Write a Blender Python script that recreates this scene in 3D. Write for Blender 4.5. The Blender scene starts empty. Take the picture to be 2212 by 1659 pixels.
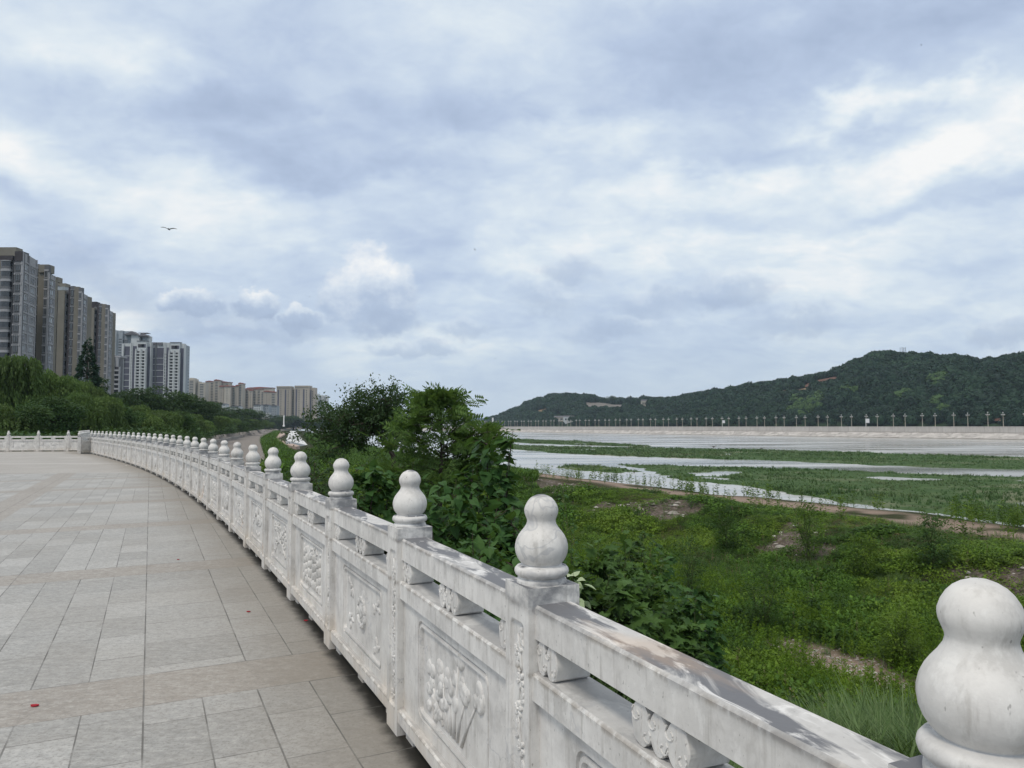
import bpy, math, random
import numpy as np
from mathutils import Matrix, Vector

random.seed(7)
rng = np.random.default_rng(7)
R_ = math.radians
S = bpy.context.scene
COL = S.collection

# ------------------------------------------------------------------ camera
EYE = 1.47
F = 1597.0            # focal length in units of a 2212 px wide picture
PITCH, ROLL = 3.2, -0.2
cd = bpy.data.cameras.new('camera')
cd.sensor_width = 36.0
cd.lens = 36.0 * F / 2212.0
cd.clip_start = 0.05
cd.clip_end = 30000
cam = bpy.data.objects.new('camera', cd)
COL.objects.link(cam)
CAMROT = Matrix.Rotation(R_(90 + PITCH), 3, 'X') @ Matrix.Rotation(R_(ROLL), 3, 'Z')
cam.matrix_world = Matrix.Translation((0, 0, EYE)) @ CAMROT.to_4x4()
S.camera = cam
CR = np.array(CAMROT)

def ray(x, y):
    return CR @ np.array([(x - 1106) / F, -(y - 829.5) / F, -1.0])

def at_z(x, y, z):
    d = ray(x, y); t = (z - EYE) / d[2]
    return np.array([0, 0, EYE]) + d * t

def at_y(x, y, Y):
    d = ray(x, y); t = Y / d[1]
    return np.array([0, 0, EYE]) + d * t

def proj(P):
    q = (np.asarray(P, float) - np.array([0, 0, EYE])) @ CR
    w = -q[..., 2]
    w = np.where(np.abs(w) < 1e-6, 1e-6, w)
    return q[..., 0] / w * F + 1106, 829.5 - q[..., 1] / w * F, w

# ------------------------------------------------------------------ sky
SUN_EL, SUN_AZ = 58.0, 215.0
W = bpy.data.worlds.new('World')
S.world = W
W.use_nodes = True
nt = W.node_tree
nt.nodes.clear()

class G:
    """tiny helper for node graphs"""
    def __init__(s, tree): s.t = tree
    def n(s, typ, **k):
        x = s.t.nodes.new(typ)
        for a, b in k.items():
            setattr(x, a, b)
        return x
    def lk(s, a, b): s.t.links.new(a, b)
    def put(s, sock, v):
        if hasattr(v, 'links') or isinstance(v, bpy.types.NodeSocket): s.lk(v, sock)
        else: sock.default_value = v
    def m(s, op, a, b=None, c=None, clamp=False):
        x = s.n('ShaderNodeMath', operation=op, use_clamp=clamp)
        s.put(x.inputs[0], a)
        if b is not None: s.put(x.inputs[1], b)
        if c is not None: s.put(x.inputs[2], c)
        return x.outputs[0]
    def v(s, op, a, b=None, scale=None):
        x = s.n('ShaderNodeVectorMath', operation=op)
        s.put(x.inputs[0], a)
        if b is not None: s.put(x.inputs[1], b)
        if scale is not None: s.put(x.inputs['Scale'], scale)
        return x.outputs['Value'] if op in ('LENGTH', 'DOT_PRODUCT', 'DISTANCE') else x.outputs[0]
    def noise(s, vec, scale, detail=4.0, rough=0.5, out='Fac', dist=0.0):
        x = s.n('ShaderNodeTexNoise')
        if vec is not None: s.lk(vec, x.inputs['Vector'])
        x.inputs['Scale'].default_value = scale
        x.inputs['Detail'].default_value = detail
        x.inputs['Roughness'].default_value = rough
        x.inputs['Distortion'].default_value = dist
        return x.outputs[out]
    def ramp(s, fac, stops, interp='LINEAR'):
        x = s.n('ShaderNodeValToRGB')
        x.color_ramp.interpolation = interp
        e = x.color_ramp.elements
        while len(e) < len(stops): e.new(0.5)
        for i, (p, c) in enumerate(stops):
            e[i].position = p
            e[i].color = (c[0], c[1], c[2], 1) if hasattr(c, '__len__') else (c, c, c, 1)
        s.put(x.inputs[0], fac)
        return x.outputs[0]
    def mix(s, fac, a, b, mode='MIX'):
        x = s.n('ShaderNodeMix', data_type='RGBA', blend_type=mode)
        s.put(x.inputs[0], fac)
        for k, q in ((6, a), (7, b)):
            if isinstance(q, (tuple, list)): q = (q[0], q[1], q[2], 1)
            s.put(x.inputs[k], q)
        return x.outputs[2]
    def mr(s, val, a, b, c=0.0, d=1.0, smooth=True):
        x = s.n('ShaderNodeMapRange', interpolation_type='SMOOTHSTEP' if smooth else 'LINEAR')
        s.put(x.inputs[0], val)
        for i, q in enumerate((a, b, c, d)): s.put(x.inputs[i + 1], q)
        return x.outputs[0]
    def sep(s, vec):
        x = s.n('ShaderNodeSeparateXYZ'); s.lk(vec, x.inputs[0]); return x.outputs
    def comb(s, a, b, c=0.0):
        x = s.n('ShaderNodeCombineXYZ')
        for i, q in enumerate((a, b, c)): s.put(x.inputs[i], q)
        return x.outputs[0]

def azel(x, y):
    d = ray(x, y); d = d / np.linalg.norm(d)
    return math.degrees(math.atan2(d[0], d[1])), math.degrees(math.asin(d[2]))

g = G(nt)
out = g.n('ShaderNodeOutputWorld')
bg = g.n('ShaderNodeBackground')
SKY_STRENGTH = 0.12
bg.inputs[1].default_value = SKY_STRENGTH
g.lk(bg.outputs[0], out.inputs[0])
sky = g.n('ShaderNodeTexSky', sky_type='NISHITA')
sky.sun_disc = False
sky.sun_elevation = R_(SUN_EL)
sky.sun_rotation = R_(SUN_AZ)
tc = g.n('ShaderNodeTexCoord')
dx, dy, dz = g.sep(tc.outputs['Generated'])
DEG = 57.29578
az = g.m('MULTIPLY', g.m('ARCTAN2', dx, dy), DEG)
el = g.m('MULTIPLY', g.m('ARCSINE', dz), DEG)
q0 = g.comb(az, el)
# the cloud deck seen in perspective (flattens towards the horizon)
den = g.m('ADD', g.m('MAXIMUM', dz, 0.0), 0.34)
deck = g.comb(g.m('DIVIDE', dx, den), g.m('DIVIDE', dy, den), 0.0)
n_big = g.noise(deck, 1.7, 5, 0.52, dist=0.35)
n_mid = g.noise(g.v('MULTIPLY', deck, (1.0, 1.35, 1.0)), 5.2, 6, 0.55, dist=0.5)
wn = g.noise(g.v('MULTIPLY', q0, (0.075, 0.12, 0.0)), 1.0, 5, 0.6, out='Color')
warp = g.v('MULTIPLY', g.v('SUBTRACT', wn, (0.5, 0.5, 0.5)), (22.0, 11.0, 0.0))
q1 = g.v('ADD', q0, warp)
# (x, y, radius x, radius y in 2212-wide picture units, strength): bright and dark parts of the cloud deck
BL = [(90, 60, 330, 130, .42), (230, 330, 300, 80, .30), (60, 330, 180, 60, .25), (470, 470, 380, 60, .36),
      (1040, 80, 260, 60, .16), (1290, 270, 200, 50, .34), (1050, 345, 170, 40, .26), (1840, 215, 110, 38, .55),
      (2010, 215, 90, 28, .36), (2090, 290, 220, 75, .50), (1400, 400, 420, 60, .34), (1780, 380, 480, 90, .30),
      (1900, 520, 420, 50, .26), (1300, 545, 420, 45, .26), (1650, 610, 420, 60, .32), (2140, 720, 130, 40, .30),
      (270, 670, 230, 40, .32), (880, 745, 260, 40, .26), (40, 500, 130, 50, .20), (620, 560, 300, 40, .10),
      (330, 190, 380, 60, -.38), (750, 170, 420, 90, -.30), (1000, 260, 260, 90, -.26), (500, 310, 520, 60, -.36),
      (1500, 120, 520, 110, -.26), (2000, 70, 420, 110, -.20), (1900, 285, 170, 40, -.24), (1620, 310, 300, 40, -.22),
      (820, 370, 500, 40, -.20), (150, 440, 200, 40, -.26), (2100, 450, 260, 50, -.26), (700, 500, 250, 40, -.12),
      (1050, 600, 200, 70, -.10), (190, 590, 170, 50, -.34), (480, 730, 330, 45, -.28), (1800, 680, 300, 40, -.16),
      (1500, 660, 300, 50, -.10), (1250, 720, 350, 40, -.08), (2050, 600, 260, 30, -.12), (1300, 820, 700, 50, -.10), (760, 590, 300, 130, -.22), (940, 480, 200, 60, -.10), (1100, 480, 260, 30, .18), (1650, 520, 420, 40, .22), (2050, 420, 200, 40, -.12)]
n_hi = g.noise(g.v('MULTIPLY', deck, (1.0, 1.3, 1.0)), 15.0, 6, 0.6, dist=0.6)
tot = g.m('MULTIPLY', g.m('SUBTRACT', n_big, 0.5), 1.25)
tot = g.m('ADD', tot, g.m('MULTIPLY', g.m('SUBTRACT', n_mid, 0.5), 0.95))
tot = g.m('ADD', tot, g.m('MULTIPLY', g.m('SUBTRACT', n_hi, 0.5), 0.42))
for (bx, by, rx, ry, val) in BL:
    A, E_ = azel(bx, by)
    ux = math.degrees(rx / F); uy = math.degrees(ry / F)
    dd = g.v('LENGTH', g.v('MULTIPLY', g.v('SUBTRACT', q1, (A, E_, 0)), (1 / (ux * 1.25), 1 / (uy * 1.5), 0)))
    tot = g.m('ADD', tot, g.mr(dd, 1.0, 0.0, 0.0, val * 1.05))
base = g.ramp(g.m('ADD', g.m('MULTIPLY', tot, 0.68), 0.46),
              [(0.0, (.385, .47, .635)), (0.25, (.49, .585, .755)), (0.46, (.615, .71, .835)),
               (0.66, (.765, .84, .895)), (0.90, (.985, .98, .96))])
# low clouds: calmer, bluish grey veil near the horizon
veil = g.mr(el, 7.5, 0.5, 0.0, 0.70)
base = g.mix(veil, base, (.56, .655, .765))
# cumulus heaps: (x, y, radius x, radius y, whiteness)
wn2 = g.noise(g.v('MULTIPLY', q0, (0.30, 0.36, 0.0)), 1.0, 7, 0.60, out='Color')
wv2 = g.v('MULTIPLY', g.v('SUBTRACT', wn2, (0.5, 0.5, 0.5)), (5.2, 4.2, 0.0))
q2 = g.v('ADD', q0, wv2)
ln = g.noise(g.v('MULTIPLY', q0, (0.34, 0.42, 0.0)), 1.0, 6, 0.6)
CU = [(150, 575, 130, 48, .05), (250, 628, 120, 50, .2), (420, 680, 150, 52, .25), (640, 700, 150, 40, .2), (802, 636, 110, 98, 1.3), (835, 682, 108, 44, .05),
      (650, 678, 58, 34, .75), (545, 652, 50, 40, .85), (415, 655, 70, 34, .75), (500, 715, 150, 26, .1),
      (1230, 580, 95, 50, .3), (1570, 632, 120, 52, .45), (1190, 645, 110, 46, .3), (1400, 650, 130, 44, .3), (1720, 690, 150, 40, .2), (1330, 710, 160, 36, .2),
      (2165, 725, 70, 40, .5), (900, 748, 130, 26, .5), (1010, 705, 90, 30, .3)]
cur = base
for (bx, by, rx, ry, wh) in CU:
    A, E_ = azel(bx, by)
    ux = math.degrees(rx / F); uy = math.degrees(ry / F)
    rel = g.v('MULTIPLY', g.v('SUBTRACT', q2, (A, E_, 0)), (1 / ux, 1 / uy, 0))
    dd = g.v('LENGTH', rel)
    yy = g.sep(rel)[1]
    soft = 0.75 if wh < .4 else (0.5 if wh < .7 else 0.26)
    upper = g.mr(yy, -1.1, -0.5, 0.2, 1.0)
    mask = g.m('MULTIPLY', g.mr(dd, 1.0, 1.0 - soft), upper)
    mask = g.m('MULTIPLY', mask, 1.0 if wh >= .7 else 0.62)
    lit = g.m('ADD', g.m('MULTIPLY', yy, 0.80), g.m('MULTIPLY', g.m('SUBTRACT', ln, 0.5), 1.9))
    colr = g.ramp(g.m('ADD', g.m('MULTIPLY', lit, 0.5), 0.28 + 0.16 * wh),
                  [(0.0, (.37, .45, .61)), (0.36, (.46, .55, .71)), (0.60, (.70, .77, .86)), (0.84, (.99, .985, .97))])
    cur = g.mix(mask, cur, colr)
# open sky showing faintly through
nis = g.v('SCALE', sky.outputs[0], scale=0.8)
cloud_scaled = g.v('SCALE', cur, scale=1.0 / SKY_STRENGTH)
fin = g.mix(0.93, nis, cloud_scaled)
over = g.mr(el, 33.0, 50.0)
fin = g.mix(g.m('MULTIPLY', over, .85), fin, (.86 / SKY_STRENGTH, .83 / SKY_STRENGTH, .79 / SKY_STRENGTH))
below = g.mr(dz, -0.02, -0.12, 0.0, 1.0)
fin = g.mix(below, fin, (1.2, 1.3, 1.25))
g.lk(fin, bg.inputs[0])
try: W.cycles.sampling_method = 'MANUAL'; W.cycles.sample_map_resolution = 512
except Exception: pass

sd = bpy.data.lights.new('sun', 'SUN')
sd.energy = 1.5
sd.angle = R_(14)
sd.color = (1.0, .93, .83)
so = bpy.data.objects.new('sun', sd)
COL.objects.link(so)
so.rotation_euler = (R_(90 - SUN_EL), 0, R_(180 - SUN_AZ))
so.location = (0, 0, 60)

S.view_settings.view_transform = 'Standard'
S.view_settings.look = 'None'
S.view_settings.exposure = 0.08
S.view_settings.gamma = 1.0
S.cycles.use_denoising = True
S.cycles.max_bounces = 6
S.cycles.diffuse_bounces = 3
S.cycles.transmission_bounces = 3
S.cycles.volume_bounces = 1

# ------------------------------------------------------------------ object helpers
def tag(o, label=None, cat=None, group=None, kind=None):
    if label: o['label'] = label
    if cat: o['category'] = cat
    if group: o['group'] = group
    if kind: o['kind'] = kind
    return o

def empty(name, loc=(0, 0, 0), rz=0.0):
    o = bpy.data.objects.new(name, None)
    COL.objects.link(o)
    o.location = loc
    o.rotation_euler = (0, 0, rz)
    o.empty_display_size = 0.3
    return o

def mesh(name, V, Fc, mat, parent=None, smooth=False, attrs=None, loc=None, mats=None, fmat=None, bevel=0.0):
    """V (n,3); Fc: (m,3) / (m,4) array or list of arrays / polygons"""
    me = bpy.data.meshes.new(name)
    V = np.asarray(V, np.float32).reshape(-1, 3)
    if isinstance(Fc, np.ndarray): Fc = [Fc]
    groups = []
    if len(Fc) and isinstance(Fc[0], np.ndarray) and Fc[0].ndim == 2:
        groups = [f.astype(np.int32) for f in Fc if len(f)]
        loops = np.concatenate([f.ravel() for f in groups]) if groups else np.zeros(0, np.int32)
        sizes = np.concatenate([np.full(len(f), f.shape[1], np.int32) for f in groups]) if groups else np.zeros(0, np.int32)
    else:
        loops = np.array([i for f in Fc for i in f], np.int32)
        sizes = np.array([len(f) for f in Fc], np.int32)
    me.vertices.add(len(V)); me.vertices.foreach_set('co', V.ravel())
    me.loops.add(len(loops)); me.loops.foreach_set('vertex_index', loops)
    me.polygons.add(len(sizes))
    starts = np.concatenate([[0], np.cumsum(sizes)[:-1]]).astype(np.int32) if len(sizes) else np.zeros(0, np.int32)
    me.polygons.foreach_set('loop_start', starts)
    try: me.polygons.foreach_set('loop_total', sizes)
    except Exception: pass
    if attrs:
        for k, a in attrs.items():
            at = me.attributes.new(k, 'FLOAT', 'POINT')
            at.data.foreach_set('value', np.asarray(a, np.float32))
    for mm in (mats or [mat]):
        me.materials.append(mm)
    if fmat is not None: me.polygons.foreach_set('material_index', np.asarray(fmat, np.int32))
    me.polygons.foreach_set('use_smooth', np.full(len(sizes), bool(smooth)))
    me.update(calc_edges=True)
    o = bpy.data.objects.new(name, me)
    COL.objects.link(o)
    if parent is not None: o.parent = parent
    if loc is not None: o.location = loc
    if bevel:
        b = o.modifiers.new('bevel', 'BEVEL'); b.width = bevel; b.segments = 2; b.limit_method = 'ANGLE'; b.angle_limit = R_(40)
    return o

def copy_tree(o, parent=None):
    c = o.copy(); COL.objects.link(c); c.parent = parent
    for ch in o.children: copy_tree(ch, c)
    return c

BOXF = np.array([(0, 3, 2, 1), (4, 5, 6, 7), (0, 1, 5, 4), (1, 2, 6, 5), (2, 3, 7, 6), (3, 0, 4, 7)])
class MB:
    def __init__(s): s.V = []; s.F = []; s.n = 0
    def add(s, V, Fc):
        V = np.asarray(V, float).reshape(-1, 3)
        s.V.append(V); s.F += [tuple(int(i) + s.n for i in f) for f in Fc]; s.n += len(V)
    def box(s, x0, x1, y0, y1, z0, z1, rz=0.0, org=(0, 0, 0)):
        P = np.array([(x0, y0, z0), (x1, y0, z0), (x1, y1, z0), (x0, y1, z0), (x0, y0, z1), (x1, y0, z1), (x1, y1, z1), (x0, y1, z1)], float)
        if rz:
            c, q = math.cos(rz), math.sin(rz)
            P = np.column_stack([P[:, 0] * c - P[:, 1] * q, P[:, 0] * q + P[:, 1] * c, P[:, 2]])
        s.add(P + np.array(org), BOXF)
    def tube(s, pts, rad, seg=6, cap=True):
        pts = [np.asarray(p, float) for p in pts]
        rings = []
        for i, p in enumerate(pts):
            d = pts[min(i + 1, len(pts) - 1)] - pts[max(i - 1, 0)]
            d /= (np.linalg.norm(d) + 1e-9)
            a = np.cross(d, (0, 0, 1.0)); 
            if np.linalg.norm(a) < 1e-3: a = np.cross(d, (1.0, 0, 0))
            a /= np.linalg.norm(a); b = np.cross(d, a)
            r = rad[i] if hasattr(rad, '__len__') else rad
            rings.append([p + r * (a * math.cos(t) + b * math.sin(t)) for t in np.linspace(0, 2 * math.pi, seg, endpoint=False)])
        V = np.array(rings).reshape(-1, 3); Fc = []
        for i in range(len(pts) - 1):
            for k in range(seg):
                a0 = i * seg + k; a1 = i * seg + (k + 1) % seg
                Fc.append((a0, a1, a1 + seg, a0 + seg))
        if cap:
            Fc.append(tuple(range(seg))[::-1]); Fc.append(tuple((len(pts) - 1) * seg + k for k in range(seg)))
        s.add(V, Fc)
    def lathe(s, prof, seg=24, org=(0, 0, 0)):
        V = []; Fc = []
        for (r, z) in prof:
            for k in range(seg):
                t = 2 * math.pi * k / seg
                V.append((r * math.cos(t) + org[0], r * math.sin(t) + org[1], z + org[2]))
        for i in range(len(prof) - 1):
            for k in range(seg):
                a0 = i * seg + k; a1 = i * seg + (k + 1) % seg
                Fc.append((a0, a1, a1 + seg, a0 + seg))
        s.add(V, Fc)
    def loft(s, loops, cap=True):
        """closed loops of equal length"""
        n = len(loops[0]); V = np.concatenate([np.asarray(l, float) for l in loops]); Fc = []
        for i in range(len(loops) - 1):
            for k in range(n):
                a0 = i * n + k; a1 = i * n + (k + 1) % n
                Fc.append((a0, a1, a1 + n, a0 + n))
        if cap: Fc.append(tuple((len(loops) - 1) * n + k for k in range(n)))
        s.add(V, Fc)
    def build(s, name, mat, parent=None, **k):
        return mesh(name, np.concatenate(s.V), s.F, mat, parent, **k)

def scatter(tV, tF, pos, rot, scl):
    """copies of a template: tV (k,3), tF (m,j), pos (N,3), rot (N,3,3), scl (N,) or (N,3)"""
    tV = np.asarray(tV, float); tF = np.asarray(tF)
    N = len(pos); k = len(tV)
    scl = np.asarray(scl, float)
    if scl.ndim == 1: scl = np.repeat(scl[:, None], 3, 1)
    P = tV[None] * scl[:, None, :]
    P = np.einsum('nij,nkj->nki', rot, P) + np.asarray(pos)[:, None, :]
    Fc = (tF[None] + (np.arange(N) * k)[:, None, None]).reshape(-1, tF.shape[1])
    return P.reshape(-1, 3), Fc

def rot_dir(D, spin=None):
    """matrices whose local +X points along D, +Z roughly up"""
    D = D / (np.linalg.norm(D, axis=1, keepdims=True) + 1e-9)
    up = np.tile(np.array([0, 0, 1.0]), (len(D), 1))
    Y = np.cross(up, D); ny = np.linalg.norm(Y, axis=1, keepdims=True)
    Y = np.where(ny < 1e-3, np.array([[0, 1.0, 0]]), Y / (ny + 1e-9))
    Z = np.cross(D, Y)
    if spin is not None:
        c = np.cos(spin)[:, None]; s_ = np.sin(spin)[:, None]
        Y, Z = Y * c + Z * s_, Z * c - Y * s_
    return np.stack([D, Y, Z], axis=2)

def rot_z(t):
    c, s_ = np.cos(t), np.sin(t); z = np.zeros_like(c); o = np.ones_like(c)
    return np.stack([np.stack([c, -s_, z], 1), np.stack([s_, c, z], 1), np.stack([z, z, o], 1)], 1)

def vnoise(x, y, sc, seed=0):
    """smooth value noise 0..1 on numpy arrays"""
    r = np.random.default_rng(seed).random((256, 256))
    x = np.asarray(x) / sc + 1000.3; y = np.asarray(y) / sc + 1000.7
    xi = np.floor(x).astype(int); yi = np.floor(y).astype(int)
    fx = x - xi; fy = y - yi
    fx = fx * fx * (3 - 2 * fx); fy = fy * fy * (3 - 2 * fy)
    g_ = lambda i, j: r[i % 256, j % 256]
    return (g_(xi, yi) * (1 - fx) + g_(xi + 1, yi) * fx) * (1 - fy) + (g_(xi, yi + 1) * (1 - fx) + g_(xi + 1, yi + 1) * fx) * fy

def fbm(x, y, sc, seed=0, oct=4):
    t = 0; a = .5
    for i in range(oct):
        t = t + a * vnoise(x, y, sc / 2 ** i, seed + i * 13); a *= .5
    return t / (1 - .5 ** oct)

def sstep(a, b, x):
    t = np.clip((np.asarray(x, float) - a) / (b - a), 0, 1)
    return t * t * (3 - 2 * t)
# ------------------------------------------------------------------ materials
def newmat(name):
    m = bpy.data.materials.new(name); m.use_nodes = True
    t = m.node_tree; t.nodes.clear()
    gg = G(t)
    o = gg.n('ShaderNodeOutputMaterial')
    b = gg.n('ShaderNodeBsdfPrincipled')
    gg.lk(b.outputs[0], o.inputs[0])
    return m, gg, b, o

def bump(gg, b, h, strength=0.3, dist=0.01):
    x = gg.n('ShaderNodeBump'); x.inputs['Strength'].default_value = strength; x.inputs['Distance'].default_value = dist
    gg.lk(h, x.inputs['Height']); gg.lk(x.outputs[0], b.inputs['Normal'])

def wpos(gg):
    return gg.n('ShaderNodeNewGeometry').outputs['Position']

def simple(name, col, rough=0.7, var=0.15, scale=1.0, metallic=0.0, spec=0.15, bmp=0.0):
    m, gg, b, o = newmat(name)
    p = wpos(gg)
    n = gg.noise(p, scale, 5, 0.6)
    c = gg.ramp(n, [(0.3, tuple(x * (1 - var) for x in col)), (0.7, tuple(min(1, x * (1 + var)) for x in col))])
    gg.lk(c, b.inputs['Base Color'])
    b.inputs['Roughness'].default_value = rough
    b.inputs['Metallic'].default_value = metallic
    b.inputs['Specular IOR Level'].default_value = spec
    if bmp: bump(gg, b, n, 0.5, bmp)
    return m

def make_marble():
    m, gg, b, o = newmat('white_marble')
    geo = gg.n('ShaderNodeNewGeometry')
    p = geo.outputs['Position']
    nx, ny, nz = gg.sep(geo.outputs['Normal'])
    px, py, pz = gg.sep(p)
    mot = gg.noise(p, 4.5, 7, 0.66)
    c = gg.ramp(mot, [(0.34, (.49, .48, .46)), (0.48, (.645, .63, .605)), (0.62, (.735, .72, .69))])
    big = gg.noise(p, .9, 4, .6)
    c = gg.mix(gg.mr(big, .42, .62, 0, .30), c, (.50, .485, .45))
    sm = gg.noise(gg.v('MULTIPLY', p, (1, 1, .55)), 17.0, 5, .7)
    c = gg.mix(gg.mr(sm, .53, .68, 0, .42), c, (.40, .385, .36))
    c = gg.mix(gg.mr(sm, .46, .36, 0, .40), c, (.80, .79, .76))
    # grey veins
    vw = gg.v('ADD', gg.v('MULTIPLY', p, (1.0, 1.0, 2.2)), gg.v('SCALE', gg.noise(p, 2.3, 4, 0.6, out='Color'), scale=1.3))
    vn = gg.noise(vw, 1.7, 3, 0.5)
    vein = gg.mr(gg.m('ABSOLUTE', gg.m('SUBTRACT', vn, 0.5)), 0.012, 0.0)
    drip = gg.noise(gg.v('ADD', gg.v('MULTIPLY', p, (34.0, 34.0, 2.6)), (5.0, 2.0, 1.0)), 1.0, 5, 0.65)
    c = gg.mix(gg.m('MULTIPLY', gg.mr(drip, .54, .70, 0, .45), gg.mr(nz, .8, .1)), c, (.33, .31, .28))
    c = gg.mix(gg.m('MULTIPLY', vein, gg.mr(gg.noise(p, 1.9, 3), .45, .65, 0.0, .5)), c, (.36, .37, .39))
    # rain streaks running down
    st = gg.noise(gg.v('MULTIPLY', p, (26.0, 26.0, 1.9)), 1.0, 4, 0.6)
    c = gg.mix(gg.m('MULTIPLY', gg.mr(st, .56, .74), gg.mr(gg.noise(p, 3.1, 3), .38, .62, 0.08, .55)), c, (.38, .365, .335))
    # small dark specks and pits
    sp = gg.noise(gg.v('MULTIPLY', p, (95.0, 95.0, 55.0)), 1.0, 2, 0.5)
    c = gg.mix(gg.mr(sp, .69, .75, 0.0, .55), c, (.17, .16, .15))
    # warm rust and mud near the paving
    low = gg.mr(pz, 0.34, 0.0)
    rn = gg.noise(p, 2.6, 5, 0.65)
    c = gg.mix(gg.m('MULTIPLY', low, gg.mr(rn, .38, .68, 0.12, .6)), c, (.60, .50, .38))
    ru = gg.noise(gg.v('MULTIPLY', p, (3.0, 3.0, .8)), 1.0, 4, 0.6)
    c = gg.mix(gg.m('MULTIPLY', gg.mr(ru, .64, .76, 0.0, .55), gg.mr(pz, 0.75, 0.1)), c, (.55, .36, .22))
    # lichen and soot on upward faces and round the post heads
    up = gg.mr(nz, .75, .95)
    tcn = gg.n('ShaderNodeTexCoord'); oin = gg.n('ShaderNodeObjectInfo')
    rv = gg.comb(gg.m('MULTIPLY', oin.outputs['Random'], 37.0), gg.m('MULTIPLY', oin.outputs['Random'], 11.0), oin.outputs['Random'])
    po = gg.v('ADD', gg.v('MULTIPLY', tcn.outputs['Object'], (.42, 1.25, 1.0)), rv)
    d1 = gg.noise(po, 5.5, 6, 0.62, dist=0.8)
    topz = gg.mr(pz, .80, .88)
    dark = gg.m('MULTIPLY', gg.mr(d1, .42, .52), gg.m('MULTIPLY', up, gg.m('ADD', gg.m('MULTIPLY', topz, .62), .28)))
    c = gg.mix(gg.m('MULTIPLY', up, .35), c, (.47, .47, .47))
    c = gg.mix(dark, c, (.10, .105, .12))
    d2 = gg.noise(po, 11.5, 6, 0.62, dist=1.0)
    c = gg.mix(gg.m('MULTIPLY', gg.m('MULTIPLY', gg.m('MULTIPLY', gg.mr(d2, .55, .68), .85), up), topz), c, (.86, .85, .83))
    oc = gg.noise(po, 2.4, 5, 0.6)
    c = gg.mix(gg.m('MULTIPLY', gg.m('MULTIPLY', gg.mr(oc, .60, .74, 0, .38), up), topz), c, (.60, .42, .27))
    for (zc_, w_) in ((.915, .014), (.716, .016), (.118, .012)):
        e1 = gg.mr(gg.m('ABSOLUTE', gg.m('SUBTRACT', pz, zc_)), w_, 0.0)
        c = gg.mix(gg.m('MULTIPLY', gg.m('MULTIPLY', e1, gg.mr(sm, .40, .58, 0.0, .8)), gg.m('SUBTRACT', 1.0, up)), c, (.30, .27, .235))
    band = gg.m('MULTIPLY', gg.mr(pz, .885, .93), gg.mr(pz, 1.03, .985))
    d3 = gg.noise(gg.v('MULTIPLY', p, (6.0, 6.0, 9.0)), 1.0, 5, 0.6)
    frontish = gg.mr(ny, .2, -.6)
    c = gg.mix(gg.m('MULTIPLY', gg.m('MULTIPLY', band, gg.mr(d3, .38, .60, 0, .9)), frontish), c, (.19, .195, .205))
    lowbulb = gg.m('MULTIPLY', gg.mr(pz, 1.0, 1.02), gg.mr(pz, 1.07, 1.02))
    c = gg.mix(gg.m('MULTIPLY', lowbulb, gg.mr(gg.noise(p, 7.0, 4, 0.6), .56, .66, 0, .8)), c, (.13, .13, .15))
    gg.lk(c, b.inputs['Base Color'])
    b.inputs['Roughness'].default_value = 0.55
    b.inputs['Specular IOR Level'].default_value = 0.35
    h = gg.m('ADD', gg.m('MULTIPLY', mot, .6), gg.m('MULTIPLY', gg.noise(p, 70.0, 3, .6), .5))
    bump(gg, b, h, 0.35, 0.004)
    return m

C26, S26 = math.cos(R_(26.05)), math.sin(R_(26.05))
def av(X, Y): return X * C26 + Y * S26, -X * S26 + Y * C26
def xy(a, v): return a * C26 - v * S26, a * S26 + v * C26

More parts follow.
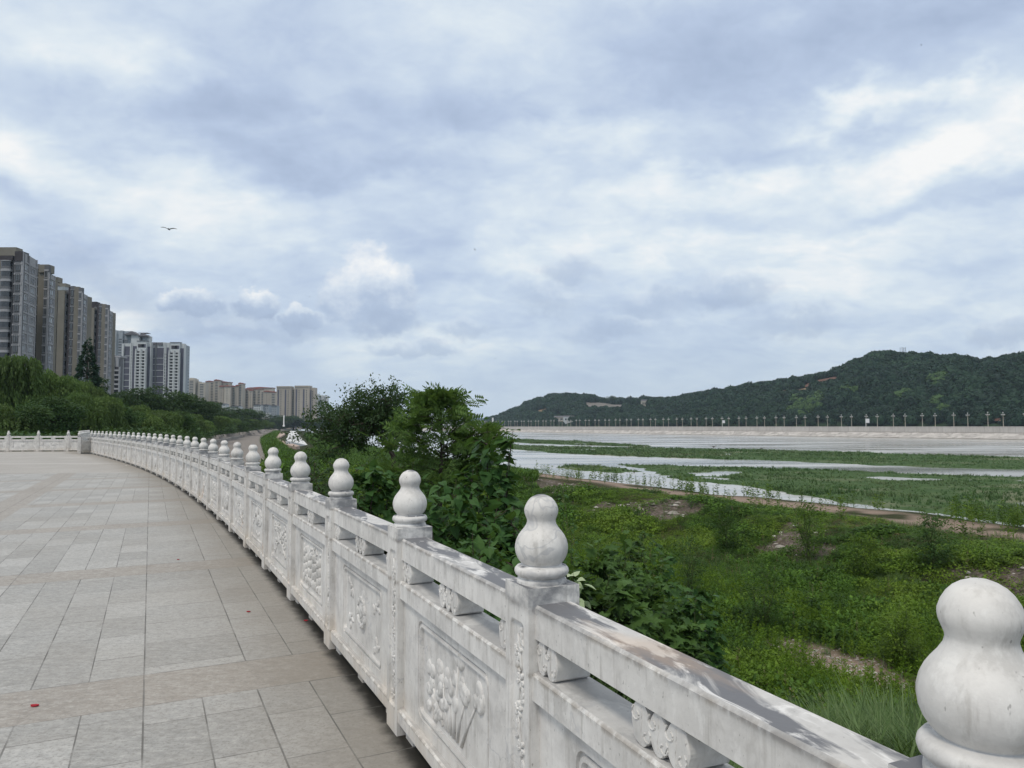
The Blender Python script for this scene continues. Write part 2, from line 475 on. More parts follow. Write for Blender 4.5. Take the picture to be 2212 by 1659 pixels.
def make_paving():
    m, gg, b, o = newmat('granite_paving')
    p = wpos(gg)
    px, py, pz = gg.sep(p)
    a = gg.m('ADD', gg.m('MULTIPLY', px, C26), gg.m('MULTIPLY', py, S26))
    v = gg.m('ADD', gg.m('MULTIPLY', px, -S26), gg.m('MULTIPLY', py, C26))
    fl = lambda x: gg.m('FLOOR', x)
    def wn(w1, w2, out='Value'):
        x = gg.n('ShaderNodeTexWhiteNoise', noise_dimensions='2D')
        gg.lk(gg.comb(w1, w2), x.inputs['Vector']); return x.outputs[out]
    def line(coord, size, half):
        """1 on the joint between cells of the given size"""
        fr = gg.m('FRACT', gg.m('DIVIDE', coord, size))
        e = gg.m('MULTIPLY', gg.m('MINIMUM', fr, gg.m('SUBTRACT', 1.0, fr)), size)
        return gg.mr(e, half, half * .45)
    TW, TL = 0.285, 0.555
    vb = gg.m('SUBTRACT', v, 4.43)
    cell = fl(gg.m('DIVIDE', vb, 3.885))
    vin = gg.m('SUBTRACT', vb, gg.m('MULTIPLY', cell, 3.885))
    near = gg.mr(py, 24.0, 23.6)                       # near field follows the river, far field lies square
    band = gg.m('LESS_THAN', vin, 0.55)
    lb = gg.m('MULTIPLY', gg.m('GREATER_THAN', a, -2.62), gg.m('LESS_THAN', a, -2.07))
    lb2 = gg.m('MULTIPLY', gg.m('GREATER_THAN', a, -11.2), gg.m('LESS_THAN', a, -10.65))
    band = gg.m('MAXIMUM', band, gg.m('MAXIMUM', lb, lb2))
    # small slabs in running courses; every field uses another stagger; some fields have double width slabs
    wide = gg.m('GREATER_THAN', wn(cell, fl(gg.m('DIVIDE', a, TW * 2))), 0.80)
    col1 = fl(gg.m('DIVIDE', a, TW)); col2 = fl(gg.m('DIVIDE', a, TW * 2))
    colm = gg.n('ShaderNodeMix', data_type='FLOAT'); gg.lk(wide, colm.inputs[0]); gg.lk(col1, colm.inputs[2]); gg.lk(gg.m('MULTIPLY', col2, 2.0), colm.inputs[3])
    colid = colm.outputs[0]
    off = gg.m('MULTIPLY', gg.m('FLOOR', gg.m('MULTIPLY', wn(colid, cell), 4.0)), TL / 4)
    vrow = gg.m('ADD', vin, off)
    j_col = gg.m('MULTIPLY', line(a, TW, .0045), gg.m('SUBTRACT', 1.0, wide))
    j_col = gg.m('MAXIMUM', j_col, line(a, TW * 2, .0055))
    j_row = gg.m('MULTIPLY', line(vrow, TL, .0045), gg.mr(wn(fl(gg.m('DIVIDE', vrow, TL)), colid), .15, .35, .35, 1.0))
    j_fine = gg.m('MAXIMUM', j_col, j_row)
    j_edge = gg.m('MAXIMUM', gg.mr(vin, .007, .002), gg.mr(gg.m('ABSOLUTE', gg.m('SUBTRACT', vin, .55)), .006, .002))
    j_band = gg.m('MAXIMUM', line(a, TW * 4, .006), j_edge)
    jm = gg.n('ShaderNodeMix', data_type='FLOAT'); gg.lk(band, jm.inputs[0]); gg.lk(gg.m('MAXIMUM', j_fine, j_edge), jm.inputs[2]); gg.lk(j_band, jm.inputs[3])
    joint_n = jm.outputs[0]
    tone = wn(gg.m('ADD', fl(gg.m('DIVIDE', vrow, TL)), gg.m('MULTIPLY', cell, 17.0)), colid)
    # far field
    fr_ = fl(gg.m('DIVIDE', py, 1.1)); fo = gg.m('MULTIPLY', wn(fr_, 3.0), 1.2)
    joint_f = gg.m('MAXIMUM', line(py, 1.1, .01), line(gg.m('ADD', px, fo), 1.2, .01))
    tone_f = wn(fr_, fl(gg.m('DIVIDE', gg.m('ADD', px, fo), 1.2)))
    lightl = gg.m('MULTIPLY', gg.mr(gg.m('ABSOLUTE', gg.m('SUBTRACT', gg.m('FRACT', gg.m('DIVIDE', py, 6.2)), .82)), .05, .03), 1.0)
    n1 = gg.noise(p, 60.0, 4, 0.7); n2 = gg.noise(p, 0.55, 5, 0.6); n3 = gg.noise(gg.v('MULTIPLY', p, (9., 16., 9.)), 1.0, 5, 0.62)
    c = gg.ramp(tone, [(0.0, (.280, .280, .270)), (0.5, (.340, .340, .330)), (1.0, (.400, .400, .388))])
    cb = gg.ramp(tone, [(0.0, (.275, .250, .222)), (1.0, (.315, .288, .256))])
    c = gg.mix(band, c, cb)
    cf = gg.ramp(tone_f, [(0.0, (.345, .322, .294)), (1.0, (.385, .362, .332))])
    cf = gg.mix(gg.m('MULTIPLY', lightl, .5), cf, (.55, .53, .50))
    c = gg.mix(near, cf, c)
    jf2 = gg.n('ShaderNodeMix', data_type='FLOAT'); gg.lk(near, jf2.inputs[0]); gg.lk(gg.m('MULTIPLY', joint_f, .35), jf2.inputs[2]); gg.lk(joint_n, jf2.inputs[3])
    joint = jf2.outputs[0]
    c = gg.mix(gg.mr(n3, .30, .72, 0.0, .55), c, gg.mix(0.5, c, (.62, .61, .58)))
    c = gg.mix(gg.mr(n1, .50, .66, 0.0, .65), c, (.19, .185, .17))
    n4 = gg.noise(gg.v('MULTIPLY', p, (22., 30., 22.)), 1.0, 5, .72)
    c = gg.mix(gg.mr(n4, .50, .62, 0.0, .42), c, (.21, .20, .185))
    c = gg.mix(gg.mr(n4, .46, .36, 0.0, .35), c, (.58, .57, .54))
    c = gg.mix(gg.mr(n2, .40, .68, 0.0, .30), c, (.27, .245, .21))
    stain = gg.noise(gg.v('MULTIPLY', p, (1.7, 3.4, 1.)), 1.0, 4, 0.7)
    c = gg.mix(gg.mr(stain, .68, .76, 0.0, .35), c, (.19, .18, .165))
    # damp dirt that collects beside the balustrade, then painted shade below its ledge
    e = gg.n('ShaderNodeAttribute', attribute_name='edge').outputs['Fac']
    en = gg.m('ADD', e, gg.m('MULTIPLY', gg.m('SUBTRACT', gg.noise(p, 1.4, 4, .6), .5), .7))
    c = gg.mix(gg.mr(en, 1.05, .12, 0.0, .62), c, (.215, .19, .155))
    c = gg.mix(gg.mr(gg.m('ADD', e, gg.m('MULTIPLY', gg.m('SUBTRACT', gg.noise(p, 9.0, 4, .6), .5), .10)), .17, .07), c, (.022, .020, .016))  # near-black strip: shade under the base ledge, put into the paving colour
    c = gg.mix(gg.m('MULTIPLY', joint, gg.mr(gg.noise(p, 3.0, 3), .35, .6, .35, .95)), c, (.12, .115, .105))
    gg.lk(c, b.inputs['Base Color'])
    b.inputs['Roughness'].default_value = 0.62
    b.inputs['Specular IOR Level'].default_value = 0.35
    h = gg.m('SUBTRACT', gg.m('MULTIPLY', n1, .25), joint)
    bump(gg, b, h, 0.5, 0.004)
    return m

def leafmat(name, cols, rough=0.5, trans=0.25, patch=None, patch_scale=0.3, clumps=0):
    """per-leaf colour from a ramp, plus drifts of another hue over the plant"""
    m, gg, b, o = newmat(name)
    geo = gg.n('ShaderNodeNewGeometry')
    oi = gg.n('ShaderNodeObjectInfo')
    r = geo.outputs['Random Per Island']
    n = gg.noise(geo.outputs['Position'], patch_scale, 3, 0.6)
    k = gg.m('ADD', gg.m('MULTIPLY', r, .6), gg.m('MULTIPLY', oi.outputs['Random'], .4))
    c = gg.ramp(k, [(i / (len(cols) - 1), q) for i, q in enumerate(cols)])
    if patch: c = gg.mix(gg.mr(n, .42, .62, 0, .75), c, patch)
    if clumps:
        cn = gg.noise(geo.outputs['Position'], clumps, 3, 0.65)
        c = gg.mix(gg.mr(cn, .52, .36, 0, .62), c, tuple(q * .55 for q in cols[0]))
        c = gg.mix(gg.mr(cn, .54, .68, 0, .55), c, tuple(min(1, q * 1.35) for q in cols[-1]))
    gg.lk(c, b.inputs['Base Color'])
    b.inputs['Roughness'].default_value = rough + .08
    b.inputs['Specular IOR Level'].default_value = 0.14
    tr = gg.n('ShaderNodeBsdfTranslucent')
    gg.lk(gg.mix(0.5, c, (.16, .26, .03)), tr.inputs[0])
    mx = gg.n('ShaderNodeMixShader'); mx.inputs[0].default_value = trans
    gg.lk(b.outputs[0], mx.inputs[1]); gg.lk(tr.outputs[0], mx.inputs[2]); gg.lk(mx.outputs[0], o.inputs[0])
    return m

M = {}
M['marble'] = make_marble()
M['paving'] = make_paving()
M['bark'] = simple('bark', (.075, .062, .05), .9, .35, 6, bmp=.01)
M['twig'] = simple('green_stem', (.10, .13, .05), .8, .3, 6)
M['dark_leaf'] = leafmat('dark_leaf', [(.024, .048, .022), (.038, .072, .030), (.060, .105, .042)], trans=.2)
M['round_leaf'] = leafmat('round_leaf', [(.022, .058, .022), (.040, .090, .030), (.070, .13, .040)], trans=.2, patch=(.05, .085, .03), patch_scale=.12)
M['willow_leaf'] = leafmat('willow_leaf', [(.060, .108, .032), (.098, .165, .046), (.15, .22, .064)], trans=.3, patch=(.075, .115, .04), patch_scale=.2)
M['conifer_leaf'] = leafmat('conifer_leaf', [(.012, .034, .022), (.020, .050, .030), (.03, .066, .036)], trans=.1)
M['mulberry_leaf'] = leafmat('mulberry_leaf', [(.026, .072, .022), (.048, .115, .032), (.080, .165, .045)], rough=.42, trans=.28, patch=(.055, .12, .03), patch_scale=.9)
M['sapling_leaf'] = leafmat('sapling_leaf', [(.035, .078, .025), (.058, .118, .034), (.09, .165, .048)], trans=.3, patch=(.09, .17, .04), patch_scale=.8, clumps=1.4)
M['compound_leaf'] = leafmat('compound_leaf', [(.062, .125, .034), (.125, .21, .055), (.23, .33, .10)], trans=.35, patch=(.055, .10, .03), patch_scale=.9)
M['pale_leaf'] = leafmat('pale_leaf', [(.30, .40, .22), (.45, .54, .34), (.58, .64, .46)], trans=.25)
M['weed_leaf'] = leafmat('weed_leaf', [(.042, .088, .014), (.088, .168, .020), (.16, .26, .034)], trans=.3, patch=(.15, .225, .026), patch_scale=.16, clumps=.9)
M['dry_leaf'] = leafmat('dry_leaf', [(.10, .075, .04), (.16, .13, .07), (.24, .20, .12)], trans=.15)
M['creeper_leaf'] = leafmat('creeper_leaf', [(.028, .072, .013), (.064, .142, .020), (.125, .235, .034)], trans=.28, patch=(.028, .062, .014), patch_scale=.25, clumps=.7)
M['spike_leaf'] = leafmat('spike_leaf', [(.065, .135, .012), (.11, .20, .018), (.17, .27, .03)], trans=.3, patch=(.14, .225, .02), patch_scale=.2, clumps=.8)
M['reed_leaf'] = leafmat('reed_leaf', [(.045, .095, .03), (.085, .150, .05), (.16, .23, .10)], trans=.3, clumps=1.2)
M['marsh_leaf'] = leafmat('marsh_leaf', [(.050, .105, .040), (.080, .150, .056), (.125, .205, .08)], trans=.2, patch=(.14, .18, .09), patch_scale=.06, clumps=.25)
M['hill_leaf'] = leafmat('hill_leaf', [(.006, .022, .015), (.012, .036, .020), (.024, .052, .024)], trans=.08, patch=(.017, .044, .021), patch_scale=.02, clumps=.035)
M['bamboo_leaf'] = leafmat('bamboo_leaf', [(.04, .085, .03), (.065, .12, .04), (.08, .14, .05)], trans=.2)

def make_soil():
    m, gg, b, o = newmat('bank_soil')
    p = wpos(gg)
    at = lambda k: gg.n('ShaderNodeAttribute', attribute_name=k).outputs['Fac']
    n = gg.noise(p, 1.1, 7, 0.65); n2 = gg.noise(p, 7.0, 5, 0.7); n3 = gg.noise(p, .16, 4, .6)
    c = gg.ramp(n, [(0.3, (.020, .026, .010)), (0.55, (.040, .046, .018)), (0.75, (.085, .072, .042))])
    red = gg.ramp(n2, [(0.3, (.19, .14, .11)), (0.7, (.35, .275, .225))])
    c = gg.mix(gg.m('MULTIPLY', at('bare'), gg.mr(n3, .2, .45, .75, 1.0)), c, red)
    rub = gg.ramp(gg.noise(p, 3.4, 7, .75), [(0.3, (.06, .05, .04)), (0.5, (.12, .098, .082)), (0.72, (.26, .235, .21))])
    c = gg.mix(at('rubble'), c, rub)
    con = gg.ramp(n, [(0.3, (.19, .172, .155)), (0.7, (.29, .265, .245))])
    con = gg.mix(gg.mr(gg.noise(gg.v('MULTIPLY', p, (.12, .7, .1)), 1.0, 5, .65), .5, .66, 0, .7), con, (.15, .14, .135))
    c = gg.mix(at('concrete'), c, con)
    gg.lk(c, b.inputs['Base Color'])
    b.inputs['Roughness'].default_value = .95
    b.inputs['Specular IOR Level'].default_value = .08
    bump(gg, b, gg.m('ADD', n2, n), 0.8, 0.08)
    return m
M['soil'] = make_soil()

def make_water():
    m, gg, b, o = newmat('river_water')
    p = wpos(gg)
    a_, v_, _z = gg.sep(p)
    rip = gg.noise(gg.v('MULTIPLY', p, (0.9, 1.6, 1.0)), 1.2, 5, 0.6)
    big = gg.noise(gg.v('MULTIPLY', p, (.012, .05, 1.0)), 1.0, 4, 0.6)
    c = gg.ramp(big, [(0.35, (.34, .345, .33)), (0.65, (.49, .485, .465))])
    gg.lk(c, b.inputs['Base Color'])
    gg.lk(gg.mr(big, .35, .65, .10, .28), b.inputs['Roughness'])
    b.inputs['Specular IOR Level'].default_value = 1.0
    b.inputs['IOR'].default_value = 1.45
    bump(gg, b, rip, 0.5, 0.035)
    return m
M['water'] = make_water()

def concrete(name, lo, hi, sc=1.0, panel=None):
    m, gg, b, o = newmat(name)
    p = wpos(gg)
    n = gg.noise(gg.v('MULTIPLY', p, (.5, .5, .12)), sc, 6, .65)
    n2 = gg.noise(p, .06 * sc, 4, .6)
    c = gg.ramp(gg.m('ADD', gg.m('MULTIPLY', n, .6), gg.m('MULTIPLY', n2, .4)), [(0.35, lo), (0.65, hi)])
    gg.lk(c, b.inputs['Base Color']); b.inputs['Roughness'].default_value = .9; b.inputs['Specular IOR Level'].default_value = .12
    return m, gg, b, c
M['concrete'] = concrete('pale_concrete', (.42, .40, .38), (.56, .535, .51))[0]
M['old_concrete'] = concrete('weathered_concrete', (.12, .11, .10), (.24, .225, .205), 2.0)[0]
M['slab_white'] = simple('pale_paving', (.66, .66, .66), .8, .06, .5)
M['path_red'] = simple('reddish_path', (.42, .33, .28), .85, .12, .6)

def make_wall():
    """flood wall: cast bays with joints and rain streaks"""
    m, gg, b, c = concrete('flood_wall_concrete', (.44, .41, .38), (.56, .53, .495), 1.2)
    p = wpos(gg); X, Y, Z = gg.sep(p)
    v = gg.m('ADD', gg.m('MULTIPLY', X, -S26), gg.m('MULTIPLY', Y, C26))
    cell = gg.m('FLOOR', gg.m('DIVIDE', v, 10.0))
    w = gg.n('ShaderNodeTexWhiteNoise', noise_dimensions='1D'); gg.lk(cell, w.inputs['W'])
    c = gg.mix(gg.m('MULTIPLY', w.outputs['Value'], .30), c, (.36, .335, .31))
    st = gg.noise(gg.comb(v, 0.0, gg.m('MULTIPLY', Z, .12)), 1.1, 4, .6)
    c = gg.mix(gg.mr(st, .52, .7, 0, .4), c, (.28, .26, .24))
    fr = gg.m('FRACT', gg.m('DIVIDE', v, 10.0))
    c = gg.mix(gg.mr(fr, .03, .0, 0, .6), c, (.16, .15, .14))
    c = gg.mix(gg.mr(Z, -4.0, -4.7, 0, .45), c, (.27, .24, .21))
    gg.lk(c, b.inputs['Base Color'])
    return m
M['flood_wall'] = make_wall()

def make_revet():
    m, gg, b, c = concrete('revetment_slabs', (.33, .305, .285), (.44, .415, .39), 1.4)
    p = wpos(gg); X, Y, Z = gg.sep(p)
    v = gg.m('ADD', gg.m('MULTIPLY', X, -S26), gg.m('MULTIPLY', Y, C26))
    v = gg.m('ADD', v, gg.m('MULTIPLY', Z, 2.2))
    c1 = gg.m('FLOOR', gg.m('DIVIDE', v, 4.5)); r1 = gg.m('FLOOR', gg.m('DIVIDE', Z, 1.35))
    w = gg.n('ShaderNodeTexWhiteNoise', noise_dimensions='2D'); gg.lk(gg.comb(c1, r1), w.inputs['Vector'])
    c = gg.mix(gg.mr(w.outputs['Value'], .2, .8, 0, .75), c, (.57, .54, .505))
    c = gg.mix(gg.mr(gg.noise(p, .25, 5, .65), .5, .65, 0, .7), c, (.22, .205, .185))
    c = gg.mix(gg.mr(Z, -8.2, -8.8, 0, .8), c, (.13, .125, .10))
    gg.lk(c, b.inputs['Base Color'])
    return m
M['revet'] = make_revet()
M['beige_wall'] = simple('beige_render', (.200, .190, .163), .85, .10, .25)
M['tan_wall'] = simple('tan_render', (.36, .325, .275), .85, .08, .05)
M['cream_wall'] = simple('cream_render', (.44, .405, .345), .85, .08, .05)
M['white_wall'] = simple('white_render', (.52, .545, .55), .8, .05, .05)
M['grey_wall'] = simple('grey_render', (.30, .335, .365), .85, .06, .05)
M['pale_frame'] = simple('pale_trim', (.33, .335, .35), .7, .10, .3)
M['dark_clad'] = simple('dark_cladding', (.060, .056, .062), .7, .2, .4)
M['slate_clad'] = simple('slate_stripe', (.095, .095, .125), .7, .15, .1)
M['mid_clad'] = simple('grey_cladding', (.135, .14, .15), .7, .12, .3)
M['red_roof'] = simple('red_roof_tile', (.27, .095, .075), .8, .15, .3)
M['grey_roof'] = simple('grey_roof_tile', (.14, .135, .145), .8, .15, .3)
M['lamp_pole'] = simple('beige_lamp_paint', (.33, .30, .245), .6, .08, .5)
M['lamp_globe'] = simple('white_lamp_glass', (.42, .42, .41), .3, .03, .5)
M['steel'] = simple('painted_steel', (.62, .64, .65), .5, .05, .5)
M['black'] = simple('dark_feathers', (.012, .012, .016), .8, .3, 3)
M['boat'] = simple('dark_boat_paint', (.045, .05, .055), .7, .3, 1)
M['stone'] = leafmat('pebble_stone', [(.16, .14, .12), (.30, .28, .25), (.62, .60, .56)], trans=0, rough=.8)
M['hill_soil'] = simple('hill_soil', (.018, .034, .014), .95, .3, .05)
M['red_soil'] = simple('red_soil', (.14, .075, .055), .95, .3, .1)
M['field'] = simple('terraced_field', (.17, .155, .14), .95, .25, .1)
M['field_tan'] = simple('dry_field', (.20, .15, .095), .95, .2, .1)
M['far_hill'] = simple('far_hill', (.05, .08, .06), .95, .2, .01)
M['petal'] = simple('red_petal', (.32, .02, .03), .6, .1, 5)
M['paper'] = simple('white_scrap', (.8, .8, .78), .7, .03, 5)

def make_glass(name, lo, hi, sc):
    m, gg, b, o = newmat(name)
    oi = gg.n('ShaderNodeNewGeometry').outputs['Random Per Island']
    p = wpos(gg)
    n = gg.noise(p, sc, 3, .6)
    k = gg.m('ADD', gg.m('MULTIPLY', n, .6), gg.m('MULTIPLY', oi, .4))
    gg.lk(gg.ramp(k, [(0.3, lo), (0.7, hi)]), b.inputs['Base Color'])
    b.inputs['Roughness'].default_value = .12
    b.inputs['Specular IOR Level'].default_value = .7
    return m
M['glass'] = make_glass('window_glass', (.020, .026, .032), (.10, .115, .125), .6)
M['glass_pale'] = make_glass('curtained_glass', (.16, .19, .20), (.36, .40, .42), .5)
M['glass_blue'] = make_glass('blue_curtain_wall', (.10, .16, .22), (.20, .28, .36), .02)
# ------------------------------------------------------------------ balustrade line (fence posts on the paving)
H_POST = 1.25
_pts = [(.663, 1.065), (.092, 2.38)]
X_, Z_ = -0.50986862, 3.70554326
_pts.append((X_, Z_))
for k in range(29):
    q = k / 28
    th = R_(25.694 + 9.984 * q + 8.770 * q * q - 8.870 * q ** 3)
    X_ -= 1.52 * math.sin(th); Z_ += 1.52 * math.cos(th)
    _pts.append((X_, Z_))
N_CURVE = len(_pts)
_pts.append((-23.72, 40.62))                       # corner pier
hd = R_(27.6)
for k in range(8):
    _pts.append((_pts[-1][0] - 1.52 * math.sin(hd), _pts[-1][1] + 1.52 * math.cos(hd)))
POSTS = np.array(_pts)
_a, _v = av(POSTS[:, 0], POSTS[:, 1])
_keep = [i for i in range(len(POSTS)) if i != N_CURVE - 1]
EV = np.concatenate([[-12.0], _v[_keep], [140.0]])
EA = np.concatenate([[1.12], _a[_keep], [-3.0]])
def edge(v): return np.interp(v, EV, EA)

# ------------------------------------------------------------------ paved plaza
va = np.concatenate([np.arange(-9, 12, .35), np.arange(12, 76, .8)])
fr = np.concatenate([np.linspace(0, 1.5, 9), np.linspace(1.9, 8, 14), np.linspace(9, 75, 34)])
VV, AA = np.meshgrid(va, fr, indexing='ij')
EE = edge(VV) + 0.17
A_ = EE - AA
X, Y = xy(A_, VV)
V = np.column_stack([X.ravel(), Y.ravel(), np.zeros(X.size)])
ni, nj = X.shape
idx = np.arange(ni * nj).reshape(ni, nj)
Fq = np.stack([idx[:-1, :-1], idx[1:, :-1], idx[1:, 1:], idx[:-1, 1:]], -1).reshape(-1, 4)
cy = V[Fq][:, :, 1].mean(1); cx = V[Fq][:, :, 0].mean(1)
Fq = Fq[(cy < 45.1)]
# distance to the nearest balustrade for the dirt and the painted ledge shade
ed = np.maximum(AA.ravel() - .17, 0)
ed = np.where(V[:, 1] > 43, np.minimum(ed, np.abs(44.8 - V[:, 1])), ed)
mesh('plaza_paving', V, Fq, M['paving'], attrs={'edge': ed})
tag(bpy.data.objects['plaza_paving'], kind='structure')
# outer face of the plaza
vs = np.arange(-9, 76, 1.0); ee = edge(vs) + .17
top = np.column_stack([*xy(ee, vs), np.full(len(vs), -.004)])
bot = np.column_stack([*xy(ee + .05, vs), np.full(len(vs), -2.2)])
n_ = len(vs)
mesh('retaining_wall', np.concatenate([top, bot]), np.array([(i, i + n_, i + n_ + 1, i + 1) for i in range(n_ - 1)]), M['old_concrete'])
tag(bpy.data.objects['retaining_wall'], kind='structure')

# ------------------------------------------------------------------ balustrade meshes
def rr(w, h, cx, cz, r, y, n=5):
    pts = []
    for (sx, sz, t0) in ((-1, 1, 90), (-1, -1, 180), (1, -1, 270), (1, 1, 0)):
        # seen from the plaza side +x points to the left
        for k in range(n):
            t = R_(t0 + 90 * k / (n - 1))
            pts.append((cx + (sx * (w / 2 - r)) + r * math.cos(t), y, cz + sz * (h / 2 - r) + r * math.sin(t)))
    return pts

def lp(w, h, cx, cz, r, y): return rr(w, h, cx, cz, r, y)

DOME_A = np.linspace(0, 2 * math.pi, 12, endpoint=False)
DOME_V = np.array([(math.cos(t), 0, math.sin(t)) for t in DOME_A] + [(.84 * math.cos(t), .80, .84 * math.sin(t)) for t in DOME_A]
                  + [(.45 * math.cos(t), .92 + .12 * math.cos(3 * t), .45 * math.sin(t)) for t in DOME_A] + [(0, .72, 0)])
DOME_F = []
for r_ in range(2):
    for k in range(12):
        k2 = (k + 1) % 12
        DOME_F += [(r_ * 12 + k, r_ * 12 + 12 + k, r_ * 12 + k2), (r_ * 12 + k2, r_ * 12 + 12 + k, r_ * 12 + 12 + k2)]
for k in range(12): DOME_F.append((24 + k, 36, 24 + (k + 1) % 12))
DOME_F = np.array(DOME_F)

def domes(mb, L, y0):
    for (x, z, rx, rz, ang, h) in L:
        c, s = math.cos(ang), math.sin(ang)
        P = DOME_V.copy()
        # teardrop: narrow at the lower end
        nar = np.where(P[:, 2] < 0, 1 + .45 * P[:, 2], 1.0)
        px = P[:, 0] * rx * nar; pz = P[:, 2] * rz
        Q = np.column_stack([x + px * c - pz * s, y0 - .002 + P[:, 1] * h * .8, z + px * s + pz * c])
        mb.add(Q, DOME_F)

def flower(L, x, z, r, n, h, rnd):
    a0 = rnd.random() * 6
    for k in range(n):
        t = a0 + 2 * math.pi * k / n
        L.append((x + .62 * r * math.cos(t), z + .62 * r * math.sin(t), r * .36, r * .5, t - math.pi / 2, h))
    L.append((x, z, r * .26, r * .26, 0, h * 1.35))

def carving(variant, w, h, cz, y0, seed):
    rnd = random.Random(seed); mb = MB(); L = []
    W2, H2 = w / 2 * .84, h / 2 * .84
    def branch(pts, r0, r1):
        n = len(pts); mb.tube([(p[0], y0 + .001, cz + p[1]) for p in pts], [r0 + (r1 - r0) * i / (n - 1) for i in range(n)], 6)
    if variant == 0:      # fan shaped leaves on bending stalks
        for k in range(7):
            x = -W2 * .8 + k * W2 * .27 + rnd.uniform(-.02, .02); top = rnd.uniform(-.2, .9) * H2
            branch([(x * .4, -H2), (x * .7 + .02, -H2 * .4), (x, top)], .009, .005)
            for j in range(4):
                t = rnd.uniform(-1.0, 1.0)
                L.append((x + rnd.uniform(-.05, .05), cz + top + rnd.uniform(-.07, .05), rnd.uniform(.024, .04), rnd.uniform(.03, .048), t, rnd.uniform(.010, .020)))
        for j in range(10):
            L.append((W2 * rnd.uniform(.2, .95), cz + H2 * rnd.uniform(-.95, -.3), .028, .036, rnd.uniform(-2, 2), .016))
    elif variant == 1:    # round medallion with rings
        for q, hh in ((1.0, .010), (.82, .015), (.6, .020), (.34, .026)):
            L.append((0, cz, H2 * .86 * q, H2 * .9 * q, .2, hh))
        for k in range(9):
            t = 2 * math.pi * k / 9
            L.append((math.cos(t) * H2 * .5, cz + math.sin(t) * H2 * .5, .02, .035, t, .028))
        for sx in (-1, 1):
            for sz in (-1, 1):
                for j in range(6):
                    L.append((sx * W2 * rnd.uniform(.66, 1.0), cz + sz * H2 * rnd.uniform(.35, 1.0), rnd.uniform(.012, .024), rnd.uniform(.02, .034), rnd.uniform(0, 6), .012))
    elif variant == 2:    # bamboo
        for k in range(8):
            x = -W2 * .85 + k * W2 * .24 + rnd.uniform(-.015, .015); b = rnd.uniform(-.02, .02)
            z = -H2
            while z < H2 * .5:
                dz = rnd.uniform(.05, .075)
                L.append((x + b * (z + H2), cz + z + dz / 2, .014, dz * .56, -b, .022)); z += dz
        for j in range(34):
            L.append((rnd.uniform(-1, 1) * W2, cz + (H2 * rnd.uniform(.45, 1.0) if j % 3 else -H2 * rnd.uniform(.6, 1.0)), .012, .032, rnd.uniform(-1.9, 1.9), .014))
    elif variant == 3:    # blossoms on a bough
        branch([(-W2 * .9, -H2 * .8), (-W2 * .4, -H2 * .2), (W2 * .1, -H2 * .1), (W2 * .5, H2 * .5), (W2 * .9, H2 * .7)], .014, .006)
        branch([(-W2 * .3, -H2 * .2), (-W2 * .35, H2 * .4), (-W2 * .7, H2 * .8)], .010, .005)
        branch([(W2 * .1, -H2 * .1), (W2 * .6, -H2 * .4), (W2 * .9, -H2 * .3)], .009, .005)
        for (x, z) in ((-.7, .7), (-.35, .35), (0, .1), (.5, .55), (.85, .65), (.65, -.35), (-.55, -.4), (.2, .75), (-.85, .1)):
            flower(L, x * W2, cz + z * H2, rnd.uniform(.045, .062), 5, .015, rnd)
        for j in range(12):
            L.append((rnd.uniform(-1, 1) * W2, cz + rnd.uniform(-1, 1) * H2, .012, .028, rnd.uniform(0, 6), .011))
    elif variant == 4:    # bird with a long tail among clouds
        L += [(-.02, cz + .02, .055, .12, 1.1, .026), (.10, cz + .08, .034, .045, .6, .028), (.155, cz + .10, .01, .03, 1.5, .018)]
        for k in range(6):
            t = 1.2 + k * .16
            L.append((-.16 - k * .012, cz - .02 + k * .028, .016, .12, t + .2, .014))
        for k in range(5):
            L.append((.0 - k * .02, cz + .10 + k * .012, .018, .075, -.4 + k * .15, .020))
        for j in range(22):
            t = rnd.random() * 6.28
            L.append((math.cos(t) * W2 * rnd.uniform(.75, 1), cz + math.sin(t) * H2 * rnd.uniform(.75, 1), rnd.uniform(.018, .032), rnd.uniform(.018, .03), t, .013))
    else:                 # rolling clouds and waves
        for k in range(15):
            cx_, cz_, rr_ = rnd.uniform(-.9, .9) * W2, rnd.uniform(-.9, .5) * H2, rnd.uniform(.03, .055)
            sg = rnd.choice((-1, 1)); p0_ = rnd.random() * 6
            mb.tube([(cx_ + sg * rr_ * (1 - q * .8) * math.cos(p0_ + q * 8), y0 + .003, cz + cz_ + rr_ * (1 - q * .8) * math.sin(p0_ + q * 8)) for q in np.linspace(0, 1, 16)], .006, 6)
            L.append((cx_ + sg * rr_ * 1.3, cz + cz_ - rr_ * .3, .012, .05, sg * 1.3 + rnd.uniform(-.4, .4), .013))
        for k in range(4):
            flower(L, rnd.uniform(-.8, .8) * W2, cz + H2 * rnd.uniform(.55, .9), .045, 6, .013, rnd)
    domes(mb, L, y0)
    return mb

SHAFT_W = .175
def post_mesh():
    mb = MB(); w = SHAFT_W / 2; z0, z1 = 0.0, H_POST - .275
    zc, hh = .49, .74
    loops = [lp(2 * w, z1 - z0, 0, (z0 + z1) / 2, .0008, w),
             lp(.105, hh, 0, zc, .022, w), lp(.100, hh - .005, 0, zc, .020, w - .012), lp(.080, hh - .025, 0, zc, .014, w - .012)]
    mb.loft(loops)
    n = len(loops[0])
    back = lp(2 * w, z1 - z0, 0, (z0 + z1) / 2, .0008, -w)
    mb.loft([back, loops[0]], cap=False)
    mb.add(back, [tuple(range(n))[::-1]])
    return mb
POST_MB = post_mesh()

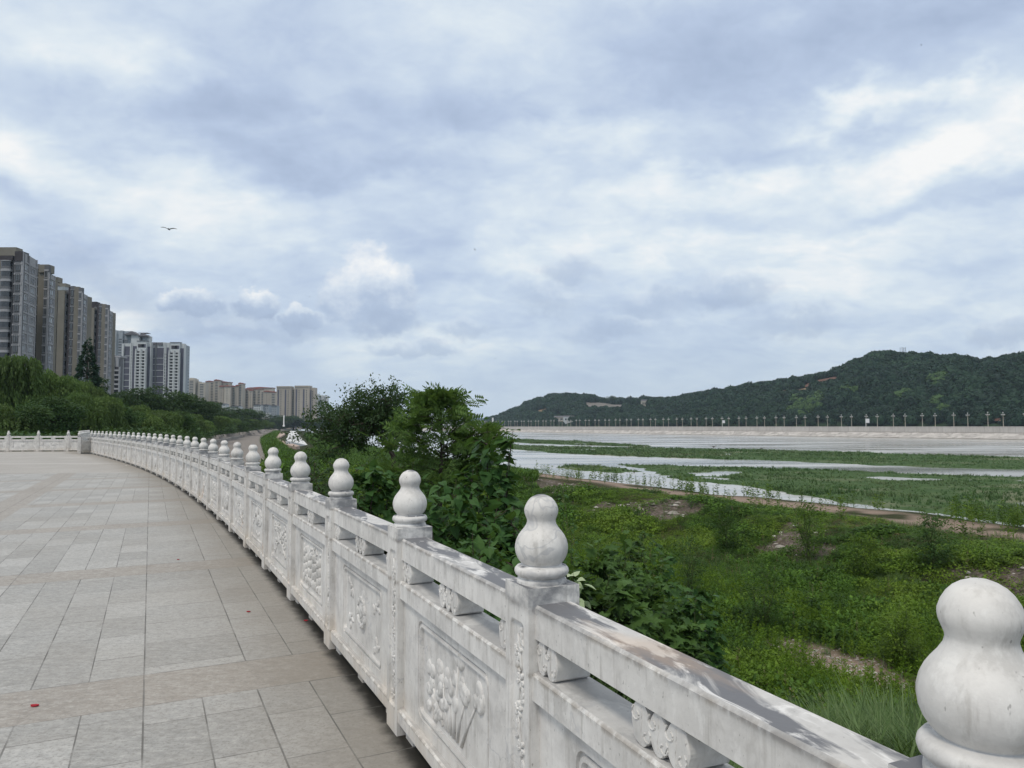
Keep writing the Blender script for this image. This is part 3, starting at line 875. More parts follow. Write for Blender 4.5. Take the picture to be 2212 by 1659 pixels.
def post_carving(seed):
    rnd = random.Random(seed); mb = MB(); L = []
    y0 = SHAFT_W / 2 - .012
    zz = .17; s = 1
    mb.tube([(.012 * math.sin(z * 24), y0 + .002, z) for z in np.linspace(.16, .82, 22)], .005, 6)
    while zz < .80:
        flower(L, s * .008, zz, .026, 5, .013, rnd)
        for k in range(3):
            L.append((-s * rnd.uniform(.008, .024), zz + .03 + k * .016, .009, .020, rnd.uniform(-1.2, 1.2), .010))
        zz += rnd.uniform(.085, .12); s = -s
    domes(mb, L, y0)
    return mb

FIN = [(.001, .620), (.012, .618), (.024, .608), (.034, .594), (.0425, .574), (.0495, .548), (.0540, .520), (.0545, .502), (.0532, .484), (.0522, .478), (.0516, .474), (.0488, .458), (.0458, .440), (.0455, .428),
       (.0480, .408), (.0555, .382), (.0655, .355), (.0735, .330), (.0800, .300), (.0840, .265), (.0845, .238), (.0825, .205), (.0770, .172), (.069, .145), (.062, .130), (.060, .124),
       (.068, .122), (.079, .114), (.0850, .098), (.0866, .080), (.084, .060), (.077, .046), (.073, .040), (.0725, .034), (.078, .026), (.079, .012), (.079, .0)]
FIN = [(r, z * .275 / .62) for r, z in FIN][::-1]

def scroll_mesh(w, h, d):
    """three (or two) leaf-shaped lobes side by side, sharp notches above and below"""
    mb = MB(); k = 3 if w > .15 else 2; n = 14
    # outline: each lobe bulges to a point-rounded top and bottom
    top = []; bot = []
    for i in range(k):
        c = (-.5 + (i + .5) / k) * w; hw = w / k / 2
        for q in np.linspace(-1, 1, n):
            e = (1 - abs(q) ** 2.2)
            tz = h - .034 * (1 - e) if not ((i == 0 and q < 0) or (i == k - 1 and q > 0)) else h - .012 * (1 - e)
            bz = .034 * (1 - e) if not ((i == 0 and q < 0) or (i == k - 1 and q > 0)) else .012 * (1 - e)
            top.append((c + q * hw, tz)); bot.append((c + q * hw, bz))
    side = lambda s: [(s * (w / 2 + .012 * math.sin(math.pi * q)), .02 + (h - .04) * q) for q in (.2, .35, .5, .65, .8)]
    prof = bot[::-1] + side(-1) + top + side(1)[::-1]
    for_l = lambda y, s: [(x * s, y, .5 * h + (z - .5 * h) * s) for x, z in prof]
    mb.loft([for_l(-d / 2, 1), for_l(d / 2 - .004, 1), for_l(d / 2, .96)], cap=True)
    mb.add(for_l(-d / 2, 1), [tuple(range(len(prof)))[::-1]])
    for i in range(k):
        c = (-.5 + (i + .5) / k) * w
        for sx, sz, sg in ((-.30, .30, 1), (.30, .68, -1)):
            cx_ = c + sx * w / k; cz_ = h * sz; r0 = w / k * .30
            mb.tube([(cx_ + sg * r0 * (1 - .72 * q) * math.cos(2.2 + q * 5.6), d / 2 + .0005, cz_ + r0 * (1 - .72 * q) * math.sin(2.2 + q * 5.6)) for q in np.linspace(0, 1, 12)], .0026, 5)
        mb.tube([(c + .002 * math.sin(q * 6), d / 2, h * (.12 + .76 * q)) for q in np.linspace(0, 1, 6)], .0018, 5)
    return mb

_cache = {}
def cached(key, fn, name, **k):
    """first use builds the mesh object, later uses copy it"""
    if key not in _cache:
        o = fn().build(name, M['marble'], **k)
        _cache[key] = o
        return o
    o = _cache[key].copy(); COL.objects.link(o); return o

Z_LEDGE0, Z_LEDGE1, Z_MID0, Z_MID1, Z_TOP0, Z_TOP1 = .045, .125, .645, .725, .825, .925

def rail_mb(L, d, z0, z1, ch=.008):
    mb = MB(); x = L / 2
    prof = [(-d / 2, z0), (-d / 2, z1 - ch), (-d / 2 + ch, z1), (d / 2 - ch, z1), (d / 2, z1 - ch), (d / 2, z0)][::-1]
    mb.loft([[(-x, y, z) for y, z in prof], [(x, y, z) for y, z in prof]], cap=True)
    mb.add([(-x, y, z) for y, z in prof], [tuple(range(len(prof)))[::-1]])
    return mb

def ledge_mb(L):
    mb = MB(); x = L / 2
    prof = [(-.06, Z_LEDGE0), (-.06, Z_LEDGE1), (.072, Z_LEDGE1), (.080, Z_LEDGE1 - .008), (.080, Z_LEDGE0 + .018), (.068, Z_LEDGE0)][::-1]
    mb.loft([[(-x, y, z) for y, z in prof], [(x, y, z) for y, z in prof]], cap=True)
    mb.add([(-x, y, z) for y, z in prof], [tuple(range(len(prof)))[::-1]])
    return mb

def panel_mb(L):
    mb = MB(); yf = .052; z0, z1 = Z_LEDGE1, Z_MID0
    zc = (z0 + z1) / 2; h = z1 - z0; rw = L - (.46 if L > 1 else .18); rh = .425
    loops = [lp(L, h, 0, zc, .0008, yf), lp(rw, rh, 0, zc, .045, yf), lp(rw - .006, rh - .006, 0, zc, .043, yf - .010),
             lp(rw - .022, rh - .022, 0, zc, .038, yf - .010), lp(rw - .030, rh - .030, 0, zc, .036, yf - .001), lp(rw - .050, rh - .050, 0, zc, .030, yf - .001),
             lp(rw - .060, rh - .060, 0, zc, .028, yf - .016)]
    mb.loft(loops)
    back = lp(L, h, 0, zc, .0008, -.04)
    mb.loft([back, loops[0]], cap=False)
    mb.add(back, [tuple(range(len(back)))[::-1]])
    return mb

def put(o, parent, loc, rz=0.0):
    o.parent = parent; o.location = loc; o.rotation_euler = (0, 0, rz)
    return o

def make_post(parent, x, y, rz, k, side=1):
    p = put(cached(('post',), lambda: POST_MB, 'post', bevel=.005), parent, (x, y, 0), rz)
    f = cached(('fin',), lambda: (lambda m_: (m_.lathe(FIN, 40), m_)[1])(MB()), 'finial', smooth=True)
    put(f, p, (0, 0, H_POST - .275), k * 1.3)
    v = k % 4
    c = cached(('pc', v), lambda: post_carving(50 + v), 'flower_carving', smooth=True)
    put(c, p, (0, 0, 0))
    return p

VARS = [3, 0, 1, 2, 3, 4, 5, 0, 2, 3, 1, 4, 0, 5, 3]
def make_bay(parent, p0, p1, k, variant, scrolls=True):
    p0 = np.array(p0); p1 = np.array(p1); d = p1 - p0; D = np.linalg.norm(d); rz = math.atan2(d[1], d[0])
    L = round(D - SHAFT_W + .006, 2); c = (p0 + p1) / 2
    put(cached(('top', L), lambda: rail_mb(L, .130, Z_TOP0, Z_TOP1), 'top_rail'), parent, (c[0], c[1], 0), rz)
    m_ = put(cached(('mid', L), lambda: rail_mb(L, .150, Z_MID0, Z_MID1), 'middle_rail'), parent, (c[0], c[1], 0), rz)
    put(cached(('led', L), lambda: ledge_mb(L), 'base_ledge'), parent, (c[0], c[1], 0), rz)
    pa = put(cached(('pan', L), lambda: panel_mb(L), 'panel'), parent, (c[0], c[1], 0), rz)
    ft = []
    if D > 1:
        vv = VARS[variant % len(VARS)]
        zc = (Z_LEDGE1 + Z_MID0) / 2
        ca = cached(('car', vv, L), lambda: carving(vv, L - .52, .425 - .06, zc, .052 - .016, vv * 7 + 3), 'picture_carving', smooth=True)
        put(ca, pa, (0, 0, 0))
    if scrolls:
        for (sx, w) in ((-L / 2 + .062, .11), (0, .20), (L / 2 - .062, .11)):
            if D < 1 and sx == 0: continue
            s_ = cached(('scr', w), lambda: scroll_mesh(w, Z_TOP0 - Z_MID1 + .002, .115), 'scroll_block')
            put(s_, m_, (sx, 0, Z_MID1 - .001))
    led = [o for o in parent.children if o.name.startswith('base_ledge')][-1]
    for sx in (-L / 2 + .09, 0, L / 2 - .09):
        if scrolls and D > 1:
            f = cached(('foot',), lambda: (lambda q: (q.box(-.055, .055, -.045, .050, 0.0, Z_LEDGE0 + .002), q)[1])(MB()), 'foot_block')
            put(f, led, (sx, 0, 0))

fence = empty('marble_balustrade', (0, 0, 0))
tag(fence, 'long curved white marble balustrade with gourd finials beside the river', 'balustrade')
for i in range(len(POSTS)):
    a0 = POSTS[max(i - 1, 0)]; a1 = POSTS[min(i + 1, len(POSTS) - 1)]
    if i == N_CURVE - 1: a1 = POSTS[i]
    if i == N_CURVE: a0 = POSTS[i]; a1 = POSTS[i + 1]
    d = a1 - a0
    make_post(fence, POSTS[i][0], POSTS[i][1], math.atan2(d[1], d[0]), i)
for i in range(len(POSTS) - 1):
    make_bay(fence, POSTS[i], POSTS[i + 1], i, i, scrolls=i < N_CURVE + 1)

fence2 = empty('marble_balustrade', (0, 0, 0))
tag(fence2, 'straight white marble balustrade closing the far side of the plaza', 'balustrade')
xs = [(p - 1106) / F * 44.8 for p in (149.4, 85.1, 20.5, -44.2, -109)]
P2 = [(-25.92, 44.8)] + [(x, 44.8) for x in xs]
for i, p in enumerate(P2):
    if i: make_post(fence2, p[0], p[1], math.pi, i)
for i in range(len(P2) - 1):
    # seen from the plaza the carved side must face the camera, so run it towards -x with +y local facing -Y
    make_bay(fence2, P2[i], P2[i + 1], i, [0, 5, 2, 4, 1][i] + 0, True)
# ------------------------------------------------------------------ terrain of the near bank
WZ = -8.9
PV = np.array([60, 83.6, 143, 218, 330, 377, 510, 773, 1200]); PA = np.array([6, 11, 19.5, 28.5, 43, 51, 73, 116, 192])
def prom_edge(v): return np.interp(v, PV, PA)             # river side of the lower promenade
RV = np.array([60, 95, 150, 259, 328, 377, 469, 737, 1200]); RA = np.array([-4, 1.5, 7.8, 19.5, 31.5, 38.9, 53.7, 99, 175])
def prom_in(v): return np.minimum(np.interp(v, RV, RA), prom_edge(v) - 6)   # its wall below the trees
def shore(v): return 75 + 4 * (vnoise(v, 0 * v, 14, 5) - .5) + np.maximum(v - 230, 0) * .16
GRAV = (27.6, 22.6, 2.1, 4.8)

def height(a, v, detail=True):
    a = np.asarray(a, float); v = np.asarray(v, float)
    d = a - edge(v)
    # slope below the plaza, hollow, mound, track, shore
    P = np.array([-50, .12, .5, 3, 8, 14, 19, 27, 38, 45, 52, 57, 66, 71, 75, 79, 90])
    Hh = np.array([-1.4, -.35, -.55, -1.9, -4.5, -7.2, -8.3, -9.1, -9.25, -8.8, -6.95, -7.15, -7.35, -7.9, -8.86, -9.15, -9.6])
    sh = shore(v) - 75
    w = sstep(54, 75, a)
    h1 = np.interp(a - sh * w - (1 - w) * (1 - sstep(2, 20, d)) * edge(v) , P, Hh)
    # farther upstream: promenade and long grass slope
    pe, pi_ = prom_edge(v), prom_in(v)
    sw = shore(v)
    t = np.clip((a - pe) / np.maximum(sw - pe, 1), 0, 1.3)
    h2 = np.where(a < pi_ - .5, -1.6, np.where(a < pe, -4.1, -4.1 + 0 * a))
    h2 = np.where(a > pe, np.interp(t, [0, .12, .55, .85, 1.0, 1.15, 1.3], [-4.1, -4.7, -6.4, -7.6, WZ, -9.3, -9.6]), h2)
    k = sstep(62, 92, v)
    h = h1 * (1 - k) + h2 * k
    if detail:
        land = (1 - sstep(66, 75, a - sh)) * sstep(1.5, 6, d)
        mound = np.exp(-((a - 48) / 7.0) ** 2)
        amp = .30 + .60 * mound
        onprom = ((a < pe + 1) & (v > 80)) * 1.0
        tr = np.exp(-((a - sh * w - 61) / 4.0) ** 4)
        n = (fbm(a, v, 6.0, 3) - .5) * 2.2 * amp + (fbm(a, v, 2.0, 9) - .5) * .5 * amp
        n = n * (1 - tr * .9)
        h = h + n * land * (1 - onprom)
    return h

def masks(a, v):
    sh = shore(v) - 75
    bare = np.exp(-((a - sh - 61.5 + 2.0 * (vnoise(v, a * 0, 20, 8) - .5)) / 3.9) ** 4) * (v < 400) * sstep(.22, .42, fbm(a, v, 5, 33))
    gr = np.exp(-((((a - GRAV[0]) / GRAV[2]) ** 2 + ((v - GRAV[1]) / GRAV[3]) ** 2) ** 1.5))
    gr = gr * (fbm(a, v, 2.0, 21) > .36)
    rub = np.exp(-((a - 49.5) / 4.2) ** 2) * sstep(.47, .56, fbm(a, v, 8, 40)) * (v > 2) * (v < 110)
    rub = np.clip(rub * 1.4, 0, 1)
    pe, pi_ = prom_edge(v), prom_in(v)
    con = ((a < pe) & (a > pi_ - 3)) * sstep(66, 80, v)
    return np.clip(bare + gr, 0, 1), rub, con

ga = np.concatenate([np.linspace(-260, -20, 20), np.linspace(-16, 0, 10), np.arange(.5, 80, .55), np.arange(82, 130, 3), np.linspace(135, 300, 20)])
gv = np.concatenate([np.arange(-12, 70, .6), 70 * 1.022 ** np.arange(0, 150)])
GV, GA = np.meshgrid(gv, ga, indexing='ij')
HH = height(GA, GV)
X, Y = xy(GA, GV)
# under the plaza stay low
ins = (GA < edge(GV) + .1) & (Y < 46.5)
HH = np.where(ins, -1.5, HH)
b_, r_, c_ = masks(GA, GV)
ni, nj = X.shape
idx = np.arange(ni * nj).reshape(ni, nj)
Fq = np.stack([idx[:-1, :-1], idx[:-1, 1:], idx[1:, 1:], idx[1:, :-1]], -1).reshape(-1, 4)
mesh('river_bank', np.column_stack([X.ravel(), Y.ravel(), HH.ravel()]), Fq, M['soil'], smooth=True,
     attrs={'bare': b_.ravel(), 'rubble': r_.ravel(), 'concrete': c_.ravel()})
tag(bpy.data.objects['river_bank'], kind='structure')

def gz(x, y):
    a, v = av(np.asarray(x, float), np.asarray(y, float))
    return height(a, v)

# land sheet reaching the horizon, under everything
far = 9000.0
mesh('ground', [(-far, -far, -12), (far, -far, -12), (far, far, -12), (-far, far, -12)], [(0, 1, 2, 3)], M['hill_soil'])
tag(bpy.data.objects['ground'], kind='structure')
# inland terrain on the left, level with the street
P4 = [xy(-1500, 60), xy(-40, 60), xy(60, 800), xy(190, 1300), xy(430, 2400), xy(430, 5200), xy(-3500, 5200)]
mesh('street_land', [(p[0], p[1], -1.7) for p in P4], [tuple(range(7))], M['hill_soil'])
tag(bpy.data.objects['street_land'], kind='structure')

# ------------------------------------------------------------------ river
wa = np.concatenate([np.linspace(68, 520, 58)]); wv = np.concatenate([np.linspace(-260, 1500, 60), np.linspace(1600, 5200, 12)])
GV, GA = np.meshgrid(wv, wa, indexing='ij')
X, Y = xy(GA, GV); ni, nj = X.shape; idx = np.arange(ni * nj).reshape(ni, nj)
Fq = np.stack([idx[:-1, :-1], idx[:-1, 1:], idx[1:, 1:], idx[1:, :-1]], -1).reshape(-1, 4)
mesh('river_water', np.column_stack([X.ravel(), Y.ravel(), np.full(X.size, WZ)]), Fq, M['water'])
tag(bpy.data.objects['river_water'], kind='structure')

# ------------------------------------------------------------------ grassy bars in the river (outlines measured on the water plane)
BARS = [
 # (far edge points), (near edge points) in picture units -> water plane
 ([(1040, 947.5), (1160, 950), (1245, 953), (1330, 958), (1410, 963)], [(1040, 951.5), (1130, 957), (1230, 961.5), (1310, 963.5), (1400, 966)]),
 ([(1040, 953), (1130, 962), (1260, 966), (1400, 967), (1500, 969), (1700, 973), (1900, 979), (2300, 990)],
  [(1030, 965), (1110, 971), (1200, 980), (1330, 985), (1500, 991), (1680, 995), (1850, 1004), (2010, 1011), (2300, 1017)]),
 ([(1195, 1009), (1240, 1004), (1290, 1005.5), (1390, 1016)], [(1190, 1011), (1230, 1016), (1310, 1021), (1395, 1019)]),
 ([(1320, 1002), (1450, 1004), (1600, 1009), (1800, 1015), (1960, 1022), (2300, 1034)],
  [(1330, 1008), (1400, 1016), (1420, 1026), (1470, 1036), (1600, 1052), (1750, 1075), (1900, 1103), (2060, 1121), (2300, 1146)]),
]
def in_poly(px, py, poly):
    n = len(poly); c = np.zeros(px.shape, bool); j = n - 1
    for i in range(n):
        xi, yi = poly[i]; xj, yj = poly[j]
        with np.errstate(divide='ignore', invalid='ignore'):
            t = ((yi > py) != (yj > py)) & (px < (xj - xi) * (py - yi) / (yj - yi + 1e-12) + xi)
        c ^= t; j = i
    return c
def poly_dist(px, py, poly):
    d = np.full(px.shape, 1e9); n = len(poly)
    for i in range(n):
        x0, y0 = poly[i]; x1, y1 = poly[(i + 1) % n]
        L2 = (x1 - x0) ** 2 + (y1 - y0) ** 2 + 1e-9
        t = np.clip(((px - x0) * (x1 - x0) + (py - y0) * (y1 - y0)) / L2, 0, 1)
        d = np.minimum(d, np.hypot(px - x0 - t * (x1 - x0), py - y0 - t * (y1 - y0)))
    return d
BARPOLY = []
for farp, nearp in BARS:
    pl = [at_z(x, y, WZ)[:2] for x, y in farp] + [at_z(x, y, WZ)[:2] for x, y in nearp[::-1]]
    BARPOLY.append([tuple(av(p[0], p[1])) for p in pl])
def bar_field(a, v):
    f = np.full(a.shape, -1e9)
    wob_a = (fbm(a, v, 16, 71) - .5) * 14; wob_v = (fbm(a, v, 16, 72) - .5) * 26
    fine = (fbm(a, v, 4, 73) - .5) * 5
    for pl in BARPOLY:
        A2, V2 = a + wob_a * .40, v + wob_v * .40
        dd = poly_dist(A2, V2, pl); ii = in_poly(A2, V2, pl)
        f = np.maximum(f, np.where(ii, dd, -dd) + fine)
    return f
def bar_height(a, v):
    f = bar_field(a, v)
    pools = sstep(.68, .74, fbm(a, v, 22, 91)) * 1.0
    return WZ - .12 + .30 * sstep(-1.0, 4.0, f) - pools * .25 * sstep(2, 5, f) + (fbm(a, v, 3, 74) - .5) * .14, f
ba = np.concatenate([np.arange(80, 130, .8), np.arange(130, 290, 1.6)])
bv = np.concatenate([np.arange(-5, 160, 1.0), 160 * 1.012 ** np.arange(1, 150)])
GV, GA = np.meshgrid(bv, ba, indexing='ij')
BH, BF = bar_height(GA, GV)
X, Y = xy(GA, GV); ni, nj = X.shape; idx = np.arange(ni * nj).reshape(ni, nj)
Fq = np.stack([idx[:-1, :-1], idx[:-1, 1:], idx[1:, 1:], idx[1:, :-1]], -1).reshape(-1, 4)
keep = (BF.ravel()[Fq].max(1) > -3)
V = np.column_stack([X.ravel(), Y.ravel(), BH.ravel()])
used = np.unique(Fq[keep]); rem = np.zeros(len(V), int); rem[used] = np.arange(len(used))
def make_marsh():
    m, gg, b, o = newmat('marsh_ground')
    p = wpos(gg)
    n = gg.noise(p, .35, 6, .65); n2 = gg.noise(p, .045, 4, .6); n3 = gg.noise(p, 1.6, 5, .7)
    c = gg.ramp(n, [(0.3, (.040, .072, .028)), (0.5, (.060, .105, .040)), (0.7, (.095, .14, .06))])
    c = gg.mix(gg.mr(n2, .50, .66, 0, .7), c, (.19, .195, .13))
    c = gg.mix(gg.mr(n3, .6, .75, 0, .5), c, (.05, .07, .035))
    gg.lk(c, b.inputs['Base Color']); b.inputs['Roughness'].default_value = .95; b.inputs['Specular IOR Level'].default_value = .05
    bump(gg, b, n3, .9, .15)
    return m
M['marsh_ground'] = make_marsh()
mesh('river_bar', V[used], rem[Fq[keep]], M['marsh_ground'], smooth=True)
tag(bpy.data.objects['river_bar'], kind='structure')

# blade templates
def blade(n=3, w=.02, bend=.35):
    V = []; Fc = []
    for i in range(n + 1):
        t = i / n; ww = w * (1 - t) ** .7
        x = bend * t * t; z = t * (1 - .15 * bend * t)
        V += [(x, -ww, z), (x, ww, z)]
    for i in range(n): Fc.append((2 * i, 2 * i + 1, 2 * i + 3, 2 * i + 2))
    return np.array(V), np.array(Fc)
def multi(tV, tF, n, spread, rnd, lean=.3, smin=.6, smax=1.1):
    th = rnd.random(n) * 6.283; r = spread * np.sqrt(rnd.random(n)); ps = rnd.random(n) * 6.283
    pos = np.column_stack([r * np.cos(ps), r * np.sin(ps), np.zeros(n)])
    return scatter(tV, tF, pos, rot_z(th), rnd.uniform(smin, smax, n))
TUFT = [multi(*blade(2, .07, .45), 7, .25, rng) for _ in range(3)]

def frustum_ok(x, y, z, m=60):
    px, py, w = proj(np.column_stack([x, y, z]))
    return (w > 0) & (px > -m) & (px < 2212 + m) & (py < 1659 + m)

# marsh grass: denser near the eye
N = 150000
a = 80 + 200 * rng.random(N) ** 1.5; v = -5 + 640 * rng.random(N) ** 1.8
bh, bf = bar_height(a, v)
x, y = xy(a, v)
ok = (bf > .3) & (bh > WZ + .02) & frustum_ok(x, y, bh) & (rng.random(N) < .22 + .78 * sstep(.44, .58, fbm(a, v, 5, 88)))
a, v, x, y, bh = a[ok], v[ok], x[ok], y[ok], bh[ok]
cl = sstep(.50, .66, fbm(a, v, 12, 77))
sc = (.22 + .24 * rng.random(len(a)) + .50 * cl * rng.random(len(a))) * (1 + v / 700)
Vs, Fs, off = [], [], 0
for k in range(3):
    s_ = np.arange(len(a)) % 3 == k
    V_, F_ = scatter(TUFT[k][0], TUFT[k][1], np.column_stack([x, y, bh - .03])[s_], rot_z(rng.random(s_.sum()) * 6.28), np.column_stack([sc[s_] * (1 + v[s_] / 200), sc[s_] * (1 + v[s_] / 200), sc[s_]]))
    Vs.append(V_); Fs.append(F_ + off); off += len(V_)
mesh('marsh_grass', np.concatenate(Vs), np.concatenate(Fs), M['marsh_leaf'])
tag(bpy.data.objects['marsh_grass'], kind='stuff')

# driftwood and small dark snags on the bars
snag = []
for (px, py) in [(1157, 966), (1205, 967), (1356, 969), (1542, 966), (1640, 971), (1708, 978), (1795, 981), (1892, 982), (1480, 985), (1370, 1021), (1610, 1010), (1958, 1052)]:
    p = at_z(px, py, WZ + .05); mb = MB(); rnd = random.Random(px)
    for k in range(5):
        an = rnd.random() * 6.28; L = rnd.uniform(.4, 1.0) * (p[1] / 200)
        mb.tube([(0, 0, 0), (math.cos(an) * L * .5, math.sin(an) * L * .5, .25 * L), (math.cos(an) * L, math.sin(an) * L, .45 * L * rnd.random() + .15)], [.13 * L, .10 * L, .03 * L], 5)
    o = mb.build('driftwood', M['bark'], loc=tuple(p)); snag.append(o)
    tag(o, None, 'driftwood', 'dark driftwood snags lying on the grassy river bars')
    o['label'] = 'small dark branched driftwood snag on a grassy bar in the river'

# ------------------------------------------------------------------ far bank: revetment, flood wall, road
AF = 500.0
fv = np.concatenate([np.arange(-140, 1500, 20.0), np.arange(1500, 2001, 50)])
def strip(name, sections, mat, kind='structure'):
    """sections: list of (a, z) profile swept along the river"""
    V = []
    for (a_, z_) in sections:
        x_, y_ = xy(np.full(len(fv), a_) + np.maximum(fv - 300, 0) * .0105, fv)
        V.append(np.column_stack([x_, y_, np.full(len(fv), z_)]))
    n = len(fv); Fc = []
    for s_ in range(len(sections) - 1):
        for i in range(n - 1):
            Fc.append((s_ * n + i, s_ * n + i + 1, (s_ + 1) * n + i + 1, (s_ + 1) * n + i))
    o = mesh(name, np.concatenate(V), np.array(Fc), mat)
    if kind: o['kind'] = kind
    return o
strip('far_revetment', [(AF - 3, -9.4), (AF, WZ + .1), (AF + 6.5, -4.95), (AF + 8, -4.9)], M['revet'])
o = strip('flood_wall', [(AF + 7.6, -5.0), (AF + 7.6, -.78), (AF + 7.45, -.78), (AF + 7.45, -.42), (AF + 8.3, -.42), (AF + 8.3, -.9)], M['flood_wall'], None)
tag(o, 'long pale concrete flood wall along the far river bank', 'wall')
strip('far_road', [(AF + 8.2, -1.0), (AF + 46, -1.0), (AF + 47, -2.5)], M['concrete'])
# ------------------------------------------------------------------ promenade railing below the trees
pv = np.arange(100, 720, 3.0)
pa = prom_in(pv)
fr_ = empty('promenade_parapet')
tag(fr_, 'weathered grey concrete parapet between the lower promenade and the trees', 'parapet')
mb = MB()
for i in range(len(pv) - 1):
    p0 = np.array(xy(pa[i], pv[i])); p1 = np.array(xy(pa[i + 1], pv[i + 1])); d = p1 - p0; L = np.linalg.norm(d); rz = math.atan2(d[1], d[0])
    mb.box(0, L - .5, -.08, .08, -4.2, -3.05, rz, (p0[0], p0[1], 0))
mb.build('parapet_wall', M['old_concrete'], fr_)
k = 0
for i in range(0, len(pv) - 1):
    if k >= 99: break
    p0 = np.array(xy(pa[i], pv[i])); p1 = np.array(xy(pa[i + 1], pv[i + 1])); d = p1 - p0; L = np.linalg.norm(d); rz = math.atan2(d[1], d[0])
    key = ('pp',)
    if key not in _cache:
        q = MB(); q.box(-.30, .30, -.14, .14, -.1, 1.3); _cache[key] = q.build('parapet_post', M['concrete']); o = _cache[key]
    else:
        o = _cache[key].copy(); COL.objects.link(o)
    put(o, fr_, (p1[0] - d[0] / L * .25, p1[1] - d[1] / L * .25, -4.15), rz); k += 1
# wall face below, ground edge
# pale revetment slab and walking path upstream
def flatpoly(name, pts, z, mat, lift=0.0, kind='structure', thick=.25):
    P = [at_z(px, py, z) for px, py in pts]
    n = len(P)
    V = [tuple(p) for p in P] + [(p[0], p[1], p[2] - thick) for p in P]
    Fc = [tuple(range(n))[::-1], tuple(range(n, 2 * n))] + [(i, (i + 1) % n, n + (i + 1) % n, n + i) for i in range(n)]
    o = mesh(name, V, Fc, mat)
    if kind: o['kind'] = kind
    return o
slab = [at_z(627, 930.5, -2.7), at_z(638, 931.5, -3.2), at_z(665, 962, -5.0), at_z(617, 951.5, -2.9)]
slab = [p - np.array([0, 0, 1.6]) for p in slab]
V = [tuple(p * np.array([1, 1, 1]) + np.array([0, 0, 1.6])) for p in slab] + [tuple(p + np.array([0, 0, -3.0])) for p in slab]
o = mesh('sloping_slab', V, [(0, 3, 2, 1), (4, 5, 6, 7)] + [(i, (i + 1) % 4, 4 + (i + 1) % 4, 4 + i) for i in range(4)], M['slab_white'])
tag(o, 'large pale sloping concrete slab on the green bank upstream', 'slab')
pth = [(600, 936), (612, 935), (616, 939), (606, 945), (600, 950), (618, 957), (634, 961.5), (648, 966), (640, 968), (616, 963), (598, 956), (592, 950), (596, 944)]
V = []
for px, py in pth:
    p = at_z(px, py, -4.4); V.append((p[0], p[1], -4.0))
n = len(V); V += [(p[0], p[1], -7.5) for p in V]
o = mesh('winding_path', V, [tuple(range(n))] + [(i, n + i, n + (i + 1) % n, (i + 1) % n) for i in range(n)], M['path_red'])
o['kind'] = 'structure'

# ------------------------------------------------------------------ hill across the river
SKX = [1040, 1060, 1076.7, 1100.5, 1137.5, 1179.8, 1201, 1233, 1296, 1338, 1380.7, 1444, 1476, 1518, 1555, 1592, 1640, 1703, 1756, 1803.8, 1835.5, 1862, 1888, 1920, 1951.8, 2036.5, 2078.7, 2121, 2147.5, 2184.5, 2212, 2400, 2700, 3300]
SKY_ = [916, 912, 904.6, 890.3, 874.5, 862.5, 857, 858, 864, 865, 864, 865, 860, 852, 846, 841, 834, 825, 815, 804.5, 794, 783, 771, 768, 771, 775, 776, 784, 780, 771.5, 770, 760, 740, 700]
def hill_pt(px, t):
    """px: column across the picture (sets a bearing), t 0 foot .. 1 ridge .. 1.6 behind"""
    u = (px - 1106) / F
    Zb = 549 / np.maximum(u * C26 + S26, .18)
    top = np.interp(px, SKX, SKY_)
    hz = 919 - .0035 * (px - 1106)
    Zr = Zb + 250 + 120 * np.interp(px, [1050, 1500, 2212], [1.2, .7, 0])
    hr = EYE + (hz - top + 2.0) / F * Zr - np.interp(px, [1040, 1110, 1400, 1900], [0, 11.0, 12.0, 10.0])
    Z = Zb + (Zr - Zb) * t
    prof = np.where(t < 1, np.sin(np.clip(t, 0, 1) * math.pi / 2) ** 1.15, 1 - .35 * (t - 1) ** 2 * 2)
    h = -1.2 + (hr + 1.2) * prof
    nz = (fbm(px * Z / F, Z, 45, 61) - .5) * np.minimum(hr, 40) * .35 * np.sin(np.clip(t, 0, 1) * math.pi)
    return u * Z, Z, h + nz
hx = np.linspace(1040, 3300, 150); ht = np.linspace(0, 1.7, 34)
GX, GT = np.meshgrid(hx, ht, indexing='ij')
X, Y, Zh = hill_pt(GX, GT)
ni, nj = X.shape; idx = np.arange(ni * nj).reshape(ni, nj)
Fq = np.stack([idx[:-1, :-1], idx[1:, :-1], idx[1:, 1:], idx[:-1, 1:]], -1).reshape(-1, 4)
mesh('hill', np.column_stack([X.ravel(), Y.ravel(), Zh.ravel()]), Fq, M['hill_soil'], smooth=True)
tag(bpy.data.objects['hill'], kind='structure')

# bare patches: picture-plane polygons used only to decide where no trees stand
BARE = [([(1735, 815), (1775, 812), (1818, 815), (1812, 826), (1785, 836), (1728, 842), (1722, 828)], 'red_soil'),
        ([(1672, 845), (1720, 843), (1757, 843), (1752, 851), (1735, 853), (1690, 853)], 'field_tan'),
        ([(1226, 871), (1233, 875), (1250, 888), (1243, 888), (1230, 879)], 'concrete'),
        ([(1252, 872), (1300, 870), (1354, 870), (1352, 881), (1310, 885), (1280, 884), (1255, 878)], 'field'),
        ([(1150, 893), (1180, 886), (1190, 892), (1165, 900)], 'field_tan'),
        ([(2141, 906), (2168, 903), (2172, 917), (2138, 917)], 'red_soil'),
        ([(1352, 868), (1405, 876), (1403, 884), (1352, 882)], None), ([(1200, 903), (1236, 903), (1236, 917), (1200, 917)], None)]
def bare_mask(px, py):
    m = np.zeros(px.shape, bool)
    for pl, _ in BARE: m |= in_poly(px, py, pl)
    return m
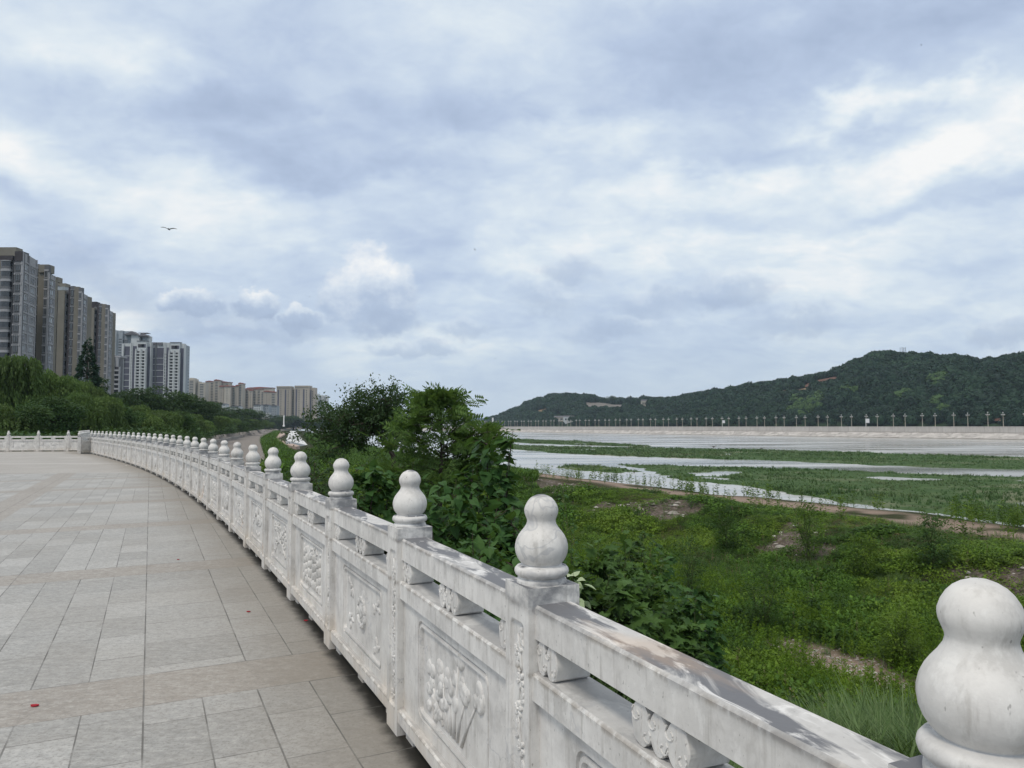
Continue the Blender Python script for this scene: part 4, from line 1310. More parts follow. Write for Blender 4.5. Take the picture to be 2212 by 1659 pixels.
# the patches themselves are draped on the hill
def hill_at(px, py, dt=1.0):
    """first point of the slope seen at a picture position"""
    t = np.linspace(0.02, 1.0, 90)
    x, y, z = hill_pt(np.full(90, px), t)
    _, qy, _w = proj(np.column_stack([x, y, z]))
    k = np.argmax(qy <= py) if (qy <= py).any() else 89
    return np.array([x[k], y[k], z[k]])
for pl, mt in BARE:
    if mt is None: continue
    c = np.mean(pl, 0)
    ring = [hill_at(px, py) for px, py in pl]; mid = hill_at(*c)
    inner = [hill_at(*(c * .5 + np.array(q) * .5)) for q in pl]
    V = [tuple(p + np.array([0, -1.2, 2.2])) for p in ring] + [tuple(p + np.array([0, -1.2, 2.2])) for p in inner] + [tuple(mid + np.array([0, -1.2, 2.2]))]
    n = len(ring)
    Fc = [(i, (i + 1) % n, n + (i + 1) % n, n + i) for i in range(n)] + [(n + i, n + (i + 1) % n, 2 * n) for i in range(n)]
    o = mesh({'red_soil': 'bare_soil', 'field_tan': 'dry_field', 'concrete': 'stone_steps', 'field': 'terraced_field'}[mt], V, Fc, M[mt])
    o['kind'] = 'structure'

# tree crowns covering the hill: one mass of many hundred clumped crowns
def crown_template(seed, n=42, tri=2):
    r = np.random.default_rng(seed)
    d = r.normal(size=(n * 6, 3)); d /= np.linalg.norm(d, axis=1, keepdims=True)
    d = d[d[:, 2] > -.35][:n * 4]
    rad = .72 + .38 * r.random(len(d)); P = d * rad[:, None] * np.array([1, 1, .85])
    P[:, 2] += .25
    s_ = r.uniform(.20, .36, len(d))
    q = np.array([(-1, -.6, 0), (1, -.6, 0.0), (.1, 1, .15)])
    nd = d + r.normal(size=d.shape) * .35
    R = rot_dir(np.cross(nd, r.normal(size=d.shape)), None)
    # leaf clump facing outward
    Y = np.cross(nd, R[:, :, 0]); Y /= np.linalg.norm(Y, axis=1, keepdims=True)
    R = np.stack([R[:, :, 0], Y, np.cross(R[:, :, 0], Y)], 2)
    return scatter(q, np.array([(0, 1, 2)]), P, R, s_)
CT = [crown_template(k, 34) for k in range(5)]
N = 9000
px = rng.uniform(1050, 2330, N); t = 1.06 * rng.random(N) ** 0.8
x, y, z = hill_pt(px, t)
qx, qy, _w = proj(np.column_stack([x, y, z + 3]))
ok = (~bare_mask(qx, qy) & ~bare_mask(qx, qy + 3)) | (t > .95)
# bright bamboo groves
BRT = [(2080, 2350, 0), ]
def grove(px, py):
    d = lambda cx, cy, rx, ry: ((px - cx) / rx) ** 2 + ((py - cy) / ry) ** 2 < 1
    return d(2024, 829, 20, 14) | d(1735, 882, 42, 14) | d(1838, 852, 12, 10) | d(1950, 858, 16, 8) | d(2035, 880, 14, 10) | d(1775, 868, 14, 9)
gv_ = grove(qx, qy) & (rng.random(N) < .7)
sz = rng.uniform(3.6, 7.0, N) * np.interp(y, [450, 1500], [.8, 1.35]) * np.where(qy > 880, .8, 1)
for nm, sel, mt in (('hill_forest', ok & ~gv_, 'hill_leaf'), ('bamboo_grove_foliage', ok & gv_, 'bamboo_leaf')):
    Vs, Fs, off = [], [], 0
    for k in range(5):
        s_ = sel & (np.arange(N) % 5 == k)
        n = s_.sum()
        V_, F_ = scatter(CT[k][0], CT[k][1], np.column_stack([x, y, z + sz * .55])[s_], rot_z(rng.random(n) * 6.28), np.column_stack([sz[s_], sz[s_], sz[s_] * rng.uniform(.8, 1.25, n)]))
        Vs.append(V_); Fs.append(F_ + off); off += len(V_)
    mesh(nm, np.concatenate(Vs), np.concatenate(Fs), M[mt])
    tag(bpy.data.objects[nm], kind='stuff')
# ------------------------------------------------------------------ plants on the near bank
# leaf templates: local +X runs from stalk to tip, +Z is the upper side
LEAF_OVAL = (np.array([(0, 0, 0), (.35, -.24, .04), (1, 0, -.10), (.35, .24, .04), (.45, 0, -.02)]), np.array([(0, 1, 4), (1, 2, 4), (2, 3, 4), (3, 0, 4)]))
LEAF_HEART = (np.array([(0, 0, 0), (-.08, -.22, .02), (.12, -.40, .05), (.42, -.38, .03), (.72, -.20, -.05), (1.05, 0, -.20),
                        (.72, .20, -.05), (.42, .38, .03), (.12, .40, .05), (-.08, .22, .02), (.4, 0, -.03)]),
              np.array([(0, 1, 10), (1, 2, 10), (2, 3, 10), (3, 4, 10), (4, 5, 10), (5, 6, 10), (6, 7, 10), (7, 8, 10), (8, 9, 10), (9, 0, 10)]))
LEAF_LOBED = (np.array([(0, 0, 0), (-.06, -.20, .02), (.10, -.46, .04), (.30, -.26, .02), (.48, -.40, .02), (.62, -.16, -.02), (1.0, 0, -.16),
                        (.62, .16, -.02), (.48, .40, .02), (.30, .26, .02), (.10, .46, .04), (-.06, .20, .02), (.34, 0, -.03)]),
              np.array([(i, i + 1, 12) for i in range(11)] + [(11, 0, 12)]))
def pinnate(n=5, ll=.42):
    V = []; Fc = []; b = 0
    for i in range(n):
        x = .18 + .82 * i / n
        for s in (-1, 1):
            q = np.array([(0, 0, 0), (.4, -.18, .02), (1, 0, -.12), (.4, .18, .02)]) * ll
            an = s * R_(62); c, sn = math.cos(an), math.sin(an)
            P = np.column_stack([q[:, 0] * c - q[:, 1] * sn + x, q[:, 0] * sn + q[:, 1] * c, q[:, 2] - .16 * x * x])
            V.append(P); Fc += [(b, b + 1, b + 2), (b, b + 2, b + 3)]; b += 4
    q = np.array([(0, 0, 0), (.4, -.18, .02), (1, 0, -.12), (.4, .18, .02)]) * ll
    V.append(q + np.array([.98, 0, -.15])); Fc += [(b, b + 1, b + 2), (b, b + 2, b + 3)]; b += 4
    V.append(np.array([(0, -.008, 0), (0, .008, 0), (1, .004, -.16), (1, -.004, -.16)])); Fc += [(b, b + 1, b + 2), (b, b + 2, b + 3)]
    return np.concatenate(V), np.array(Fc)
LEAF_PINN = pinnate()

def grow_branches(r, h, spread, n_stem, n_sub, lean=(0, 0), low=.0, droop=.25):
    """stems with side branches; returns polylines with radii"""
    out = []
    for i in range(n_stem):
        an = r.uniform(0, 6.283); sp = spread * r.uniform(.25, .8)
        hh = h * r.uniform(.7, 1.0) if i else h
        tip = np.array([math.cos(an) * sp + lean[0] * hh, math.sin(an) * sp + lean[1] * hh, hh])
        if i == 0: tip[:2] = np.array(lean) * hh
        b0 = np.array([r.normal() * .06, r.normal() * .06, -.3])
        t = np.linspace(0, 1, 7)
        pts = b0 + (tip - b0) * t[:, None]; pts[:, :2] = b0[:2] + (tip[:2] - b0[:2]) * (t[:, None] ** 1.4)
        pts[1:-1] += r.normal(size=(5, 3)) * h * .018
        rad = np.linspace(.011 * h + .006, .003, 7)
        out.append((pts, rad))
        for j in range(n_sub):
            q = r.uniform(low, .97); k = q * 6; i0 = int(k); p = pts[i0] + (pts[min(i0 + 1, 6)] - pts[i0]) * (k - i0)
            a2 = r.uniform(0, 6.283); L = spread * r.uniform(.35, .9) * (1.15 - .65 * q)
            up = r.uniform(.15, .8)
            e = p + np.array([math.cos(a2) * L, math.sin(a2) * L, L * up])
            m = (p + e) / 2 + np.array([0, 0, L * droop * .5])
            out.append((np.array([p, m, e]), np.array([.005 * h * .6 + .002, .003 * h * .6 + .002, .0018])))
    return out

def make_shrub(name, label, cat, loc, h, spread, n_leaf, leaf, size, mat, seed=0, n_stem=4, n_sub=9, lean=(0, 0), low=.1, bark='bark',
               fill=.35, droop=-.45, group=None, jit=.10, shell=None):
    r = np.random.default_rng(seed + 100)
    root = empty(name, loc)
    tag(root, label, cat, group)
    br = grow_branches(r, h, spread, n_stem, n_sub, lean, low)
    mb = MB()
    for pts, rad in br: mb.tube(pts, rad, 5, cap=False)
    mb.build('stem', M[bark], root)
    # leaves along the outer part of each branch
    nb = len(br); per = np.array([max(len(p) - 1, 1) * (1.5 if len(p) == 3 else .7) for p, _ in br]); per = per / per.sum()
    cnt = r.multinomial(int(n_leaf * (1 - fill)), per)
    P = []; D = []
    for (pts, rad), c in zip(br, cnt):
        if not c: continue
        q = r.uniform(.15, 1.0, c) ** .75; k = q * (len(pts) - 1); i0 = np.minimum(k.astype(int), len(pts) - 2); fr = (k - i0)[:, None]
        p = pts[i0] + (pts[i0 + 1] - pts[i0]) * fr
        ax = pts[-1] - pts[-2]; ax = ax / (np.linalg.norm(ax) + 1e-6)
        a = r.uniform(0, 6.283, c)
        d = np.column_stack([np.cos(a), np.sin(a), r.uniform(droop - .3, droop + .5, c)]) + ax * .5
        P.append(p + r.normal(size=(c, 3)) * jit * min(spread, 1.2) * .5); D.append(d)
    nf = int(n_leaf * fill)
    if nf:
        u = r.normal(size=(nf, 3)); u /= np.linalg.norm(u, axis=1, keepdims=True)
        rr_ = r.uniform(.45, 1.0, nf) ** .6
        ctr = np.array([lean[0] * h * .6, lean[1] * h * .6, h * (.5 + low * .4)])
        P.append(ctr + u * rr_[:, None] * np.array([spread * .8, spread * .8, h * (.46 - low * .35)])); D.append(u * np.array([1, 1, .4]) + np.array([0, 0, droop]) + r.normal(size=(nf, 3)) * .3)
    P = np.concatenate(P); D = np.concatenate(D)
    ok = P[:, 2] > -.1
    P, D = P[ok], D[ok]
    V_, F_ = scatter(leaf[0], leaf[1], P, rot_dir(D, r.normal(size=len(D)) * .45), size * np.clip(np.exp(r.normal(size=len(D)) * .33) * .92, .4, 1.7))
    mesh('foliage', V_, F_, M[mat], root)
    return root

def base_at(px, Y, dz=0.0):
    """ground point on the bank in the direction of a picture column at distance Y"""
    x = (px - 1106) / F * Y
    return (x, Y, float(gz(x, Y)) + dz)

def shrub_to(name, label, cat, px, Y, top_y, spread, *a, **k):
    b = base_at(px, Y); top = at_y(px, top_y, Y)[2]
    return make_shrub(name, label, cat, b, top - b[2], spread, *a, **k)

# the dark small-leaved tree with a leaning trunk
b = base_at(858, 24)
root = empty('dark_tree', b); tag(root, 'dark small-leaved tree with a bare leaning trunk behind the balustrade', 'tree')
r = np.random.default_rng(4)
def br_pts(p, q, n=6, jit=.10, sag=0.0):
    t = np.linspace(0, 1, n)[:, None]; P = np.array(p) + (np.array(q) - np.array(p)) * t
    P[1:-1] += r.normal(size=(n - 2, 3)) * jit; P[:, 2] += sag * np.sin(t[:, 0] * math.pi)
    return P
def W24(px, py, dy=0.0):
    p = at_y(px, py, 24 + dy); return p - np.array(b)
limbs = [([(0, 0, -.3), W24(850, 985), W24(835, 962), W24(818, 935)], .085, .05)]
mb = MB(); mb.tube([np.array(p) for p in limbs[0][0]], [.11, .085, .07, .055], 8)
fork = W24(818, 935); sk = W24(842, 975)
tips = [(705, 905, -1.0), (672, 938, .6), (672, 962, -.3), (735, 890, .8), (770, 862, -.5), (800, 850, .3), (836, 843, -.2), (862, 868, .7), (872, 905, -.7), (700, 945, 0.2), (668, 925, .4),
        (760, 950, -.9), (850, 925, .9), (730, 985, .5), (690, 985, -.4), (880, 940, .2), (795, 895, 1.0), (680, 905, -.5), (712, 880, .5), (830, 850, .2), (845, 882, -.4), (815, 872, .6), (858, 850, 0), (790, 885, -.2), (850, 905, .3), (822, 846, -.5)]
leafP = []
for (tx, ty, dy) in tips:
    e = W24(tx, ty, dy); s_ = fork if tx < 800 else (sk if ty > 900 else W24(826, 948))
    P = br_pts(s_, e, 7, .09, .18)
    mb.tube(P, np.linspace(.040, .006, 7), 5, cap=False)
    for j in range(9):
        k = r.integers(2, 6); p = P[k] + (P[k + 1] - P[k]) * r.random()
        dd = r.normal(size=3) * np.array([.42, .42, .26])
        e2 = p + dd
        mb.tube([p, (p + e2) / 2 + np.array([0, 0, .04]), e2], [.008, .006, .003], 4, cap=False)
        n = 68; t = r.uniform(.15, 1.2, n)[:, None]
        leafP.append(p + (e2 - p) * t + r.normal(size=(n, 3)) * .10)
mb.build('trunk', M['bark'], root)
LP = np.concatenate(leafP)
D = r.normal(size=LP.shape); D[:, 2] -= .2
V_, F_ = scatter(LEAF_OVAL[0], LEAF_OVAL[1], LP, rot_dir(D, r.normal(size=len(D))), r.uniform(.07, .13, len(D)))
mesh('crown', V_, F_, M['dark_leaf'], root)

# the light green tree with compound leaves, stacked sprays
b = base_at(952, 15)
root = empty('feathery_tree', b); tag(root, 'light green slender tree with feathery compound leaves and a pointed top', 'tree')
def W15(px, py, dy=0.0): return at_y(px, py, 15 + dy) - np.array(b)
mb = MB()
main = np.array([(0, 0, -.3), W15(950, 1080), W15(953, 1000), W15(954, 930), W15(952, 880), W15(952, 856)])
mb.tube(main, [.06, .05, .038, .026, .014, .006], 7)
m2 = np.array([(.25, .3, -.3), W15(1010, 1050, .4), W15(1022, 980, .5), W15(1032, 925, .5)])
mb.tube(m2, [.05, .035, .022, .006], 6)
PP = []; DD = []
for k in range(175):
    if k < 125:
        z = r.uniform(0.12, 1) ** .85; kk = z * 5; i0 = min(int(kk), 4); p = main[i0] + (main[i0 + 1] - main[i0]) * (kk - i0); wmax = np.interp(z, [0, .5, .70, .83, .93, 1], [1.25, 1.2, .85, .50, .26, .06])
    else:
        z = r.uniform(.3, 1); kk = z * 3; i0 = min(int(kk), 2); p = m2[i0] + (m2[i0 + 1] - m2[i0]) * (kk - i0); wmax = .75 * (1.1 - z * .7)
    an = r.uniform(0, 6.283); L = wmax * r.uniform(.5, 1.1)
    e = p + np.array([math.cos(an) * L, math.sin(an) * L, L * r.uniform(.1, .5)])
    mb.tube([p, (p + e) / 2 + np.array([0, 0, .03]), e], [.008, .006, .003], 4, cap=False)
    n = 8
    t = r.uniform(.3, 1.1, n)[:, None]; a2 = an + r.normal(size=n) * 1.1
    PP.append(p + (e - p) * t); DD.append(np.column_stack([np.cos(a2), np.sin(a2), r.uniform(-.7, 1.0, n)]))
for k in range(14):
    an = r.uniform(0, 6.283); PP.append(main[-1][None] - np.array([[0, 0, r.uniform(0, .25)]])); DD.append(np.array([[math.cos(an), math.sin(an), r.uniform(.2, 1.0)]]))
PP = np.concatenate(PP); DD = np.concatenate(DD)
mb.build('trunk', M['bark'], root)
V_, F_ = scatter(LEAF_PINN[0], LEAF_PINN[1], PP, rot_dir(DD, r.normal(size=len(DD)) * .9), r.uniform(.19, .32, len(DD)))
mesh('crown', V_, F_, M['compound_leaf'], root)

SH = 'broad-leaved shrubs on the slope below the balustrade'
shrub_to('mulberry_shrub', 'tall dark shrub with big drooping heart-shaped leaves, right of the feathery tree', 'shrub', 1052, 10.0, 925, .55, 1500, LEAF_HEART, .135, 'mulberry_leaf', 1, n_stem=5, n_sub=12, group=SH, fill=.45)
shrub_to('mulberry_shrub', 'dark broad-leaved shrub low against the balustrade left of the second-nearest full finial', 'shrub', 985, 8.6, 1035, .75, 1500, LEAF_HEART, .115, 'mulberry_leaf', 2, n_stem=6, n_sub=11, group=SH, fill=.5)
shrub_to('mulberry_shrub', 'rounded broad-leaved shrub filling the gap between two nearer finials', 'shrub', 800, 12.5, 990, .75, 1300, LEAF_HEART, .14, 'mulberry_leaf', 3, n_stem=5, n_sub=11, group=SH)
shrub_to('mulberry_shrub', 'small broad-leaved shrub under the dark leaning tree', 'shrub', 890, 13.5, 1000, .6, 900, LEAF_HEART, .13, 'mulberry_leaf', 4, n_stem=4, n_sub=10, group=SH)
shrub_to('mulberry_shrub', 'deep green broad-leaved shrub just left of the tallest nearby finial', 'shrub', 1105, 8.2, 1095, .62, 1300, LEAF_HEART, .105, 'mulberry_leaf', 5, n_stem=6, n_sub=11, group=SH, fill=.5)
shrub_to('mulberry_shrub', 'shaded broad-leaved shrub low down under the heart-leaved shrub', 'shrub', 1020, 7.0, 1150, .62, 1300, LEAF_HEART, .095, 'mulberry_leaf', 6, n_stem=6, n_sub=10, group=SH, fill=.55)
shrub_to('leafy_bush', 'fine-leaved dark bush between the leaning trunk and the balustrade', 'bush', 735, 17, 985, .95, 2600, LEAF_OVAL, .10, 'dark_leaf', 7, n_stem=6, n_sub=12, fill=.6)
shrub_to('leafy_bush', 'fine-leaved bush behind the feathery tree', 'bush', 900, 19, 945, 1.1, 3000, LEAF_OVAL, .11, 'dark_leaf', 8, n_stem=6, n_sub=12, fill=.6)
shrub_to('leafy_bush', 'low bush below the tall heart-leaved shrub, toward the river', 'bush', 1140, 13, 1110, .8, 2000, LEAF_OVAL, .09, 'mulberry_leaf', 9, n_stem=6, n_sub=10, fill=.6)
shrub_to('leafy_bush', 'dark fine-leaved bush at the left foot of the leaning tree', 'bush', 672, 26, 960, 1.3, 2600, LEAF_OVAL, .12, 'dark_leaf', 10, n_stem=6, n_sub=12, fill=.6)
# small tree with whitish new leaves
b = base_at(1236, 9.0)
rt = shrub_to('pale_leaf_sprig', 'sprig of pale whitish-green leaves beside the finial', 'plant', 1238, 7.2, 1196, .17, 70, LEAF_HEART, .085, 'pale_leaf', 11, n_stem=3, n_sub=4, low=.8, fill=.15, bark='twig')
# saplings on the slope to the right of the near finial
SP = 'saplings standing on the slope right of the near finial'
sap = [(1215, 16, 1062, .6, 'thin-leaved sapling rising above the others behind the near finial'),
       (1290, 12.0, 1165, .65, 'lobed-leaf sapling nearest the sprig of whitish leaves'),
       (1350, 13.5, 1140, .75, 'tall lobed-leaf sapling, second to the right of the whitish sprig'),
       (1420, 15.0, 1190, .80, 'wide lobed-leaf sapling in the middle of the sapling row'),
       (1330, 9.8, 1262, .60, 'low dark sapling close behind the top rail'),
       (1430, 11.2, 1290, .65, 'spreading sapling whose leaves hang over the top rail'),
       (1500, 13.8, 1262, .60, 'rightmost lobed-leaf sapling beside the bright weeds'),
       (1245, 10.2, 1235, .50, 'dark sapling directly right of the near finial'),
       (1390, 18.5, 1135, .8, 'rear sapling in front of the rubble bank')]
for i, (px, Y, ty, sp, lb) in enumerate(sap):
    shrub_to('sapling', lb, 'sapling', px, Y, ty, sp, 1100 if i != 0 else 900, LEAF_LOBED if i != 0 else LEAF_OVAL, (.15 if i != 0 else .11), 'sapling_leaf' if i % 3 else 'mulberry_leaf', 30 + i, n_stem=5, n_sub=10, group=SP, bark='twig', fill=.35, low=.15)

BG = 'tall bushes standing on the raised river edge'
for i, (px, Y, ty, sp, lb) in enumerate([(1738, 57, 1078, 1.5, 'feathery bush on the raised edge, left of the two bigger ones'), (2008, 49, 1108, 1.6, 'dark upright bush on the raised edge near the right finial'), (1560, 62, 1092, 1.2, 'small bush on the raised edge above the rubble'),
                                         (1850, 50, 1150, 1.5, 'low bush on the slope face between the two edge bushes'), (1480, 44, 1150, 1.3, 'bush at the foot of the slope in front of the rubble face'), (1640, 38, 1215, 1.4, 'dark bush in the hollow below the rubble face'), (1930, 33, 1300, 1.1, 'rounded dark bush in the hollow left of the near finial top')]):
    shrub_to('river_bush', lb, 'bush', px, Y, ty, sp, 2600, LEAF_OVAL, .17 if i < 4 else .13, ['weed_leaf', 'sapling_leaf', 'creeper_leaf'][i % 3], 70 + i, n_stem=7, n_sub=10, group=BG, bark='twig', fill=.5, low=.05, droop=.1)
# ---- weeds and grasses (ground cover)
def cover(name, mat, tmpl, x, y, sc, zs=None, tilt=.25, sink=.03, zadd=None):
    Vs, Fs, off = [], [], 0
    z = gz(x, y) if zadd is None else zadd
    for k in range(len(tmpl)):
        s_ = np.arange(len(x)) % len(tmpl) == k
        n = int(s_.sum())
        if n == 0: continue
        zc = (zs[s_] if zs is not None else sc[s_])
        V_, F_ = scatter(tmpl[k][0], tmpl[k][1], np.column_stack([x, y, z - sink])[s_], rot_z(rng.random(n) * 6.28), np.column_stack([sc[s_], sc[s_], zc]))
        Vs.append(V_); Fs.append(F_ + off); off += len(V_)
    mesh(name, np.concatenate(Vs), np.concatenate(Fs), M[mat])
    tag(bpy.data.objects[name], kind='stuff')

def clump(leaf, n, rad, h, lsz, r):
    """mound of leaves"""
    u = r.random(n) * 6.283; rr_ = rad * np.sqrt(r.random(n)); z = h * np.sqrt(np.clip(1 - (rr_ / rad) ** 2, .05, 1)) * r.uniform(.45, 1.0, n)
    P = np.column_stack([rr_ * np.cos(u), rr_ * np.sin(u), z])
    D = np.column_stack([np.cos(u), np.sin(u), r.uniform(-.5, .35, n)]) + r.normal(size=(n, 3)) * .5
    return scatter(leaf[0], leaf[1], P, rot_dir(D, r.normal(size=n) * .4), lsz * r.uniform(.6, 1.3, n))
def spire(r, n=26, lsz=.16):
    """tall thin weed: an upright stem set with narrow leaves"""
    z = np.sort(r.uniform(.08, 1, n)); u = r.random(n) * 6.283
    P = np.column_stack([np.cos(u) * .01, np.sin(u) * .01, z]); D = np.column_stack([np.cos(u), np.sin(u), r.uniform(.3, 1.3, n)])
    q = (np.array([(0, 0, 0), (.5, -.16, 0), (1, 0, -.06), (.5, .16, 0)]), np.array([(0, 1, 2), (0, 2, 3)]))
    V1, F1 = scatter(q[0], q[1], P, rot_dir(D, r.normal(size=n)), lsz * (1.15 - z * .65))
    s_ = np.array([(-.006, 0, 0), (.006, 0, 0), (.003, 0, 1), (-.003, 0, 1), (0, -.006, 0), (0, .006, 0), (0, .003, 1), (0, -.003, 1)])
    return np.concatenate([V1, s_]), np.concatenate([F1, np.array([(0, 1, 2), (0, 2, 3), (4, 5, 6), (4, 6, 7)]) + len(V1)])
r5 = np.random.default_rng(55)
LEAF_Q = (np.array([(0, 0, 0), (.42, -.30, .05), (1, 0, -.14), (.42, .30, .05)]), np.array([(0, 1, 3), (1, 2, 3)]))
CL_S = [clump(LEAF_Q, 62, .42, .40, .105, r5) for _ in range(3)]
CL_B = [clump(LEAF_Q, 50, .48, .44, .135, r5) for _ in range(3)]
SPI = [spire(r5) for _ in range(4)]
TUF = [multi(*blade(3, .012, .5), 16, .14, r5) for _ in range(3)]

def sample(n, amin, amax, Ymin, Ymax, power=1.6):
    Yd = Ymin + (Ymax - Ymin) * rng.random(n) ** power
    u = rng.uniform(-.52, .80, n); x = u * Yd
    a, v = av(x, Yd)
    ok = (a > amin) & (a < amax) & (a - edge(v) > .9)
    return x[ok], Yd[ok], a[ok], v[ok]
def nogo(a, v):
    b_, r_, c_ = masks(a, v); return b_, r_, c_

# small leafy weeds everywhere
x, y, a, v = sample(95000, 1.8, 58, 4, 95, 1.1)
b_, r_, c_ = nogo(a, v)
pr = (1 - b_ * .97) * (1 - r_ * .9) * (1 - c_)
def spike_den(a, v):
    return (.30 + .70 * sstep(.38, .52, fbm(a, v, 8, 303))) * np.exp(-((a - 26.5) / 8.5) ** 4) * sstep(4, 9, v) * (1 - sstep(42, 58, v))
spk = spike_den(a, v)
gdist = ((a - GRAV[0] + .4) / (GRAV[2] + .9)) ** 2 + ((v - GRAV[1]) / (GRAV[3] + .9)) ** 2
pr = pr * (1 - .85 * spk) * (gdist > 1)
ok = (rng.random(len(a)) < pr) & (v < 100); x, y, a, v = x[ok], y[ok], a[ok], v[ok]
dist = np.hypot(x, y)
hum = fbm(a, v, 5, 301)
sc = (.55 + 1.1 * sstep(.40, .66, hum)) * rng.uniform(.65, 1.25, len(x)) * np.interp(dist, [5, 20, 60, 90], [.6, .85, 1.05, 1.6])
sc *= np.interp(a - edge(v), [0, 3, 6], [.5, .8, 1])
zf = np.interp(a, [0, 40, 48, 53, 58], [1, 1, .75, .45, .35]); 
cr = fbm(a, v, 9, 302) > .5
cover('weed_cover', 'weed_leaf', CL_S, x[~cr], y[~cr], sc[~cr], sc[~cr] * zf[~cr] * rng.uniform(.7, 1.5, (~cr).sum()))
cover('creeper_cover', 'creeper_leaf', CL_B, x[cr], y[cr], sc[cr] * .95, sc[cr] * zf[cr] * rng.uniform(.6, 1.4, cr.sum()))
# bright thin weeds in the hollow
x, y, a, v = sample(60000, 15, 44, 14, 62, 1.1)
b_, r_, c_ = nogo(a, v)
den = spike_den(a, v)
ok = (rng.random(len(a)) < den * (1 - b_)) ; x, y, a, v = x[ok], y[ok], a[ok], v[ok]
h_ = rng.uniform(.45, 1.2, len(x)) * (.55 + .9 * fbm(a, v, 3, 304))
cover('spiky_weeds', 'spike_leaf', SPI, x, y, h_ * 1.25, h_)
# sparser along the track and the water's edge, taller
x, y, a, v = sample(26000, 55, 80, 55, 260, 1.3)
sh_ = shore(v) - 75
den = (np.exp(-((a - sh_ - 68.5) / 3.2) ** 2) * 1.2 + .22 * np.exp(-((a - sh_ - 56.5) / 2.6) ** 2)) * sstep(.47, .60, fbm(a, v, 6, 305))
ok = rng.random(len(a)) < den; x, y, a, v = x[ok], y[ok], a[ok], v[ok]
h_ = rng.uniform(.7, 2.3, len(x)) * (.5 + fbm(a, v, 7, 306))
cover('shore_weeds', 'weed_leaf', SPI, x, y, h_ * 1.5 + .4, h_)
# rounded bushes that make hummocks on the slope
r55 = np.random.default_rng(551)
BUSH = [clump(LEAF_Q, 420, 1.0, .85, .115, r55) for _ in range(3)]
x, y, a, v = sample(2600, 5, 56, 12, 85, 1.0)
b_, r_, c_ = nogo(a, v)
gd = ((a - GRAV[0]) / (GRAV[2] + 2)) ** 2 + ((v - GRAV[1]) / (GRAV[3] + 2)) ** 2
ok = (rng.random(len(a)) < (.10 + .40 * sstep(.5, .62, fbm(a, v, 11, 309))) * (1 - b_) * (1 - r_)) & (gd > 1) & (v < 90)
x, y, a, v = x[ok], y[ok], a[ok], v[ok]
sc = rng.uniform(.5, 1.3, len(x)) * np.interp(a, [40, 50, 56], [1, .8, .55])
h2_ = np.arange(len(x)) % 3 == 0
cover('bank_bushes', 'creeper_leaf', BUSH, x[~h2_], y[~h2_], sc[~h2_], sc[~h2_] * rng.uniform(.7, 1.35, (~h2_).sum()))
cover('bright_bushes', 'weed_leaf', BUSH, x[h2_], y[h2_], sc[h2_], sc[h2_] * rng.uniform(.7, 1.35, h2_.sum()))
# dry stalks on the rubble face
x, y, a, v = sample(12000, 44, 58, 40, 110, 1.0)
b_, r_, c_ = nogo(a, v)
ok = (rng.random(len(a)) < .10 + .85 * sstep(.44, .56, fbm(a, v, 7, 310))) & (b_ < .5); x, y = x[ok], y[ok]
cover('dry_growth', 'dry_leaf', CL_S, x, y, rng.uniform(.4, .85, len(x)), rng.uniform(.3, .6, len(x)))
x, y, a, v = sample(5200, 4, 56, 8, 80, 1.0)
b_, r_, c_ = nogo(a, v)
ok = (rng.random(len(a)) < .05 + .35 * sstep(.5, .62, fbm(a, v, 6, 311))) & (b_ < .5); x, y = x[ok], y[ok]
h_ = rng.uniform(.5, 1.3, len(x)); cover('dead_stems', 'dry_leaf', SPI, x, y, h_ * .8, h_)
# grass
x, y, a, v = sample(30000, 1.6, 60, 4, 80, 1.6)
b_, r_, c_ = nogo(a, v)
ok = (rng.random(len(a)) < (1 - .93 * b_) * (1 - .8 * r_) * .75); x, y, a, v = x[ok], y[ok], a[ok], v[ok]
cover('bank_grass', 'reed_leaf', TUF, x, y, rng.uniform(.5, 1.2, len(x)), rng.uniform(.25, .75, len(x)))
# reeds below the near rail
REED = [multi(*blade(5, .020, .75), 14, .16, r5, smin=.55, smax=1.05) for _ in range(4)]
xx, yy, hh = [], [], []
for k in range(800):
    px = rng.uniform(1480, 2140); Y = rng.uniform(10.5, 16.5)
    x_ = (px - 1106) / F * Y; top = np.interp(px, [1480, 1650, 1800, 1950, 2140], [1500, 1540, 1500, 1478, 1500]) + rng.uniform(-10, 70)
    zt = at_y(px, top, Y)[2]; zb = float(gz(x_, Y))
    if zt - zb < .5: continue
    xx.append(x_); yy.append(Y); hh.append(min((zt - zb) * 1.12, 3.0))
xx, yy, hh = map(np.array, (xx, yy, hh))
cover('reed_bed', 'reed_leaf', REED, xx, yy, hh * .62, hh)
# upstream grass on the long slope
N = 60000
v = 62 + 560 * rng.random(N) ** 1.7; t = rng.random(N)
a = prom_edge(v) + (shore(v) - prom_edge(v)) * t
x, y = xy(a, v)
ok = (rng.random(N) < .35 + .65 * fbm(a, v, 14, 401))
ppx, ppy, _w = proj(np.column_stack([x, y, gz(x, y)]))
ok &= ~in_poly(ppx, ppy, [(q[0], q[1]) for q in pth]) & ~in_poly(ppx, ppy, [(606, 925), (648, 925), (684, 972), (640, 985), (600, 956)]) & (ppx > 480) & (ppx < 1160)
ok &= (a - shore(v) + 75 < 74)
x, y, v = x[ok], y[ok], v[ok]
s_ = rng.uniform(.5, 1.1, len(x)) * (1 + v / 140)
cover('slope_grass', 'creeper_leaf', TUFT, x, y, s_ * 1.0, s_ * .55)

